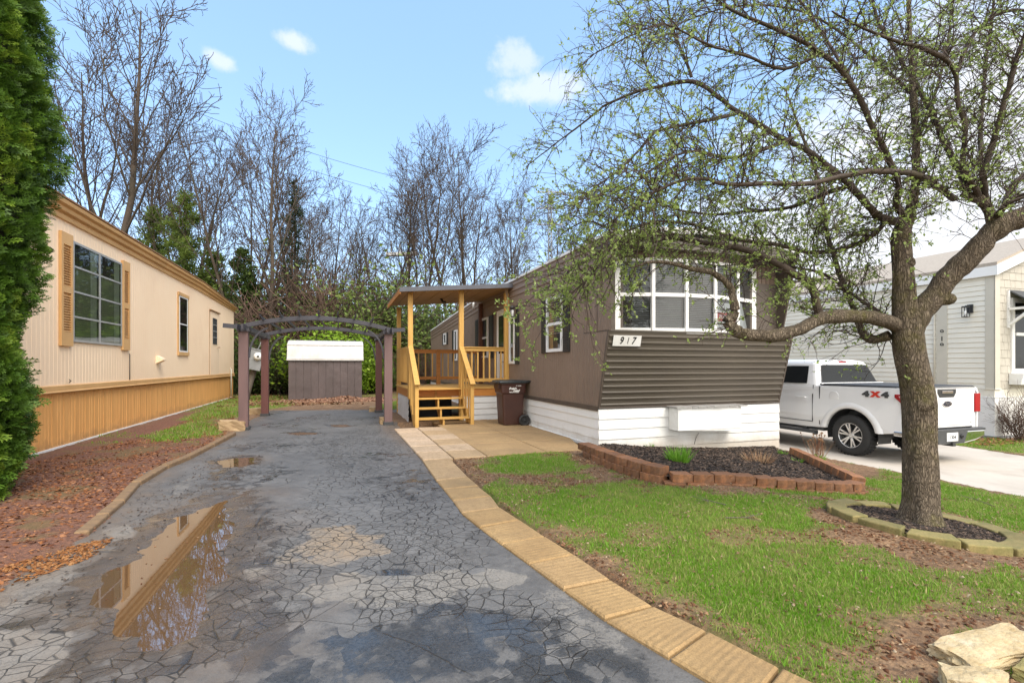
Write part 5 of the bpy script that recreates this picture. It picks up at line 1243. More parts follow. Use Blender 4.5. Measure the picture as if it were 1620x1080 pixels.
# rear bumper
mb = MB(); mb.prism([(-.99,.60),(-.99,.47),(-.72,.40),(-.40,.36),(.40,.36),(.72,.40),(.99,.47),(.99,.60),(.45,.60),(.36,.58),(-.36,.58),(-.45,.60)], (0,-1.20,0), (1,0,0), (0,0,1), (0,.16,0)); mb.prism([(-.98,.5),(-.98,.6),(-.9,.6),(-.9,.5)], (0,-1.1,0), (1,0,0), (0,0,1), (0,.28,0)); mb.prism([(.9,.5),(.9,.6),(.98,.6),(.98,.5)], (0,-1.1,0), (1,0,0), (0,0,1), (0,.28,0))
bp = mb.build('bumper', MT['chrome'], T, bevel=.03, seg=3)
mb = MB(); mb.box((-.98,-1.215,.59), (.98,-1.03,.635)); mb.prism([(-.46,.595),(-.36,.37),(.36,.37),(.46,.595)], (0,-1.213,0), (1,0,0), (0,0,1), (0,.02,0)); mb.build('bumper_step', MT['trim_grey'], bp, bevel=.01)
mb = MB(); mb.box((-.155,-1.222,.42), (.155,-1.215,.575)); npl = mb.build('number_plate', MT['white_ink'], bp)
text_obj('plate_text', '1304', .085, MT['blue_oval'], npl, (0,-1.224,.49), '-u', sx=1.1, bold=.001)
mb = MB(); mb.box((-.04,-1.25,.33), (.04,-1.0,.40)); mb.lathe([(0,.02),(.01,.045),(.02,.02)], (.27,-1.215,.50), (0,-1,0), 12); mb.build('tow_hitch', MT['black'], bp)
# 4X4 decal
for ch, y, mt_, sx_ in (('4', .10, 'trim_grey', 1.7), ('X', -.08, 'red_ink', 1.45), ('4', -.26, 'trim_grey', 1.7)):
    text_obj('decal', ch, .135, MT[mt_], body, (-hwid+.008, -.42+y, 1.255), '-v', sx=sx_, bold=.012)
# wheels
def wheel(cy, s):
    mb = MB(); o_ = (s*.845, cy, .41)
    mb.lathe([(-.13,.24),(-.135,.33),(-.11,.39),(-.06,.405),(.06,.405),(.11,.39),(.135,.33),(.125,.25),(.11,.24)], o_, (s,0,0), 40)
    for k in range(36):
        a = 2*math.pi*k/36; d1 = Vector((0, math.cos(a), math.sin(a))); t_ = Vector((0, -math.sin(a), math.cos(a)))
        for xo, tw in ((-.075, .012), (.0, -.012), (.075, .012)):
            c_ = Vector(o_)+d1*.405+Vector((xo,0,0)); mb.obox(c_, (.032,0,0), t_*.02+Vector((tw,0,0)), d1*.006)
    wh = mb.build('wheel', MT['rubber'], T)
    mb = MB(); mb.lathe([(.115,.245),(.125,.25),(.12,.235),(.05,.225),(.0,.22)], o_, (s,0,0), 40); mb.lathe([(.03,.0),(.095,.001),(.098,.04),(.085,.06),(.05,.062)], o_, (s,0,0), 24)
    for k in range(6):
        for dd_ in (-.16, .16):
            a = 2*math.pi*k/6+.26+dd_*.5; a2 = 2*math.pi*k/6+.26+dd_
            p_ = Vector(o_)+Vector((s*.085, .05*math.cos(a), .05*math.sin(a))); q_ = Vector(o_)+Vector((s*.10, .235*math.cos(a2), .235*math.sin(a2)))
            mb.beam(p_, q_, .034, .03, (1,0,0))
        a = 2*math.pi*k/6; mb.lathe([(.0,.012),(.02,.012),(.021,0)], tuple(Vector(o_)+Vector((s*.075,.075*math.cos(a),.075*math.sin(a)))), (s,0,0), 8)
    mb.build('rim', MT['alloy'], wh, bevel=.006)
    mb = MB(); mb.lathe([(.012,.225),(.011,0)], o_, (s,0,0), 24); mb.lathe([(.015,.15),(.04,.15),(.041,.02)], o_, (s,0,0), 24); mb.build('brake_disc', MT['black'], wh)
for cy in (0, 3.68):
    for s in (-1, 1): wheel(cy, s)
for s in (-1, 1): mb = MB(); mb.box((s*.98, 2.55, 1.36), (s*1.22, 2.68, 1.56)); mb.beam((s*.9, 2.6, 1.38), (s*1.0, 2.6, 1.40), .06, .06); mb.build('mirror', mt, T, bevel=.03)

# ================================================================ flower bed: dry-laid blocks, mulch, plants
def wall_block(c, ax, L_, D_, H_, label, grp, z, lean=0, name='wall_block'):
    a = Vector((ax[0], ax[1], 0)).normalized(); n_ = Vector((-a.y, a.x, 0))
    o = bpy.data.objects.new(name, None)
    mb = MB(); j = lambda k: random.uniform(-k, k)
    # split face towards -n: a few irregular facets
    nx_ = 5; front_ = []
    for i in range(nx_):
        for k in range(3): front_.append((-L_/2+L_*i/(nx_-1), -D_/2+j(.008)-(.012 if 0 < i < nx_-1 else -.006), H_*k/2))
    back = [(-L_*.44, D_/2, 0), (-L_*.44, D_/2, H_), (L_*.44, D_/2, 0), (L_*.44, D_/2, H_)]
    vs = front_+back; fs = [(i*3+k, (i+1)*3+k, (i+1)*3+k+1, i*3+k+1) for i in range(nx_-1) for k in range(2)]
    B0, B1, B2, B3 = len(front_), len(front_)+1, len(front_)+2, len(front_)+3
    fs += [tuple([i*3+2 for i in range(nx_)]+[B3, B1]), tuple([i*3 for i in range(nx_)][::-1]+[B0, B2]), (0, 1, 2, B1, B0), ((nx_-1)*3+2, (nx_-1)*3+1, (nx_-1)*3, B2, B3), (B2, B0, B1, B3)]
    mb.add(vs, fs); me_o = mb.build(name, MT['block'], None, bevel=.007)
    me_o.location = (c[0], c[1], z); me_o.rotation_euler = (lean, j(.02), math.atan2(a.y, a.x)+j(.06))
    return tag(me_o, label, 'wall block', grp)
def along(pts, step):
    res = []; P_ = [Vector(p) for p in pts]; acc = 0; d0 = 0
    seglen = [(P_[i+1]-P_[i]).length for i in range(len(P_)-1)]; tot = sum(seglen); n_ = max(1, round(tot/step))
    for k in range(n_):
        t = (k+.5)/n_*tot; i = 0
        while t > seglen[i]: t -= seglen[i]; i += 1
        d = (P_[i+1]-P_[i]).normalized(); res.append((P_[i]+d*t, d))
    return res, tot/n_
lw = [(1.24,8.10),(1.38,7.60),(1.56,7.05),(1.76,6.55),(1.94,6.28)]
GB = 'red brown blocks of the flower bed wall'
for layer, (z, ins) in enumerate(((.0, 0), (.105, .02))):
    pts_ = [(x+ins, y+ins*.5) for x, y in lw]
    if layer: pts_ = [(1.16+ins,8.28)]+pts_
    res, st = along(pts_, .31)
    for p_, d in res: wall_block(p_, (d.x, d.y), st*.965, .2, .105, ('upper block of the two course red brown wall on the left of the flower bed' if layer else 'lower block of the red brown wall on the left of the flower bed'), GB, z+gz(p_.x, p_.y)+.0)
fw_ = [(2.0,6.24),(3.0,6.22),(4.30,6.36),(4.56,6.5)]
res, st = along(fw_, .255)
for p_, d in res: wall_block(p_, (d.x, d.y), st*.965, .2, .10, 'top red block in the low front row of the flower bed', GB, .045+gz(p_.x, p_.y))
res, st = along([(1.9,6.2),(3.0,6.18),(4.30,6.32),(4.58,6.46)], .27)
for p_, d in res: wall_block(p_, (d.x, d.y), st*.965, .2, .09, 'half buried block under the front row of the flower bed', GB, -.045+gz(p_.x, p_.y))
res, st = along([(4.62,6.58),(4.98,7.9),(5.35,9.4)], .26)
for p_, d in res: wall_block(p_, (d.x, d.y), st*.965, .16, .17, 'upright red block on the right edge of the flower bed', GB, .02+gz(p_.x, p_.y), lean=R(8))
# bed soil and mulch
xs = np.linspace(1.1, 5.6, 70); ys = np.linspace(6.1, 10.4, 60); X, Y, Q = grid(xs, ys)
keep = (sdist(X, Y, bed_poly) > -.03)[Q].all(1)
bedz = lambda x, y: gz(x, y)+.075+(fbm(x, y, 4, 4, 77)-.5)*.05
M_MULCH = mat('dark_mulch', (.045,.034,.028), .9, c2=(.02,.017,.016), scale=30, bump=.8, bscale=70, dirt=(.10,.07,.05), dirts=6)
bo = np_obj('mulch_bed', np.stack([X, Y, bedz(X, Y)], 1), Q[keep], M_MULCH, smooth=True); tag(bo, kind='structure')
def chips(name, xy, z, mt, smin, smax, seed, asp=2.5, flat=.5, thick=.35, lift=.4):
    r = np.random.default_rng(seed); n = len(xy); s = r.uniform(smin, smax, n); yaw = r.uniform(0, 2*math.pi, n)
    tx = r.normal(0, flat, n); ty = r.normal(0, flat, n)
    a = np.stack([np.cos(yaw), np.sin(yaw), tx*.5], 1)*(s*asp/2)[:, None]; b = np.stack([-np.sin(yaw), np.cos(yaw), ty], 1)*(s/2)[:, None]
    up = np.cross(a, b); up /= np.linalg.norm(up, axis=1)[:, None]+1e-9
    c = np.stack([xy[:, 0], xy[:, 1], z+s*lift], 1)
    bend = up*(s*thick)[:, None]
    V = np.stack([c-a-b*.5, c-a*.1-b, c+a, c+b*.9, c-a*.7+b*.5, c+bend], 1).reshape(-1, 3)
    i = np.arange(n)[:, None]*6
    T3 = np.concatenate([i+np.array([[0,1,5]]), i+np.array([[1,2,5]]), i+np.array([[2,3,5]]), i+np.array([[3,4,5]]), i+np.array([[4,0,5]])])
    return np_obj(name, V, T3, mt, attrs={'tint': np.repeat(r.random(n), 6)})
def scatter_in(poly, n, seed, dens=None):
    r = np.random.default_rng(seed); P_ = np.array(poly); lo, hi = P_.min(0), P_.max(0); res = np.zeros((0, 2))
    while len(res) < n:
        q = r.uniform(lo, hi, (n*2, 2)); k = sdist(q[:, 0], q[:, 1], poly) > 0
        if dens is not None: k &= r.random(len(q)) < dens(q[:, 0], q[:, 1])
        res = np.concatenate([res, q[k]])
    return res[:n]
M_CHIP = leafmat('mulch_chips', (.016,.013,.012), (.05,.036,.028), (.16,.11,.08), 0, .9)
q = scatter_in(bed_poly, 16000, 1); tag(chips('mulch', q, bedz(q[:, 0], q[:, 1]), M_CHIP, .010, .028, 2), kind='stuff')
# ring of mossy blocks round the apple tree
x0, y0 = ringc
RG = 'mossy edging blocks round the apple tree'
ringpx = [(1327,800),(1347,828),(1395,848),(1437,864),(1492,872),(1545,880),(1592,872),(1600,848),(1560,822),(1525,810),(1420,801),(1372,797)]
rp = np.array([gp(*p) for p in ringpx]); rcx, rcy = rp.mean(0); RX = (rp[:, 0].max()-rp[:, 0].min())/2; RY = (rp[:, 1].max()-rp[:, 1].min())/2
rcx, rcy, RX, RY = 3.97, 4.80, .765, .79
print('ring', rcx, rcy, RX, RY, 'trunk', ringc)
nb = 12
for k in range(nb):
    a0 = 2*math.pi*(k+.05)/nb+.2; a1 = 2*math.pi*(k+.95)/nb+.2
    po = []; ri = .77
    wob = random.uniform(-.015, .015)
    for a in np.linspace(a0, a1, 5): po.append((rcx+(RX+wob)*math.cos(a), rcy+(RY+wob)*math.sin(a)))
    for a in np.linspace(a1, a0, 5): po.append((rcx+(RX*ri-.0+wob)*math.cos(a), rcy+(RY*ri-.0+wob)*math.sin(a)))
    c_ = np.mean(po, 0); zz = float(gz(*c_))
    mb = MB(); mb.prism([(x-c_[0], y-c_[1]) for x, y in po], (0,0,-.06), (1,0,0), (0,1,0), (0,0,.115+random.uniform(-.008,.008)))
    o = mb.build('edging_block', MT['ring_block'], None, bevel=.014, seg=3); o.location = (c_[0], c_[1], zz+.02); o.rotation_euler = (random.uniform(-.04,.04), random.uniform(-.04,.04), random.uniform(-.05,.05))
    import bmesh
    bm = bmesh.new(); bm.from_mesh(o.data); bmesh.ops.recalc_face_normals(bm, faces=bm.faces); bm.to_mesh(o.data); bm.free()
    tag(o, 'curved mossy concrete block in the ring round the apple tree', 'edging block', RG)
ring_in = [(rcx+RX*.82*math.cos(a), rcy+RY*.82*math.sin(a)) for a in np.linspace(0, 2*math.pi, 30, endpoint=False)]
mb = MB(); mb.add([(x, y, float(gz(x, y))+.035) for x, y in ring_in]+[(rcx, rcy, float(gz(rcx, rcy))+.06)], [(i, (i+1) % 30, 30) for i in range(30)]); tag(mb.build('mulch_ring', M_MULCH), kind='structure')
q = scatter_in(ring_in, 5200, 5); tag(chips('mulch', q, gz(q[:, 0], q[:, 1])+.045, M_CHIP, .007, .02, 6), kind='stuff')
# boulders by the corner
x, y = gp(1555, 1040); rock('limestone_slab', 'large flat pale limestone slab lying on the bare corner of the lawn', 'rock', (x+.05, y+.0, .04), .31, .105, .042, MT['limestone'], 21, R(16), flat=.06)
x, y = gp(1530, 1095); rock('limestone_rock', 'smaller angular pale limestone rock in front of the flat slab', 'rock', (x+.01, y-.025, .018), .115, .085, .08, MT['limestone'], 33, R(-28), flat=.12)
x, y = gp(1640, 1075); rock('edging_stone', 'mossy stone at the very edge of the lawn corner', 'rock', (x+.02, y-.02, .02), .12, .08, .05, MT['ring_block'], 44, R(30), flat=.2)
# edging timbers along the left of the drive
tl_ = [(374,688),(338,707),(300,727),(266,741),(222,767),(196,797),(172,818),(140,846)]
tp = [gp(*p) for p in tl_]
lab_t = ['edging timber nearest the pergola post, level and clean', 'edging timber second from the pergola on the left of the drive', 'edging timber beside the small far puddle', 'edging timber in the middle of the left drive edge', 'edging timber where the left edge bends towards the street', 'muddy edging timber left of the big puddle', 'half sunk edging timber nearest the cedar hedge']
for i in range(len(tp)-1):
    a, b = Vector((*tp[i], 0)), Vector((*tp[i+1], 0)); d = (b-a).normalized(); n_ = Vector((-d.y, d.x, 0))
    off_ = n_*(.05 if n_.x < 0 else -.05)
    mb = MB(); h = .074-.006*i; mb.obox(((b-a)/2)*0, (b-a)*.492, n_*.055, (0,0,.06)); o = mb.build('edging_timber', MT['timber'], None, bevel=.015)
    c_ = (a+b)/2+off_; o.location = (c_.x, c_.y, h-.06+random.uniform(-.006,.006)); o.rotation_euler = (0, random.uniform(-.01,.01), random.uniform(-.02,.02)); tag(o, lab_t[i], 'edging timber', 'edging timbers along the drive')
# ================================================================ vegetation
def unit(v): return v/(np.linalg.norm(v)+1e-9)
def leaf_quads(P, D, size, r, droop=0.0, asp=.55, spread=1.0):      # folded leaf: 4 points, 2 triangles, random about direction D
    n = len(P); rd = r.normal(0, 1, (n, 3)); d = D*(1.0)+rd*spread; d[:, 2] -= droop; d /= np.linalg.norm(d, axis=1)[:, None]+1e-9
    rf = r.normal(0, 1, (n, 3)); s = np.cross(d, rf); s /= np.linalg.norm(s, axis=1)[:, None]+1e-9; nn = np.cross(s, d)
    L_ = size[:, None]
    V = np.stack([P, P+d*L_*.5+s*L_*asp*.5+nn*L_*.12, P+d*L_, P+d*L_*.5-s*L_*asp*.5+nn*L_*.12], 1).reshape(-1, 3)
    i = np.arange(n)[:, None]*4
    return V, np.concatenate([i+np.array([[0,1,2]]), i+np.array([[0,2,3]])])
def curve_from(p, d, length, n, r, wander=.25, up=0.0):
    P_ = [p]; d = unit(d); st = length/n
    for _ in range(n):
        d = unit(d+r.normal(0, wander, 3)*.5+np.array([0, 0, up])); P_.append(P_[-1]+d*st)
    return np.array(P_)
def interp(P_, t):
    k = t*(len(P_)-1); i = min(int(k), len(P_)-2); f = k-i
    return P_[i]*(1-f)+P_[i+1]*f, unit(P_[i+1]-P_[i])
M_BARK_FAR = mat('bare_bark', (.085,.06,.04), .85, c2=(.045,.034,.025), scale=2, objrand=.35, dirt=(.06,.062,.028), dirts=.35)
M_TWIG_FAR = mat('bare_twigs', (.07,.046,.032), .85, c2=(.05,.035,.026), scale=.5, objrand=.3)

# ---- bare deciduous trees: a few kinds grown once, then copied
def grow_bare(h, r0, seed, stems=1, lean=.05, limbs=16, spread=.55, first=.22, twigk=1.0):
    r = np.random.default_rng(seed); tr, cr = Tubes(), Tubes()
    def branch(p, d, ln, rad, lvl):
        n = (12, 8, 6, 4)[lvl]; P_ = curve_from(p, d, ln, n, r, (.10, .20, .30, .35)[lvl], (.02, .05, .05, .03)[lvl])
        rr = rad*(1-np.linspace(0, 1, n+1)**1.1*.88); (tr if lvl < 2 else cr).add(P_, np.maximum(rr, .017 if lvl < 3 else .013), (8, 5, 4, 3)[lvl])
        if lvl == 3: return
        nc = int((limbs*1.15, 7.5*twigk, 6.5*twigk)[lvl]*r.uniform(.8, 1.2)); f0 = (first, .25, .15)[lvl]; az = r.uniform(0, 6.28)
        for k in range(nc):
            t = f0+(1-f0)*((k+r.random())/nc)**(.85); q, td = interp(P_, min(t, .99)); az += 2.4+r.normal(0, .4)
            a = np.cross(td, [0.1, .2, 1] if abs(td[2]) < .95 else [1, 0, 0]); a = unit(a); b = np.cross(td, a)
            ang = r.uniform(.45, .95)*(spread/.55) if lvl == 0 else r.uniform(.4, .9)
            dd = td*math.cos(ang)+(a*math.cos(az)+b*math.sin(az))*math.sin(ang)
            cl = ln*((.44, .48, .55)[lvl])*(1.08-.62*t)*r.uniform(.7, 1.25)
            branch(q, dd, cl, max(.014, rad*(1-t*.85)*(.42, .5, .55)[lvl]), lvl+1)
    for s in range(stems):
        a = s*2.6+r.random(); d = np.array([math.cos(a)*lean*(1+s), math.sin(a)*lean*(1+s), 1.0])
        branch(np.array([.25*s*math.cos(a), .25*s*math.sin(a), -.2]), d, h*(1-.12*s), r0*(1-.15*s), 0)
    return tr, cr
KINDS = []; KH = []
for i, (h, r0, st, ln_, lb, sp, fi) in enumerate([(20, .24, 1, .04, 18, .50, .30), (20, .21, 2, .07, 14, .42, .30), (20, .20, 1, .10, 15, .60, .22), (20, .18, 3, .09, 11, .40, .35), (20, .22, 1, .05, 17, .45, .42)]):
    tr, cr = grow_bare(h, r0, 100+i, st, ln_, lb, sp, fi)
    KH.append(max(v_[:, 2].max() for v_ in tr.V+cr.V)); kt = tr.build('trunk', M_BARK_FAR); kc = cr.build('crown', M_TWIG_FAR); kt.parent = None
    C.objects.unlink(kt); C.objects.unlink(kc); KINDS.append((kt, kc))
BT = [ # px of the base, distance, py of the top, kind, spin, label
 (160,27,-170,0,0.3,'tallest bare tree on the left, running out of the top behind the cream home'),
 (118,31,-10,1,1.9,'bare double stemmed tree between the cedar hedge and the tallest bare tree'),
 (226,29,75,2,2.2,'bare tree with a wide fan of twigs, right of the tallest bare tree'),
 (182,34,60,4,4.2,'slim bare tree close behind the tallest bare tree'),
 (312,33,165,1,0.8,'smaller bare tree above the dark cedar on the left'),
 (350,30,195,2,3.6,'leaning bare tree left of the tall bare tree behind the pergola'),
 (415,27,108,0,5.1,'tall bare tree standing behind the left half of the pergola arch'),
 (446,31,235,4,1.2,'bare tree just right of the tall one behind the pergola'),
 (505,36,300,2,0.2,'low bare tree left of the white steel pole'),
 (545,38,320,3,2.7,'many stemmed low bare tree behind the shed'),
 (605,39,262,1,4.4,'bare tree leaning left, beside the white steel pole'),
 (684,37,205,3,0.9,'tallest bare many stemmed tree above the porch roof'),
 (712,40,215,4,3.0,'bare tree in the clump above the porch, second from its tallest'),
 (742,38,228,1,5.6,'bare double tree on the right of the clump above the porch'),
 (792,40,268,3,1.5,'bare tree clump over the porch roof corner'),
 (828,42,276,0,2.4,'bare tree above the roof edge of the brown home'),
 (856,45,300,4,0.0,'bare tree beside the grey lattice pole'),
 (905,44,310,1,3.3,'low bare tree behind the brown home, right of the lattice pole'),
 (40,30,110,4,2.9,'bare tree behind the cedar hedge on the far left'),
 (960,46,330,2,1.0,'low bare tree rising behind the roof of the brown home'),
 (575,46,330,0,2.0,'thin bare tree far behind the shed'),
 (650,48,335,2,4.9,'thin bare tree far behind the porch'),
 (480,43,290,1,5.9,'thin bare tree far behind the pergola arch'),
 (765,48,300,2,.4,'thin bare tree far behind the porch clump'),
 (378,29,168,2,4.5,'slim bare tree just left of the tall bare tree behind the pergola'),
 (396,35,150,3,1.7,'bare many stemmed tree rising behind the left pergola post'),
 (470,34,205,1,2.5,'bare double tree above the thin dark conifer'),
 (630,42,218,0,5.3,'slim bare tree left of the tallest clump above the porch'),
 (668,41,222,1,3.4,'slim bare double tree inside the left of the porch clump'),
 (728,43,220,2,5.0,'slim bare tree inside the right of the porch clump'),
 (520,40,255,3,.7,'bare many stemmed tree far behind the lime shrub'),
 (290,35,150,1,5.5,'bare double tree between the two cedars on the left'),
 (265,38,190,0,3.9,'thin bare tree far behind the dark cedar')]
for (px, d, top, k, spin, lab) in BT:
    x, y = (px-CX)/F*d, d; zt_ = EYE+(HY-top)/F*d; s = zt_/KH[k]
    o = thingw('bare_tree', lab, 'tree', (x, y, 0), spin, 'bare trees behind the homes'); o.scale = (s*1.0, s*.92, s)
    for src in KINDS[k]:
        c = src.copy(); C.objects.link(c); c.parent = o

# ---- evergreens and shrubs
def cloud_leaves(blobs, n, size, r, dirout=.8, droop=.0, asp=.55):
    V, T_, A = [], [], []; b = 0
    for (c, rad, frac) in blobs:
        k = int(n*frac); u = r.normal(0, 1, (k, 3)); u /= np.linalg.norm(u, axis=1)[:, None]; q = r.random(k)**.42
        P_ = np.array(c)+u*q[:, None]*np.array(rad)
        v, t = leaf_quads(P_, u*dirout, r.uniform(size*.6, size*1.3, k), r, droop, asp)
        V.append(v); T_.append(t+b); b += len(v); A.append(np.repeat(np.clip(.25+.5*r.random(k)+.2*(q-.5), 0, 1), 4))
    return np.concatenate(V), np.concatenate(T_), np.concatenate(A)
M_CEDAR = leafmat('cedar_foliage', (.10,.15,.03), (.20,.27,.055), (.30,.36,.10), .5)
M_DKGREEN = leafmat('dark_conifer', (.010,.022,.010), (.024,.045,.016), (.045,.07,.02), .15)
M_SPRING = leafmat('spring_leaves', (.10,.15,.03), (.17,.23,.05), (.26,.32,.09), .35)
M_LIME = leafmat('lime_leaves', (.12,.21,.015), (.22,.36,.025), (.33,.45,.05), .4)
M_OLIVE = leafmat('olive_leaves', (.05,.085,.02), (.085,.13,.03), (.13,.17,.045), .25)
M_MIDGREEN = leafmat('mid_leaves', (.05,.11,.016), (.10,.19,.028), (.17,.27,.05), .4)
def shrub_mesh(seed, n, size, kind, h=2.0, wd=1.2, stems=16, mt=None, mb_=None, loose=1.0, nl=(26, 40)):
    r = np.random.default_rng(seed); tb = Tubes(); tips = []
    for s in range(stems):
        a = r.uniform(0, 6.28); tilt = r.uniform(.05, .75); d = np.array([math.cos(a)*tilt, math.sin(a)*tilt, 1.0])
        P_ = curve_from(np.array([r.normal(0, wd*.12), r.normal(0, wd*.12), -.05]), d, h*r.uniform(.6, 1.05)*(1-.25*tilt), 7, r, .22, .0)
        tb.add(P_, np.linspace(.013, .004, 8)*h/2, 4)
        for k in range(22):
            q, td = interp(P_, r.uniform(.2, 1)); Q_ = curve_from(q, td+r.normal(0, .7, 3), h*r.uniform(.15, .35), 4, r, .35, .02)
            tb.add(Q_, np.linspace(.0065, .003, 5)*h/2, 3); tips.append(Q_)
    V, T_, A, b = [], [], [], 0
    if n:
        per = n//len(tips)
        for Q_ in tips:
            t = r.random(per); k = t*(len(Q_)-1); i = np.minimum(k.astype(int), len(Q_)-2); f = (k-i)[:, None]
            P_ = Q_[i]*(1-f)+Q_[i+1]*f+r.normal(0, .045*h*loose, (per, 3))
            v, tt = leaf_quads(P_, np.tile([0, 0, .35], (per, 1)), r.uniform(size*.6, size*1.3, per), r, 0, .6)
            V.append(v); T_.append(tt+b); b += len(v); A.append(np.repeat(np.clip(r.normal(.5, .2)+r.normal(0, .12, per), 0, 1), 4))
    st = tb.build('stem', mb_ or M_TWIG_FAR); fo = np_obj('foliage', np.concatenate(V), np.concatenate(T_), mt, attrs={'tint': np.concatenate(A)}) if n else None
    for o in (st, fo):
        if o: C.objects.unlink(o)
    return [o for o in (st, fo) if o]
M_BRUSH = mat('brown_brush', (.13,.075,.05), .85, c2=(.08,.05,.036), scale=.6, objrand=.4)
SK = {'spring': shrub_mesh(1, 4200, .085, 0, 2.4, 1.4, 18, M_SPRING), 'spring2': shrub_mesh(2, 3000, .08, 0, 2.6, 1.6, 20, M_SPRING, loose=1.4), 'lime': shrub_mesh(3, 9000, .11, 0, 2.2, 1.5, 26, M_LIME, loose=1.5),
      'olive': shrub_mesh(4, 4200, .09, 0, 2.4, 1.6, 18, M_OLIVE, loose=1.3), 'mid': shrub_mesh(5, 6500, .10, 0, 2.2, 1.5, 22, M_MIDGREEN, loose=1.5), 'bare': shrub_mesh(6, 0, .05, 0, 2.4, 1.7, 34, mb_=M_BRUSH), 'bare2': shrub_mesh(7, 0, .05, 0, 2.2, 1.9, 40, mb_=M_BRUSH)}
SHR = [ # px, d, height m, width factor, kind, label
 (520,24.6,3.9,1.25,'lime','bright lime green shrub right behind the shed roof'), (566,25.2,3.6,1.0,'lime','bright lime green shrub at the right corner of the shed'), (598,26.5,2.9,1.0,'mid','green shrub between the shed and the right pergola post'),
 (440,25.2,3.3,1.2,'olive','olive green shrub at the left corner of the shed'), (405,26.4,3.4,1.1,'mid','green shrub behind the leaning meter post'), (372,27,4.6,1.2,'spring','pale spring green shrub behind the end of the cream home'),
 (470,27.5,6.6,1.3,'bare','brown leafless thicket above the shed roof on the left'), (505,28.5,7.4,1.3,'bare2','taller brown leafless thicket behind the shed roof'), (440,29.5,8.6,1.2,'bare','tall brown leafless thicket behind the pergola arch'),
 (545,29.5,6.6,1.3,'spring2','thin spring green shrub above the lime shrub'), (592,29.5,6.8,1.2,'spring','spring green shrub left of the porch roof'), (620,31,6.6,1.3,'olive','olive green shrub behind the back porch post'),
 (655,31,5.2,1.4,'spring','spring green shrub seen through the porch opening'), (695,33,5.8,1.4,'spring','spring green shrub behind the porch, at the rear of the brown home'), (735,35,6.4,1.4,'olive','olive green shrub above the rear roof of the brown home'),
 (640,28.6,2.7,1.2,'bare','low leafless brush seen through the porch railing'), (666,29,3.4,1.2,'bare2','leafless brush beside the rear corner of the brown home'), (675,29.6,2.2,1.0,'mid','small green shrub at the rear corner of the brown home'),
 (320,30,6.0,1.2,'spring2','spring green shrub above the cream home roof'), (200,27,7.0,1.3,'spring2','pale spring green shrub above the cornice of the cream home'), (150,26,7.2,1.2,'spring','spring green shrub above the cornice near the cedar hedge'),
 (365,32,7.2,1.2,'olive','olive shrub left of the tall bare tree behind the pergola'), (395,30,5.2,1.3,'bare2','leafless thicket left of the tall bare tree'), (530,33,9.0,1.3,'bare','tall leafless thicket far behind the shed'), (575,34,8.6,1.3,'spring2','thin spring green shrub far behind the shed'),
 (610,36,8.6,1.4,'bare2','tall leafless thicket left of the porch roof'), (490,24.4,1.3,1.2,'bare2','low dry brush in front of the lime shrub'), (385,25.2,1.9,1.1,'olive','low olive shrub by the end of the cream home'), (425,26.8,3.4,1.0,'mid','green shrub between the meter post and the shed'),
 (500,31.5,5.8,1.5,'olive','olive shrub in the middle of the thicket behind the shed'), (460,33,7.4,1.4,'spring2','thin spring green shrub behind the brown thicket'), (770,38,7.6,1.4,'bare','leafless thicket above the porch roof corner'), (700,39,7.8,1.5,'bare2','leafless thicket under the many stemmed trees'),
 (820,40,7.8,1.5,'spring2','thin spring green shrub above the brown home roof'), (650,25.6,1.5,1.1,'bare','dry brush beside the back of the porch')]
for (px, d, h, wf, k, lab) in SHR:
    x, y = (px-CX)/F*d, d; o = thingw('shrub', lab, 'shrub', (x, y, 0), (px*.7) % 6.28, 'shrubs along the wood edge'); s = h/2.5; o.scale = (s*wf, s*wf, s)
    for src in SK[k]:
        c = src.copy(); C.objects.link(c); c.parent = o
# dark evergreens
def conifer_mesh(seed, h, base, n, mt, size, tb_r=.14, thin=.75, droop=.15):
    r = np.random.default_rng(seed); tb = Tubes(); tb.add(np.array([[0,0,-.2],[.05,0,h*.5],[0,.05,h]]), [tb_r, tb_r*.6, .02], 8); V, T_, A, b = [], [], [], 0
    nb_ = int(h*11)
    for k in range(nb_):
        t = (k+r.random())/nb_; z = h*(.06+.94*t); ln = base*(1-t)**thin*r.uniform(.4, 1.25)+.15; a = r.uniform(0, 6.28); d = np.array([math.cos(a), math.sin(a), .35-droop])
        P_ = curve_from(np.array([0, 0, z]), d, ln, 5, r, .18, -.03); tb.add(P_, np.linspace(.03, .008, 6), 3)
        m_ = max(8, int(n/nb_*(ln/base+.25)*1.6)); tt = r.random(m_)**.7; kk = tt*5; i = np.minimum(kk.astype(int), 4); f = (kk-i)[:, None]
        q = P_[i]*(1-f)+P_[i+1]*f+r.normal(0, .06*base**.6, (m_, 3)); v, t3 = leaf_quads(q, np.tile(unit(d)*.9, (m_, 1)), r.uniform(size*.6, size*1.4, m_), r, .1, .35, .6)
        V.append(v); T_.append(t3+b); b += len(v); A.append(np.repeat(np.clip(r.normal(.4, .2)+r.normal(0, .15, m_), 0, 1), 4))
    return tb.build('trunk', M_BARK_FAR), np_obj('crown', np.concatenate(V), np.concatenate(T_), mt, attrs={'tint': np.concatenate(A)})
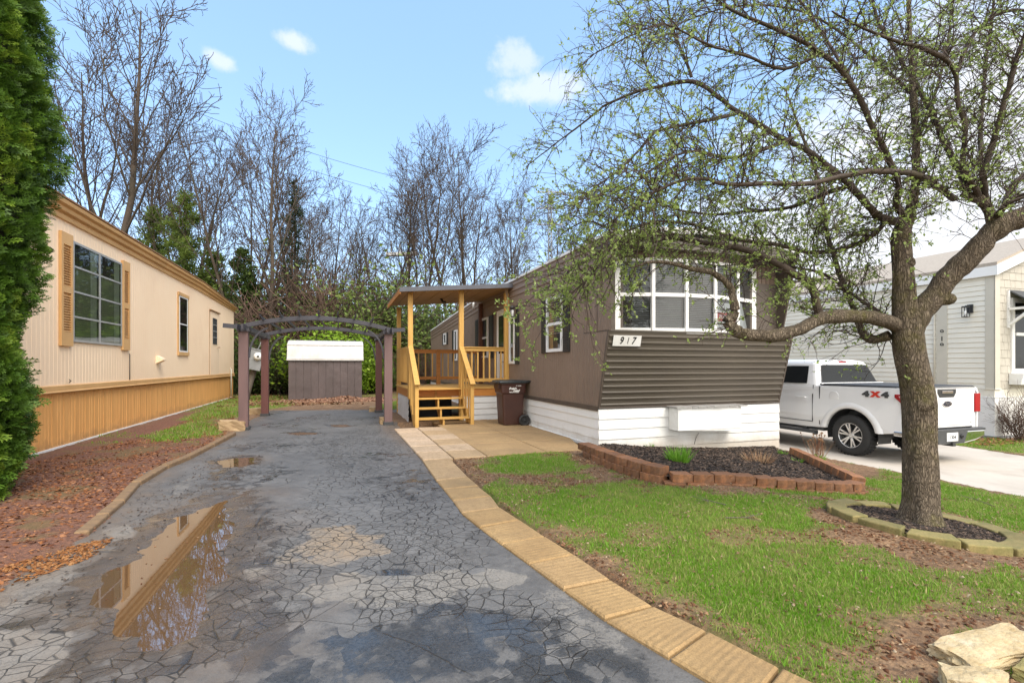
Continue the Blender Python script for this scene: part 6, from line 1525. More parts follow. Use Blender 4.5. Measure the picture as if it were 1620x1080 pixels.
for (px, d, top, base, mt, sd_, lab, thin, n) in [(292,27.5,305,2.6,M_CEDAR,1,'broad green cedar rising behind the roof of the cream home',.42,16000), (243,29,330,2.3,M_CEDAR,2,'lower green cedar left of the broad one behind the cream home',.45,12000), (466,30,285,1.6,M_DKGREEN,3,'thin dark conifer behind the shed',.35,4500),
        (340,29,400,2.2,M_CEDAR,5,'low green cedar at the far end of the cream home',.5,11000), (386,28.5,395,2.0,M_OLIVE,6,'rounded olive green evergreen left of the pergola arch',.4,18000), (1108,42,232,3.0,M_DKGREEN,4,'dark conifer peeping over the roof of the brown home',.8,9000)]:
    h = EYE+(HY-top)/F*d; o = thingw('evergreen_tree', lab, 'tree', ((px-CX)/F*d, d, 0)); tr, cr = conifer_mesh(sd_, h, base, n, mt, .17)
    tr.parent = o; cr.parent = o
# far wood that closes the horizon
r = np.random.default_rng(50); tb = Tubes()
for k in range(1300):
    x = r.uniform(-75, 135); y = r.uniform(58, 95); h = r.uniform(5, 11) if x < 5 else r.uniform(4, 6.5); P_ = curve_from(np.array([x, y, 0.]), np.array([r.normal(0, .12), 0, 1]), h, 5, r, .15, .02); tb.add(P_, np.linspace(.12, .02, 6), 3)
    for j in range(9):
        q, td = interp(P_, r.uniform(.15, .98)); tb.add(curve_from(q, td+r.normal(0, .7, 3), h*r.uniform(.15, .35), 3, r, .3, .05), np.linspace(.035, .015, 4), 3)
tag(tb.build('far_wood', M_TWIG_FAR), kind='stuff')
r = np.random.default_rng(51); k = 38000; x = r.uniform(-70, 135, k); y = r.uniform(50, 95, k); z = np.abs(r.normal(0, 1.9, k))*np.where(x < 5, 1, .6)
v, t = leaf_quads(np.stack([x, y, z], 1), np.tile([0, 0, .3], (k, 1)), r.uniform(.3, .7, k), r); tag(np_obj('undergrowth', v, t, M_OLIVE, attrs={'tint': np.repeat(r.random(k), 4)}), kind='stuff')

# ---- cedar hedge plant on the left (flat sprays over a dark twiggy core)
r = np.random.default_rng(60)
AX, AY = -6.08, 5.32
AV = thingw('arborvitae', 'tall dense green arborvitae at the left edge in front of the cream home', 'evergreen', (AX, AY, 0))
def arad(z, a): 
    base = np.interp(z, [0, .3, .8, 1.2, 1.9, 2.3, 2.7, 3.4, 4.2, 5, 5.8, 6.6, 7.2], [.62, .74, .84, .86, .80, .92, .95, 1.0, 1.10, 1.02, .92, .62, .12])
    return base*.70*(1+.36*(fbm(np.cos(a)*2.6+5, z*1.5+np.sin(a)*2.6+5, 3, 1.0, 3)-.5)*2)
tb = Tubes(); tb.add(np.array([[0,0,-.05],[.02,.02,2],[0,0,6.6]]), [.11,.08,.02], 10)
for k in range(420):
    z = r.uniform(.15, 6.6); a = r.uniform(0, 6.28); ln = float(arad(z, a))*.85
    tb.add(curve_from(np.array([0, 0, max(.1, z-.45*ln)]), np.array([math.cos(a), math.sin(a), .5]), ln, 5, r, .2, .02), np.linspace(.018, .005, 6), 4)
tb.build('trunk', M_BARK_FAR, AV)
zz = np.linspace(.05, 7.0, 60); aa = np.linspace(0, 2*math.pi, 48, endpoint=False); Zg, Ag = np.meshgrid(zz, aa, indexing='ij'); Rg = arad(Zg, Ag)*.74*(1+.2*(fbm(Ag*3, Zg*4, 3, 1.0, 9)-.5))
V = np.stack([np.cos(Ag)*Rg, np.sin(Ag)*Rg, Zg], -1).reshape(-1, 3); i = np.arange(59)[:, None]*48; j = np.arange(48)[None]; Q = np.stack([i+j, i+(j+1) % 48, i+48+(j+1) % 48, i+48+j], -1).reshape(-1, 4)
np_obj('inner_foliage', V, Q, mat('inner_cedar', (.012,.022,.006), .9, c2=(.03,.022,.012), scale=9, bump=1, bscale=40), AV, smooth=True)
def spray_proto():
    q = []; w = .03
    def piece(p, d, ln, wd): n_ = np.array([-d[1], d[0]]); q.append([p-n_*wd*.3, p+d*ln*.5-n_*wd, p+d*ln, p+d*ln*.5+n_*wd])
    q2 = np.array([0., 0.]); piece(q2, np.array([1., 0]), 1.0, .03)
    for t, s, l in ((.15, 1, .42), (.22, -1, .44), (.36, 1, .46), (.44, -1, .44), (.58, 1, .36), (.66, -1, .34), (.8, 1, .24), (.86, -1, .2)):
        a = .75*s; d = np.array([math.cos(a), math.sin(a)]); p = np.array([t, 0.]); piece(p, d, l, .034)
        for t2, s2, l2 in ((.45, 1, .22), (.6, -1, .2)):
            a2 = a+.6*s2; piece(p+d*l*t2, np.array([math.cos(a2), math.sin(a2)]), l*.55, .032)
    return np.array(q).reshape(-1, 2)
SP = spray_proto(); npz = len(SP)
n = 34000; z = r.uniform(.05, 6.8, n); a = r.uniform(0, 2*math.pi, n); depth = r.random(n)**1.6; rad = arad(z, a)*(1-.26*depth); 
P_ = np.stack([np.cos(a)*rad, np.sin(a)*rad, z], 1)
out = np.stack([np.cos(a), np.sin(a), np.zeros(n)], 1); tanv = np.stack([-np.sin(a), np.cos(a), np.zeros(n)], 1)
d = out*r.uniform(.25, 1.0, (n, 1))+np.array([0, 0, 1.0])*r.uniform(.1, 1.15, (n, 1))+tanv*r.normal(0, .5, (n, 1)); d /= np.linalg.norm(d, axis=1)[:, None]
s_ = np.cross(d, out+tanv*r.normal(0, .9, (n, 1))+np.array([0, 0, .2])); s_ /= np.linalg.norm(s_, axis=1)[:, None]; nrm_ = np.cross(d, s_)
size = r.uniform(.05, .17, n)*np.where(r.random(n) < .08, 1.35, 1)
curl = r.normal(-.25, .25, n)
V = P_[:, None]-d[:, None]*(size*.35)[:, None, None]+(d[:, None]*SP[None, :, :1]+s_[:, None]*SP[None, :, 1:])*size[:, None, None]+nrm_[:, None]*(curl[:, None]*SP[None, :, 0]**2*size[:, None])[:, :, None]
V[:, :, 2] -= (SP[None, :, 0]**2*.16)*size[:, None]
Q = np.arange(n*npz).reshape(-1, 4)
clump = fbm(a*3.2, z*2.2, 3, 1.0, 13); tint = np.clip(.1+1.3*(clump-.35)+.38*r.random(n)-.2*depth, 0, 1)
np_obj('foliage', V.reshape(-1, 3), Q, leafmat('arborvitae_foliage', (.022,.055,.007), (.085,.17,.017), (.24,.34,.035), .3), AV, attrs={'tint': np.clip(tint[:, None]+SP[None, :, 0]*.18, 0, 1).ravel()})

# ---- apple tree: traced limbs at their own distances, twigs and young leaves grown from them
r = np.random.default_rng(71)
bx, by = rcx, rcy+.05
D0 = by; gtree = float(gz(bx, by))
AT = thingw('apple_tree', 'old spreading fruit tree with young green leaves in the ring of mossy blocks', 'tree', (bx, by, gtree))
def A(pts): return np.array([np.array(at(px, py, D0+dd))-np.array([bx, by, gtree]) for px, py, dd in pts])
def smooth(P_, rr, k=4):
    m_ = len(P_); t = np.linspace(0, m_-1, (m_-1)*k+1); out_ = []
    for x in t:
        i = min(int(x), m_-2); f = x-i; p0 = P_[max(i-1, 0)]; p1 = P_[i]; p2 = P_[i+1]; p3 = P_[min(i+2, m_-1)]
        out_.append(.5*((2*p1)+(-p0+p2)*f+(2*p0-5*p1+4*p2-p3)*f*f+(-p0+3*p1-3*p2+p3)*f**3))
    return np.array(out_), np.interp(t, range(m_), rr)
pxr = D0/F
# (points px,py,depth ; radii px ; leafiness ; twig density)
LIMBS = [
 ('main', [(1427,372,.02),(1446,312,.05),(1449,250,.08),(1444,150,.2),(1440,60,.25),(1436,-60,.3),(1430,-190,.3)], [19,13,11,9,7,5,2.5], .6, .8),
 ('l1', [(1436,345,.02),(1416,322,-.1),(1420,289,-.2),(1398,237,-.3),(1379,200,-.35),(1342,130,-.45),(1298,85,-.5),(1227,46,-.6),(1150,15,-.7),(1090,-30,-.7)], [11,8,7.5,7,6.5,6,5,4,3,1.5], .6, 1),
 ('l2', [(1425,352,0),(1394,344,-.1),(1376,330,-.2),(1346,293,-.3),(1313,263,-.3),(1283,237,-.3),(1227,207,-.2),(1164,170,-.1),(1131,144,0),(1094,122,.1),(1042,130,.2),(1001,137,.25),(964,152,.3),(938,170,.35),(905,196,.4),(868,222,.45),(827,255,.5)], [10,9,8.5,8,7.5,7,6.5,6,5.5,5,4.2,3.6,3,2.6,2.2,1.6,1], .5, .85),
 ('l2a', [(1094,122,.1),(1079,81,.1),(1064,41,.05),(1055,-10,.0),(1040,-60,0)], [4,3.2,2.6,2,1], .5, .8),
 ('l2c', [(1036,130,.2),(1020,95,.3),(1015,60,.35),(1000,30,.4),(975,-5,.4)], [3,2.4,2,1.5,1], .5, .8),
 ('l2b', [(1170,178,-.1),(1116,189,-.25),(1079,196,-.3),(1042,207,-.4),(1016,237,-.4),(987,267,-.45),(957,287,-.5),(915,318,-.5)], [5,4,3.5,3,2.5,2,1.6,1], .6, 1),
 ('l3', [(1509,314,.1),(1479,293,-.25),(1450,278,-.45),(1398,272,-.6),(1350,278,-.7),(1287,293,-.8),(1220,294,-.9),(1146,296,-1.0),(1109,289,-1.0),(1072,296,-1.05),(1027,319,-1.1),(990,346,-1.1),(950,372,-1.1)], [8,7,6.5,6,5.5,5,4.5,4,3.4,3,2.4,1.8,1], 1.0, 1.0),
 ('r0', [(1437,560,.03),(1448,505,.0),(1478,470,-.05),(1510,428,-.12),(1545,398,-.2),(1572,366,-.25),(1600,350,-.3),(1650,335,-.35),(1720,300,-.3),(1790,240,-.3)], [22,24,22,20.5,20,19,18,16,12,6], .5, .3),
 ('rk', [(1572,366,-.25),(1562,330,-.22),(1545,312,-.2),(1520,305,-.15)], [14,15,13,7], .3, .2),
 ('r1', [(1548,318,-.2),(1542,300,-.25),(1524,267,-.3),(1527,207,-.35),(1516,159,-.35),(1513,122,-.35),(1494,93,-.45),(1461,74,-.55),(1427,68,-.65),(1380,50,-.8),(1320,20,-.9)], [9,8,7.5,7,6,5.5,5,4.4,3.8,2.6,1.4], .6, 1),
 ('r2', [(1530,305,-.15),(1520,274,-.05),(1494,226,.1),(1476,185,.2),(1450,137,.3),(1424,96,.4),(1405,63,.5),(1387,30,.6),(1375,-20,.7),(1360,-80,.8)], [10,10,8.5,8,7.5,6.5,6,5.5,4,2], .5, .9),
 ('r3', [(1560,320,-.2),(1557,274,-.3),(1579,211,-.35),(1594,159,-.4),(1605,122,-.45),(1620,74,-.5),(1645,10,-.5),(1660,-60,-.5)], [9,8.5,8,7.5,7,6,5,2.5], .6, 1),
 ('r4', [(1590,322,-.25),(1605,290,-.1),(1650,250,.1),(1700,190,.2),(1730,120,.2)], [8,7,6,5,3], .5, 1),
 ('r5', [(1513,118,-.35),(1538,60,-.3),(1561,33,-.25),(1590,17,-.2),(1630,14,-.2),(1690,30,-.2)], [5,4.5,4,3.6,3,2], .5, .9),
 ('r6', [(1575,345,-.25),(1600,318,-.5),(1650,300,-.8),(1700,300,-1.1)], [7,6,5,3], .5, .9),
 ('r7', [(1555,300,-.1),(1553,220,.3),(1560,120,.7),(1575,20,.9),(1580,-60,1.0)], [7,6.5,6,5,3], .5, .9),
 ('low', [(1420,515,.0),(1395,505,-.1),(1360,500,-.2),(1303,502,-.32),(1256,523,-.4),(1220,533,-.45),(1184,533,-.5),(1163,528,-.5),(1149,519,-.5),(1144,508,-.5),(1155,495,-.5),(1151,473,-.5),(1148,457,-.5),(1133,442,-.52),(1113,432,-.55),(1083,427,-.6),(1030,415,-.7),(985,425,-.75)], [13,11.5,11,10.5,10,9.5,9,9,8.5,8,7,6.2,5.6,5,4.4,3.6,2.4,1], .85, .28),
 ('low2', [(1296,504,-.32),(1290,485,-.32),(1277,450,-.3),(1246,430,-.28),(1210,409,-.25),(1167,393,-.2),(1133,387,-.2),(1083,378,-.15),(1023,370,-.1),(978,378,-.05),(938,402,0),(895,428,.05),(855,462,.1)], [9,8,7.5,7,6.4,5.8,5,4.2,3.4,2.8,2.2,1.6,.9], 1.7, 1.0),
 ('low2b', [(1060,375,-.12),(1010,392,-.3),(960,420,-.45),(915,455,-.55),(880,490,-.6)], [3,2.5,2,1.5,.8], 1.8, 1.3),
 ('back1', [(1408,530,.05),(1376,536,.2),(1363,518,.3),(1352,487,.4),(1339,456,.5),(1324,409,.6),(1308,362,.7),(1303,331,.75),(1290,270,.8),(1262,200,.85),(1240,140,.9)], [13,11,10,8.5,8,7.5,7,6.5,5.5,4,2], .6, .9),
 ('back2', [(1400,502,.1),(1381,487,.2),(1350,466,.35),(1308,435,.5),(1262,424,.6),(1200,420,.7),(1140,425,.75)], [6,5,4.5,4,3.4,2.5,1.2], .8, 1),
 ('mid1', [(1405,345,.0),(1380,372,.1),(1340,392,.2),(1290,398,.2),(1230,385,.1),(1160,372,0),(1100,350,-.1),(1040,345,-.15),(985,362,-.2),(930,345,-.25),(880,372,-.25)], [7,6.5,6,5.4,4.8,4.2,3.6,3,2.4,1.7,.9], 1.2, .95),
 ('mid2', [(1346,293,-.3),(1300,310,-.1),(1250,330,.15),(1190,335,.35),(1120,340,.5),(1060,330,.6),(1000,300,.65),(940,300,.7),(890,330,.7)], [5.5,5,4.5,4,3.4,2.8,2.2,1.6,.8], .7, .95),
 ('mid3', [(1253,218,-.25),(1200,240,-.5),(1150,250,-.7),(1100,240,-.85),(1050,255,-.95),(990,300,-1.0),(950,340,-1.0)], [4.5,4,3.4,2.8,2.2,1.5,.8], .7, 1.2),
 ('up1', [(1361,163,-.4),(1330,100,-.2),(1290,40,.0),(1250,-20,.1),(1220,-90,.2)], [5,4.4,3.6,2.8,1.5], .6, 1),
 ('up2', [(1444,150,.2),(1400,110,.5),(1340,60,.8),(1270,20,1.0),(1180,10,1.2),(1100,30,1.3),(1030,60,1.3)], [5.5,4.8,4,3.2,2.6,1.8,.9], .6, 1.1),
 ('up3', [(1447,230,.1),(1480,150,.5),(1500,60,.8),(1510,-40,1.0)], [6,5,4,2], .6, 1),
 ('up4', [(1298,85,-.5),(1240,110,-.6),(1180,90,-.7),(1120,70,-.8),(1050,40,-.85),(990,60,-.9),(930,90,-.9)], [4,3.4,2.8,2.3,1.8,1.3,.8], .5, 1.0)]
tk, tw, lm = Tubes(), Tubes(), Tubes()
P_, rr = smooth(A([(1456,852,0),(1456,834,0),(1456,815,0),(1456,790,0),(1456,740,0),(1455,690,0),(1455,640,0),(1448,600,0),(1440,560,0),(1436,520,0),(1431,480,0),(1428,430,0),(1426,372,.02),(1436,345,.03)]), [48,39,33,30,28.5,28.5,30,29,30,29,24,20.5,19.5,17], 8); rr = rr*np.interp(P_[:, 2], [0, 1.2, 2.0, 3], [.78, .76, .70, .66])
V = []; ns_ = 36; T = np.gradient(P_, axis=0)
for i, (p, rd) in enumerate(zip(P_, rr)):
    an = np.arange(ns_)*2*math.pi/ns_; h_ = p[2]
    k = 1+.05*np.sin(an*5+h_*1.3)*(1.4-min(h_, 1.2))+.09*(fbm(np.cos(an)*2.5+9, np.sin(an)*2.5+h_*2.2+9, 4, 1.3, 5)-.5)*2+.045*(fbm(an*7, np.full(ns_, h_*3.2), 3, 1.0, 6)-.5)*2
    if h_ < .22: k = k+(.22-h_)*1.4*(.35+.65*np.maximum(0, np.sin(an*3+.8)))
    V.append(np.stack([p[0]+np.cos(an)*rd*pxr*k, p[1]+np.sin(an)*rd*pxr*k, np.full(ns_, h_)], 1))
V = np.concatenate(V); i = np.arange(len(P_)-1)[:, None]*ns_; j = np.arange(ns_)[None]; Qt = np.stack([i+j, i+(j+1) % ns_, i+ns_+(j+1) % ns_, i+ns_+j], -1).reshape(-1, 4)
tk.V.append(V); tk.Q.append(Qt); tk.n += len(V)
leafP, leafD, leafS = [], [], []
def lumpy(P_, rr, seed): return rr*(1+.16*(fbm(np.arange(len(P_))*.6, np.full(len(P_), seed*1.7), 3, 1.0, 7)-.5)*2)
def twig(p, d, ln, rad, lvl, leafy, droop):
    n_ = 6 if lvl == 0 else 4
    Q_ = [p]; dd = unit(d)
    for s in range(n_):
        dd = unit(dd+r.normal(0, .20, 3)+np.array([0, 0, -droop*(s/n_)*.55])); Q_.append(Q_[-1]+dd*ln/n_)
    Q_ = np.array(Q_); tw.add(Q_, np.linspace(rad, rad*.35, n_+1), 4 if lvl == 0 else 3)
    m_ = r.poisson(max(.4, ln/.07*leafy*(.32 if lvl == 0 else .55)))
    for t in r.random(m_):
        q, td = interp(Q_, min(.999, .12+.88*t)); c_ = r.integers(2, 5)
        for _ in range(c_): leafP.append(q+r.normal(0, .004, 3)); leafD.append(td*.35+np.array([0, 0, .25])); leafS.append(r.uniform(.016, .038))
    if lvl < 2:
        for _ in range(r.integers(3, 6) if lvl == 0 else r.integers(0, 3)):
            q, td = interp(Q_, r.uniform(.15, .95)); twig(q, td*.8+r.normal(0, .6, 3), ln*r.uniform(.3, .6), rad*.6, lvl+1, leafy, droop)
for li, (nm, pts_, rad, leafy, dens) in enumerate(LIMBS):
    P_, rr = smooth(A(pts_), np.array(rad, float), 5); jit = r.normal(0, .012, P_.shape); jit[0] = 0; P_ = P_+np.cumsum(jit, 0)*.25
    big = rad[0] > 6.5
    dirz = np.abs(np.gradient(P_[:, 2]))/(np.linalg.norm(np.gradient(P_, axis=0), axis=1)+1e-9); wxs = P_[:, 0]+bx; rr = rr*(1-dirz*(1-1/np.sqrt(1+(wxs/D0)**2)))*(.95 if nm in ('low', 'r0') else .82 if nm == 'low2' else .66)
    (tk if rad[0] > 12 else lm).add(P_, lumpy(P_, rr*pxr, li), 14 if rad[0] > 12 else 9 if big else 7)
    segl = np.linalg.norm(np.diff(P_, axis=0), axis=1); tot = segl.sum(); cnt = int(tot*31*dens)
    for _ in range(cnt):
        t = r.random(); q, td = interp(P_, t); rad_here = np.interp(t, np.linspace(0, 1, len(rr)), rr)
        if rad_here > 14 and r.random() < .75: continue
        side = r.normal(0, 1, 3); side -= td*side.dot(td); side = unit(side)
        d = td*.55+side*.85+np.array([-.12, -.05, .22]); ln = r.uniform(.18, .62)*(1.15-.3*(rad_here > 8))
        twig(q, d, ln, min(.0052, rad_here*pxr*.45+.0015), 0, leafy, .5 if pts_[-1][0] < 1100 else .3)
M_BARK = None
m, nt, o = newmat('apple_bark'); co = coords(nt, (1, 1, .22)); co1 = coords(nt)
p = N(nt, 'ShaderNodeBsdfPrincipled', Roughness=.9); p.inputs['Specular IOR Level'].default_value = .2
vo = N(nt, 'ShaderNodeTexVoronoi', Scale=62, feature='DISTANCE_TO_EDGE'); 
wn_ = nt.nodes.new('ShaderNodeTexNoise'); wn_.inputs['Scale'].default_value = 12; wn_.inputs['Detail'].default_value = 5; L(nt, co, wn_.inputs['Vector'])
dm = nt.nodes.new('ShaderNodeVectorMath'); dm.operation = 'MULTIPLY_ADD'; L(nt, wn_.outputs['Color'], dm.inputs[0]); dm.inputs[1].default_value = (.10,.10,.10); L(nt, co, dm.inputs[2]); L(nt, dm.outputs[0], vo.inputs['Vector'])
nb1 = noise(nt, co, 30, 6, .7); nb2 = noise(nt, co1, 2.6, 5, .6); nb3 = noise(nt, co1, 14, 5, .65)
rid = ramp(nt, vo.outputs['Distance'], [(.0, 0), (.22, 1)])
col = mixc(nt, ramp(nt, nb1, [(.3, 0), (.7, 1)]), (.14,.108,.076), (.31,.25,.185))
col = mixc(nt, ramp(nt, rid, [(0, .7), (.6, 0)]), col, (.045,.034,.027))
col = mixc(nt, math_(nt, 'MULTIPLY', ramp(nt, nb2, [(.48, 0), (.66, .75)]), ramp(nt, nb3, [(.4, .2), (.6, 1)])), col, (.135,.125,.028))
L(nt, col, p.inputs['Base Color']); L(nt, bumpn(nt, math_(nt, 'ADD', math_(nt, 'MULTIPLY', rid, .8), nb1), 1.0, .022), p.inputs['Normal']); L(nt, p.outputs[0], o.inputs[0])
tk.build('trunk', m, AT)
lm.build('limb', mat('apple_limb_bark', (.075,.052,.036), .85, c2=(.035,.026,.02), scale=6, bump=.6, bscale=60, dirt=(.075,.068,.02), dirts=3), AT)  # backlit shade put into the bark colour; young bark is darker too
M_TW = mat('apple_twigs', (.075,.047,.034), .8, c2=(.04,.027,.021), scale=3)
tw.build('crown', M_TW, AT)
lp_ = np.array(leafP); ld = np.array(leafD); ls = np.array(leafS)
v, t3 = leaf_quads(lp_, ld, ls, r, 0, .6, .75)
print('apple leaves', len(lp_), 'twig verts', tw.n)
np_obj('foliage', v, t3, leafmat('apple_leaves', (.20,.28,.06), (.33,.43,.12), (.52,.60,.28), .45), AT, attrs={'tint': np.repeat(np.clip(r.normal(.5, .22, len(lp_)), 0, 1), 4)})
# knots and old pruning cuts
def knot(px, py, dd, rad, nrm_, hole, mt):
    c = A([(px, py, dd)])[0]; n_ = unit(np.array(nrm_)); mb = MB(); k = rad*pxr
    mb.lathe([(-.05,k*1.25),(-.01,k*1.2),(.012,k*1.0),(.014,k*.72),(-.012,k*.55),(-.03,k*.3),(-.035,0)] if hole else [(-.06,k*1.3),(.0,k*1.15),(.03,k*.85),(.045,k*.45),(.048,0)], tuple(c), tuple(n_), 16); return mb
mb = knot(1440, 452, -.085, 8, (-.1,-1,.1), True, 0); mb.build('pruning_scar', m, AT)
mb = knot(1443, 414, -.075, 6.5, (.4,-.8,.1), True, 0); mb.build('pruning_scar', m, AT)
mb = knot(1468, 640, -.095, 12, (.7,-.75,.05), False, 0); mb.build('knot', m, AT); mb = knot(1476, 639, -.135, 6, (.6,-.8,.1), True, 0); mb.build('knot_hole', m, AT)
mb = knot(1503, 473, -.10, 8, (.9,-.4,-.1), False, 0); mb.build('knot', m, AT)

# ---- lawn, litter and small plants
r = np.random.default_rng(81)
def grass_blades(n_try, x0, x1, y0, y1, hmin, hmax, wd):
    x = r.uniform(x0, x1, n_try); y = y0+(y1-y0)*r.random(n_try)**1.35
    g = grass_mask(x, y); k = r.random(n_try) < g; x, y, g = x[k], y[k], g[k]; return x, y, g
M_GRASS = leafmat('grass', (.085,.20,.012), (.175,.36,.024), (.46,.38,.17), .42)
def lawn(name, n_try, x0, x1, y0, y1, hm, wd):
    x, y, g = grass_blades(n_try, x0, x1, y0, y1, 0, 0, 0); n_ = len(x); z = ground_z(x, y)-.004
    clump = fbm(x, y, 4, 6, 33); h = hm*r.uniform(.45, 1.25, n_)*(.6+.8*clump)*(.5+.5*g); yaw = r.uniform(0, 6.28, n_); lean = np.abs(r.normal(.45, .35, n_))*h; yl = r.uniform(0, 6.28, n_)
    w_ = wd*r.uniform(.7, 1.4, n_); ax = np.cos(yaw)*w_; ay = np.sin(yaw)*w_; lx = np.cos(yl)*lean; ly = np.sin(yl)*lean
    V = np.stack([np.stack([x-ax, y-ay, z], 1), np.stack([x+ax, y+ay, z], 1), np.stack([x+ax*.7+lx*.4, y+ay*.7+ly*.4, z+h*.6], 1), np.stack([x-ax*.7+lx*.4, y-ay*.7+ly*.4, z+h*.6], 1), np.stack([x+lx, y+ly, z+h], 1)], 1).reshape(-1, 3)
    i = np.arange(n_)[:, None]*5
    tint = np.clip(-.05+.45*clump+.45*fbm(x, y, 3, 1.1, 37)+.45*r.random(n_)*1.0, 0, .8); tint = np.where(r.random(n_) < .09, 1.0, tint)
    print(name, n_)
    return tag(np_obj(name, V, [i+np.array([[0,1,2,3]]), i+np.array([[3,2,4]])], M_GRASS, attrs={'tint': np.repeat(tint, 5)}), kind='stuff')
lawn('grass', 560000, -.8, 7.6, 2.1, 9.0, .034, .0024)
lawn('grass', 26000, -.8, 7.6, 2.1, 9.0, .055, .0042); lawn('grass', 60000, -12.5, -2.2, 9.5, 24, .07, .006); lawn('grass', 40000, 8.6, 14.5, 7.5, 13, .06, .005)
M_LEAF = leafmat('fallen_leaves', (.10,.04,.018), (.20,.095,.045), (.36,.23,.13), .15, .8)
M_REDLEAF = leafmat('red_litter', (.10,.035,.018), (.26,.10,.035), (.34,.17,.09), .1, .85)
lp2 = [gp(*p) for p in [(700,725),(930,712),(1080,770),(1390,770),(1400,745),(1640,800),(1640,1100),(1200,1100),(950,910),(780,800)]]
dens = lambda x, y: np.clip((1-grass_mask(x, y)*1.15)*(.25+1.4*sstep(.42, .7, fbm(x, y, 4, 2.2, 41))), .02, 1)*(sdist(x, y, bed_poly) < -.03)*(np.hypot((x-rcx)/RX, (y-rcy)/RY) > 1.03)
q = scatter_in(lp2, 6500, 7, dens); tag(chips('fallen_leaves', q, ground_z(q[:, 0], q[:, 1]), M_LEAF, .008, .024, 8, 1.6, .5, .3, .2), kind='stuff')
strip = [gp(*p) for p in [(-500,1150),(-300,770),(40,735),(230,690),(360,640),(372,660),(345,712),(268,738),(205,778),(150,838),(60,890),(-60,960)]]
dn = lambda x, y: np.clip(.35+1.2*sstep(.4, .65, fbm(x, y, 4, 1.6, 43))-grass_mask(x, y)*.8, .05, 1)
q = scatter_in(strip, 11000, 9, dn); tag(chips('bark_litter', q, ground_z(q[:, 0], q[:, 1]), M_REDLEAF, .010, .030, 10, 1.9, .45, .25, .2), kind='stuff')
near = [gp(*p) for p in [(-150,960),(0,900),(120,862),(180,850),(150,880),(60,912),(0,940),(-120,1010)]]
q = scatter_in(near, 1100, 11, lambda x, y: sstep(.35, .6, fbm(x, y, 4, 3, 48))); tag(chips('fallen_leaves', q, np.maximum(ground_z(q[:, 0], q[:, 1]), .0), leafmat('orange_litter', (.16,.06,.02), (.30,.12,.035), (.36,.19,.08), .15, .8), .008, .02, 12, 2.2, .5, .35, .3), kind='stuff')
sl_ = [tuple(W(v, u)[:2]) for v, u in [(v0-.7, SU-1.9), (v1+1.2, SU-2.0), (v1+.6, SU+.3), (v1, SU-.02), (v0, SU-.02)]]
q = scatter_in(sl_, 5200, 13, lambda x, y: .2+.8*sstep(.35, .6, fbm(x, y, 3, 1.4, 45))); z = np.maximum(ground_z(q[:, 0], q[:, 1]), 0)
q2 = np.array([VU(*p_) for p_ in q]); z = z+.16*np.exp(-((q2[:, 0]-(v1-.75))/.55)**2-((q2[:, 1]-(SU-.3))/.4)**2)*r.random(len(q))
tag(chips('fallen_leaves', q, z, leafmat('dry_leaves', (.16,.075,.045), (.30,.16,.10), (.42,.27,.18), .15, .85), .035, .085, 14, 1.5, .6, .35, .3), kind='stuff')
wl_ = [tuple(W(v, u)[:2]) for v, u in [(-14, 12), (3, 12), (0, 28), (-16, 28)]]
q = scatter_in(wl_, 6000, 15, lambda x, y: sstep(.35, .6, fbm(x, y, 3, .6, 46))*(sdist(x, y, drive_poly) < -.1)*(np.array([VU(a, b)[0] for a, b in zip(x, y)]) < -3.2)); tag(chips('fallen_leaves', q, ground_z(q[:, 0], q[:, 1]), M_LEAF, .04, .09, 16, 1.5, .6, .3, .3), kind='stuff')
rb = [tuple(W(v, u)[:2]) for v, u in [(9.3,-1.0),(10.98,-1.0),(10.98,6),(9.4,6)]]
q = scatter_in(rb, 2200, 17); tag(chips('bark_litter', q, gz(q[:, 0], q[:, 1])+.02, M_REDLEAF, .02, .06, 18, 2, .4, .25, .3), kind='stuff')
q = scatter_in(lp2, 2600, 27, lambda x, y: .15+.85*sstep(.45, .6, fbm(x, y, 4, 1.9, 55))*(sdist(x, y, bed_poly) < -.03)); tag(chips('fallen_leaves', q, ground_z(q[:, 0], q[:, 1])+.016, leafmat('lawn_litter', (.14,.08,.045), (.28,.19,.11), (.40,.32,.22), .15, .8), .006, .02, 28, 1.7, .6, .4, .3), kind='stuff')
q = scatter_in(pud1, 46, 29); tag(chips('floating_debris', q, np.full(len(q), -.011), M_LEAF, .006, .018, 30, 1.8, .15, .25, .1), kind='stuff')
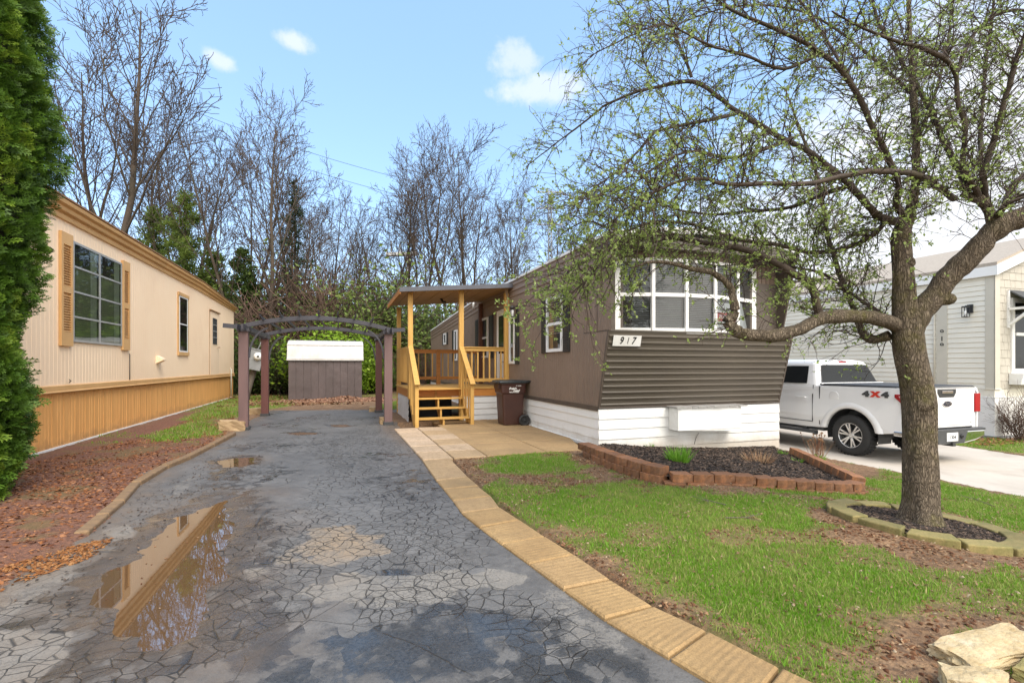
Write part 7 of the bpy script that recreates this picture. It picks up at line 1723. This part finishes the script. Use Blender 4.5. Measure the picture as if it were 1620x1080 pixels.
# debris on the asphalt
dbp = [gp(*p) for p in [(0,960),(200,800),(340,720),(420,720),(300,800),(160,920),(100,1000)]]
q = scatter_in(dbp, 420, 19); tag(chips('debris', q, np.full(len(q), .003), M_CHIP, .006, .02, 20, 2, .3, .3, .3), kind='stuff')
def blades(name, lab, cat, px, py, n_, h, wd, mt, sd_, spread=.10, lean=.35, group=None, zoff=.06):
    rg = np.random.default_rng(sd_); x0_, y0_ = gp(px, py); o = thingw(name, lab, cat, (x0_, y0_, float(gz(x0_, y0_))+zoff), 0, group); V, Q_, A_ = [], [], []
    for k in range(n_):
        a = rg.uniform(0, 6.28); rr_ = spread*math.sqrt(rg.random()); p0 = np.array([math.cos(a)*rr_, math.sin(a)*rr_, 0]); d = np.array([math.cos(a)*lean*rr_/spread+rg.normal(0, .12), math.sin(a)*lean*rr_/spread+rg.normal(0, .12), 1]); hh_ = h*rg.uniform(.55, 1.1)
        P_ = curve_from(p0, d, hh_, 4, rg, .12, -.06); yaw = rg.uniform(0, 6.28); s_ = np.array([math.cos(yaw), math.sin(yaw), 0]); b = len(V)
        for i, p_ in enumerate(P_): ww = wd*(1-.8*(i/4)**1.5); V += [p_-s_*ww, p_+s_*ww]
        Q_ += [(b+2*i, b+2*i+1, b+2*i+3, b+2*i+2) for i in range(4)]; A_ += [rg.random()]*10
    np_obj('blade', V, np.array(Q_), mt, o, attrs={'tint': A_}); return o
M_LILY = leafmat('lily_leaves', (.11,.26,.02), (.16,.36,.03), (.26,.46,.06), .3); M_DRY = leafmat('dry_stalks', (.20,.10,.06), (.36,.22,.12), (.50,.36,.22), .1, .8)
blades('daylily', 'bright green daylily clump beside the left wall of the flower bed', 'plant', 1074, 738, 170, .26, .007, M_LILY, 1, .13, .6)
for i, (px, py, lab) in enumerate([(1028,712,'small green sprout by the skirting, leftmost in the flower bed'),(1052,711,'small green sprout right of the leftmost one by the skirting'),(1172,708,'small green sprout below the white shelf box'),(1188,708,'small green sprout just right of the one below the shelf box'),(1240,724,'low green plant in the mulch left of the tall dry stalks'),(1262,737,'tiny green plant near the front row of blocks')]):
    blades('sprout', lab, 'plant', px, py, 26, .10, .006, M_LILY, 20+i, .07, .7, 'sprouts in the flower bed')
blades('dry_clump', 'clump of dry reddish brown stalks in the middle of the flower bed', 'plant', 1200, 738, 160, .22, .0035, M_DRY, 2, .2, .8)
blades('dry_clump', 'tall pale dry flower stalks on the right of the flower bed', 'plant', 1293, 730, 60, .40, .0032, M_DRY, 3, .10, .45)
blades('daylily', 'green leaves at the foot of the tall dry stalks', 'plant', 1294, 735, 60, .14, .006, M_LILY, 4, .09, .7)
x, y = gp(1293, 730); o_ = bpy.data.objects
rg = np.random.default_rng(5); hd = thingw('seed_heads', 'round dry seed heads on top of the tall pale stalks', 'plant', (x, y, float(gz(x, y))+.06)); tb = Tubes(); V, Q_ = [], []; pts_ = []
for k in range(22):
    a = rg.uniform(0, 6.28); P_ = curve_from(np.array([rg.normal(0, .05), rg.normal(0, .05), 0]), np.array([math.cos(a)*.25, math.sin(a)*.25, 1]), rg.uniform(.32, .5), 4, rg, .1); tb.add(P_, [.003]*5, 4); pts_.append(P_[-1])
tb.build('stalk', M_DRY, hd); pts_ = np.repeat(np.array(pts_), 26, 0); v, t3 = leaf_quads(pts_, rg.normal(0, 1, pts_.shape), rg.uniform(.012, .026, len(pts_)), rg); np_obj('seed_head', v, t3, M_DRY, hd, attrs={'tint': rg.random(len(v))})
# bare red-brown shrub by the pale home
tbx, ty_ = gp(1612, 697); sh = thingw('shrub', 'bare reddish brown shrub in front of the white skirting of the pale home', 'shrub', (tbx, ty_, gz(tbx, ty_)), 1.0); sh.scale = (.5, .5, .52)
for src in SK['bare']: c = src.copy(); C.objects.link(c); c.parent = sh
# fallen twigs on the lawn
for i, (px, py, lab) in enumerate([(1172,825,'forked dead twig lying on the lawn left of the tree ring'), (1560,800,'long thin dead twig on the grass behind the tree ring'), (1125,800,'short dead twig on the grass in front of the flower bed')]):
    x, y = gp(px, py); o = thingw('fallen_twig', lab, 'twig', (x, y, float(ground_z(np.array([x]), np.array([y]))[0])+.02), i*1.3, 'twigs on the lawn'); rg = np.random.default_rng(90+i); tb = Tubes()
    P_ = curve_from(np.array([-.15, 0, .0]), np.array([1, .1, .0]), .38, 6, rg, .3, 0); P_[:, 2] = np.abs(P_[:, 2])*.3+.008; tb.add(P_, np.linspace(.005, .002, 7), 5)
    for _ in range(3): q_, td = interp(P_, rg.uniform(.2, .8)); Q2 = curve_from(q_, td+rg.normal(0, .6, 3)*np.array([1, 1, .2]), .15, 4, rg, .3); Q2[:, 2] = np.maximum(Q2[:, 2], .006); tb.add(Q2, np.linspace(.003, .0015, 5), 4)
    tb.build('stick', M_DRY if False else MT['old_wood'], o)
x, y = gp(178, 870); o = thingw('fallen_twig', 'forked dark stick lying at the left edge of the drive', 'twig', (x, y, .012), .5, None); rg = np.random.default_rng(97); tb = Tubes(); P_ = curve_from(np.array([-.12,0,.0]), np.array([1,-.4,.0]), .26, 6, rg, .25); P_[:, 2] = .006; tb.add(P_, np.linspace(.006,.002,7), 5); Q2 = curve_from(P_[3], np.array([.6,.8,0]), .1, 4, rg, .25); Q2[:, 2] = .006; tb.add(Q2, np.linspace(.004,.002,5), 4); tb.build('stick', MT['old_wood'], o)

# ---- power line poles far behind
d = 58
def sitept(px, py, d_): return np.array(at(px, py, d_))
o = thingw('utility_pole', 'grey steel lattice pole standing left of the brown home roof', 'utility pole', tuple(sitept(870, 578, d)*[1, 1, 0]))
mb = MB(); top = EYE+(HY-300)/F*d; hwp = .22
for sx in (-1, 1):
    for sy in (-1, 1): mb.beam((sx*hwp, sy*hwp, 0), (sx*hwp*.8, sy*hwp*.8, top), .07, .07, (0,1,0))
z = .2
while z < top-.5:
    for s in (-1, 1): mb.beam((-hwp*s, -hwp, z), (hwp*s, -hwp, z+.5), .04, .03, (0,1,0)); mb.beam((-hwp*s, hwp, z), (hwp*s, hwp, z+.5), .04, .03, (0,1,0))
    z += .5
mb.build('mast', MT['steel'], o)
for dz in (.3, 2.2, 4.1): mb = MB(); mb.beam((-1.6, 0, top-dz), (1.6, 0, top-dz), .12, .12); mb.build('crossarm', MT['steel'], o)
o = thingw('utility_pole', 'pale steel pole with a heavy crossarm and upright insulators behind the bare trees', 'utility pole', tuple(sitept(646, 578, d)*[1, 1, 0]))
zc = EYE+(HY-402)/F*d
mb = MB(); mb.tube([(0,0,0),(0,0,zc+.2)], [.26,.20], 10); mb.build('mast', MT['roof_grey'], o)
mb = MB(); mb.beam((-2.6,0,zc), (1.0,0,zc+.12), .3, .34); mb.beam((-2.6,.4,zc-.1), (1.0,.4,zc), .2, .2); mb.build('crossarm', MT['roof_grey'], o)
mb = MB()
for x_, h_ in ((-2.0,1.4),(-1.0,1.1),(.45,1.4),(-2.5,.5)): mb.lathe([(0,.10),(.1,.12)]+[(.15+.1*i, .12 if i % 2 else .08) for i in range(int(h_*8))]+[(h_,.05)], (x_,0,zc+.15), (0,0,1), 8)
mb.build('insulator', MT['steel'], o)
for i, (a, b_, c_) in enumerate([((120,95,34),(545,258,46),(870,330,58)), ((150,128,34),(550,287,46),(870,352,58)), ((30,90,34),(480,300,46),(870,372,58))]):
    pa, pm, pb = sitept(*a), sitept(*b_), sitept(*c_); t = np.linspace(0, 1, 40)[:, None]; P_ = pa*(1-t)*(1-2*t)+pm*4*t*(1-t)+pb*t*(2*t-1)
    tb = Tubes(); tb.add(P_, np.full(40, .018), 4); tag(tb.build('power_line', MT['black']), ['upper power line sagging across the sky behind the bare trees', 'middle power line crossing just under the upper one', 'lowest power line crossing the bare trees'][i], 'power line', 'power lines across the sky')
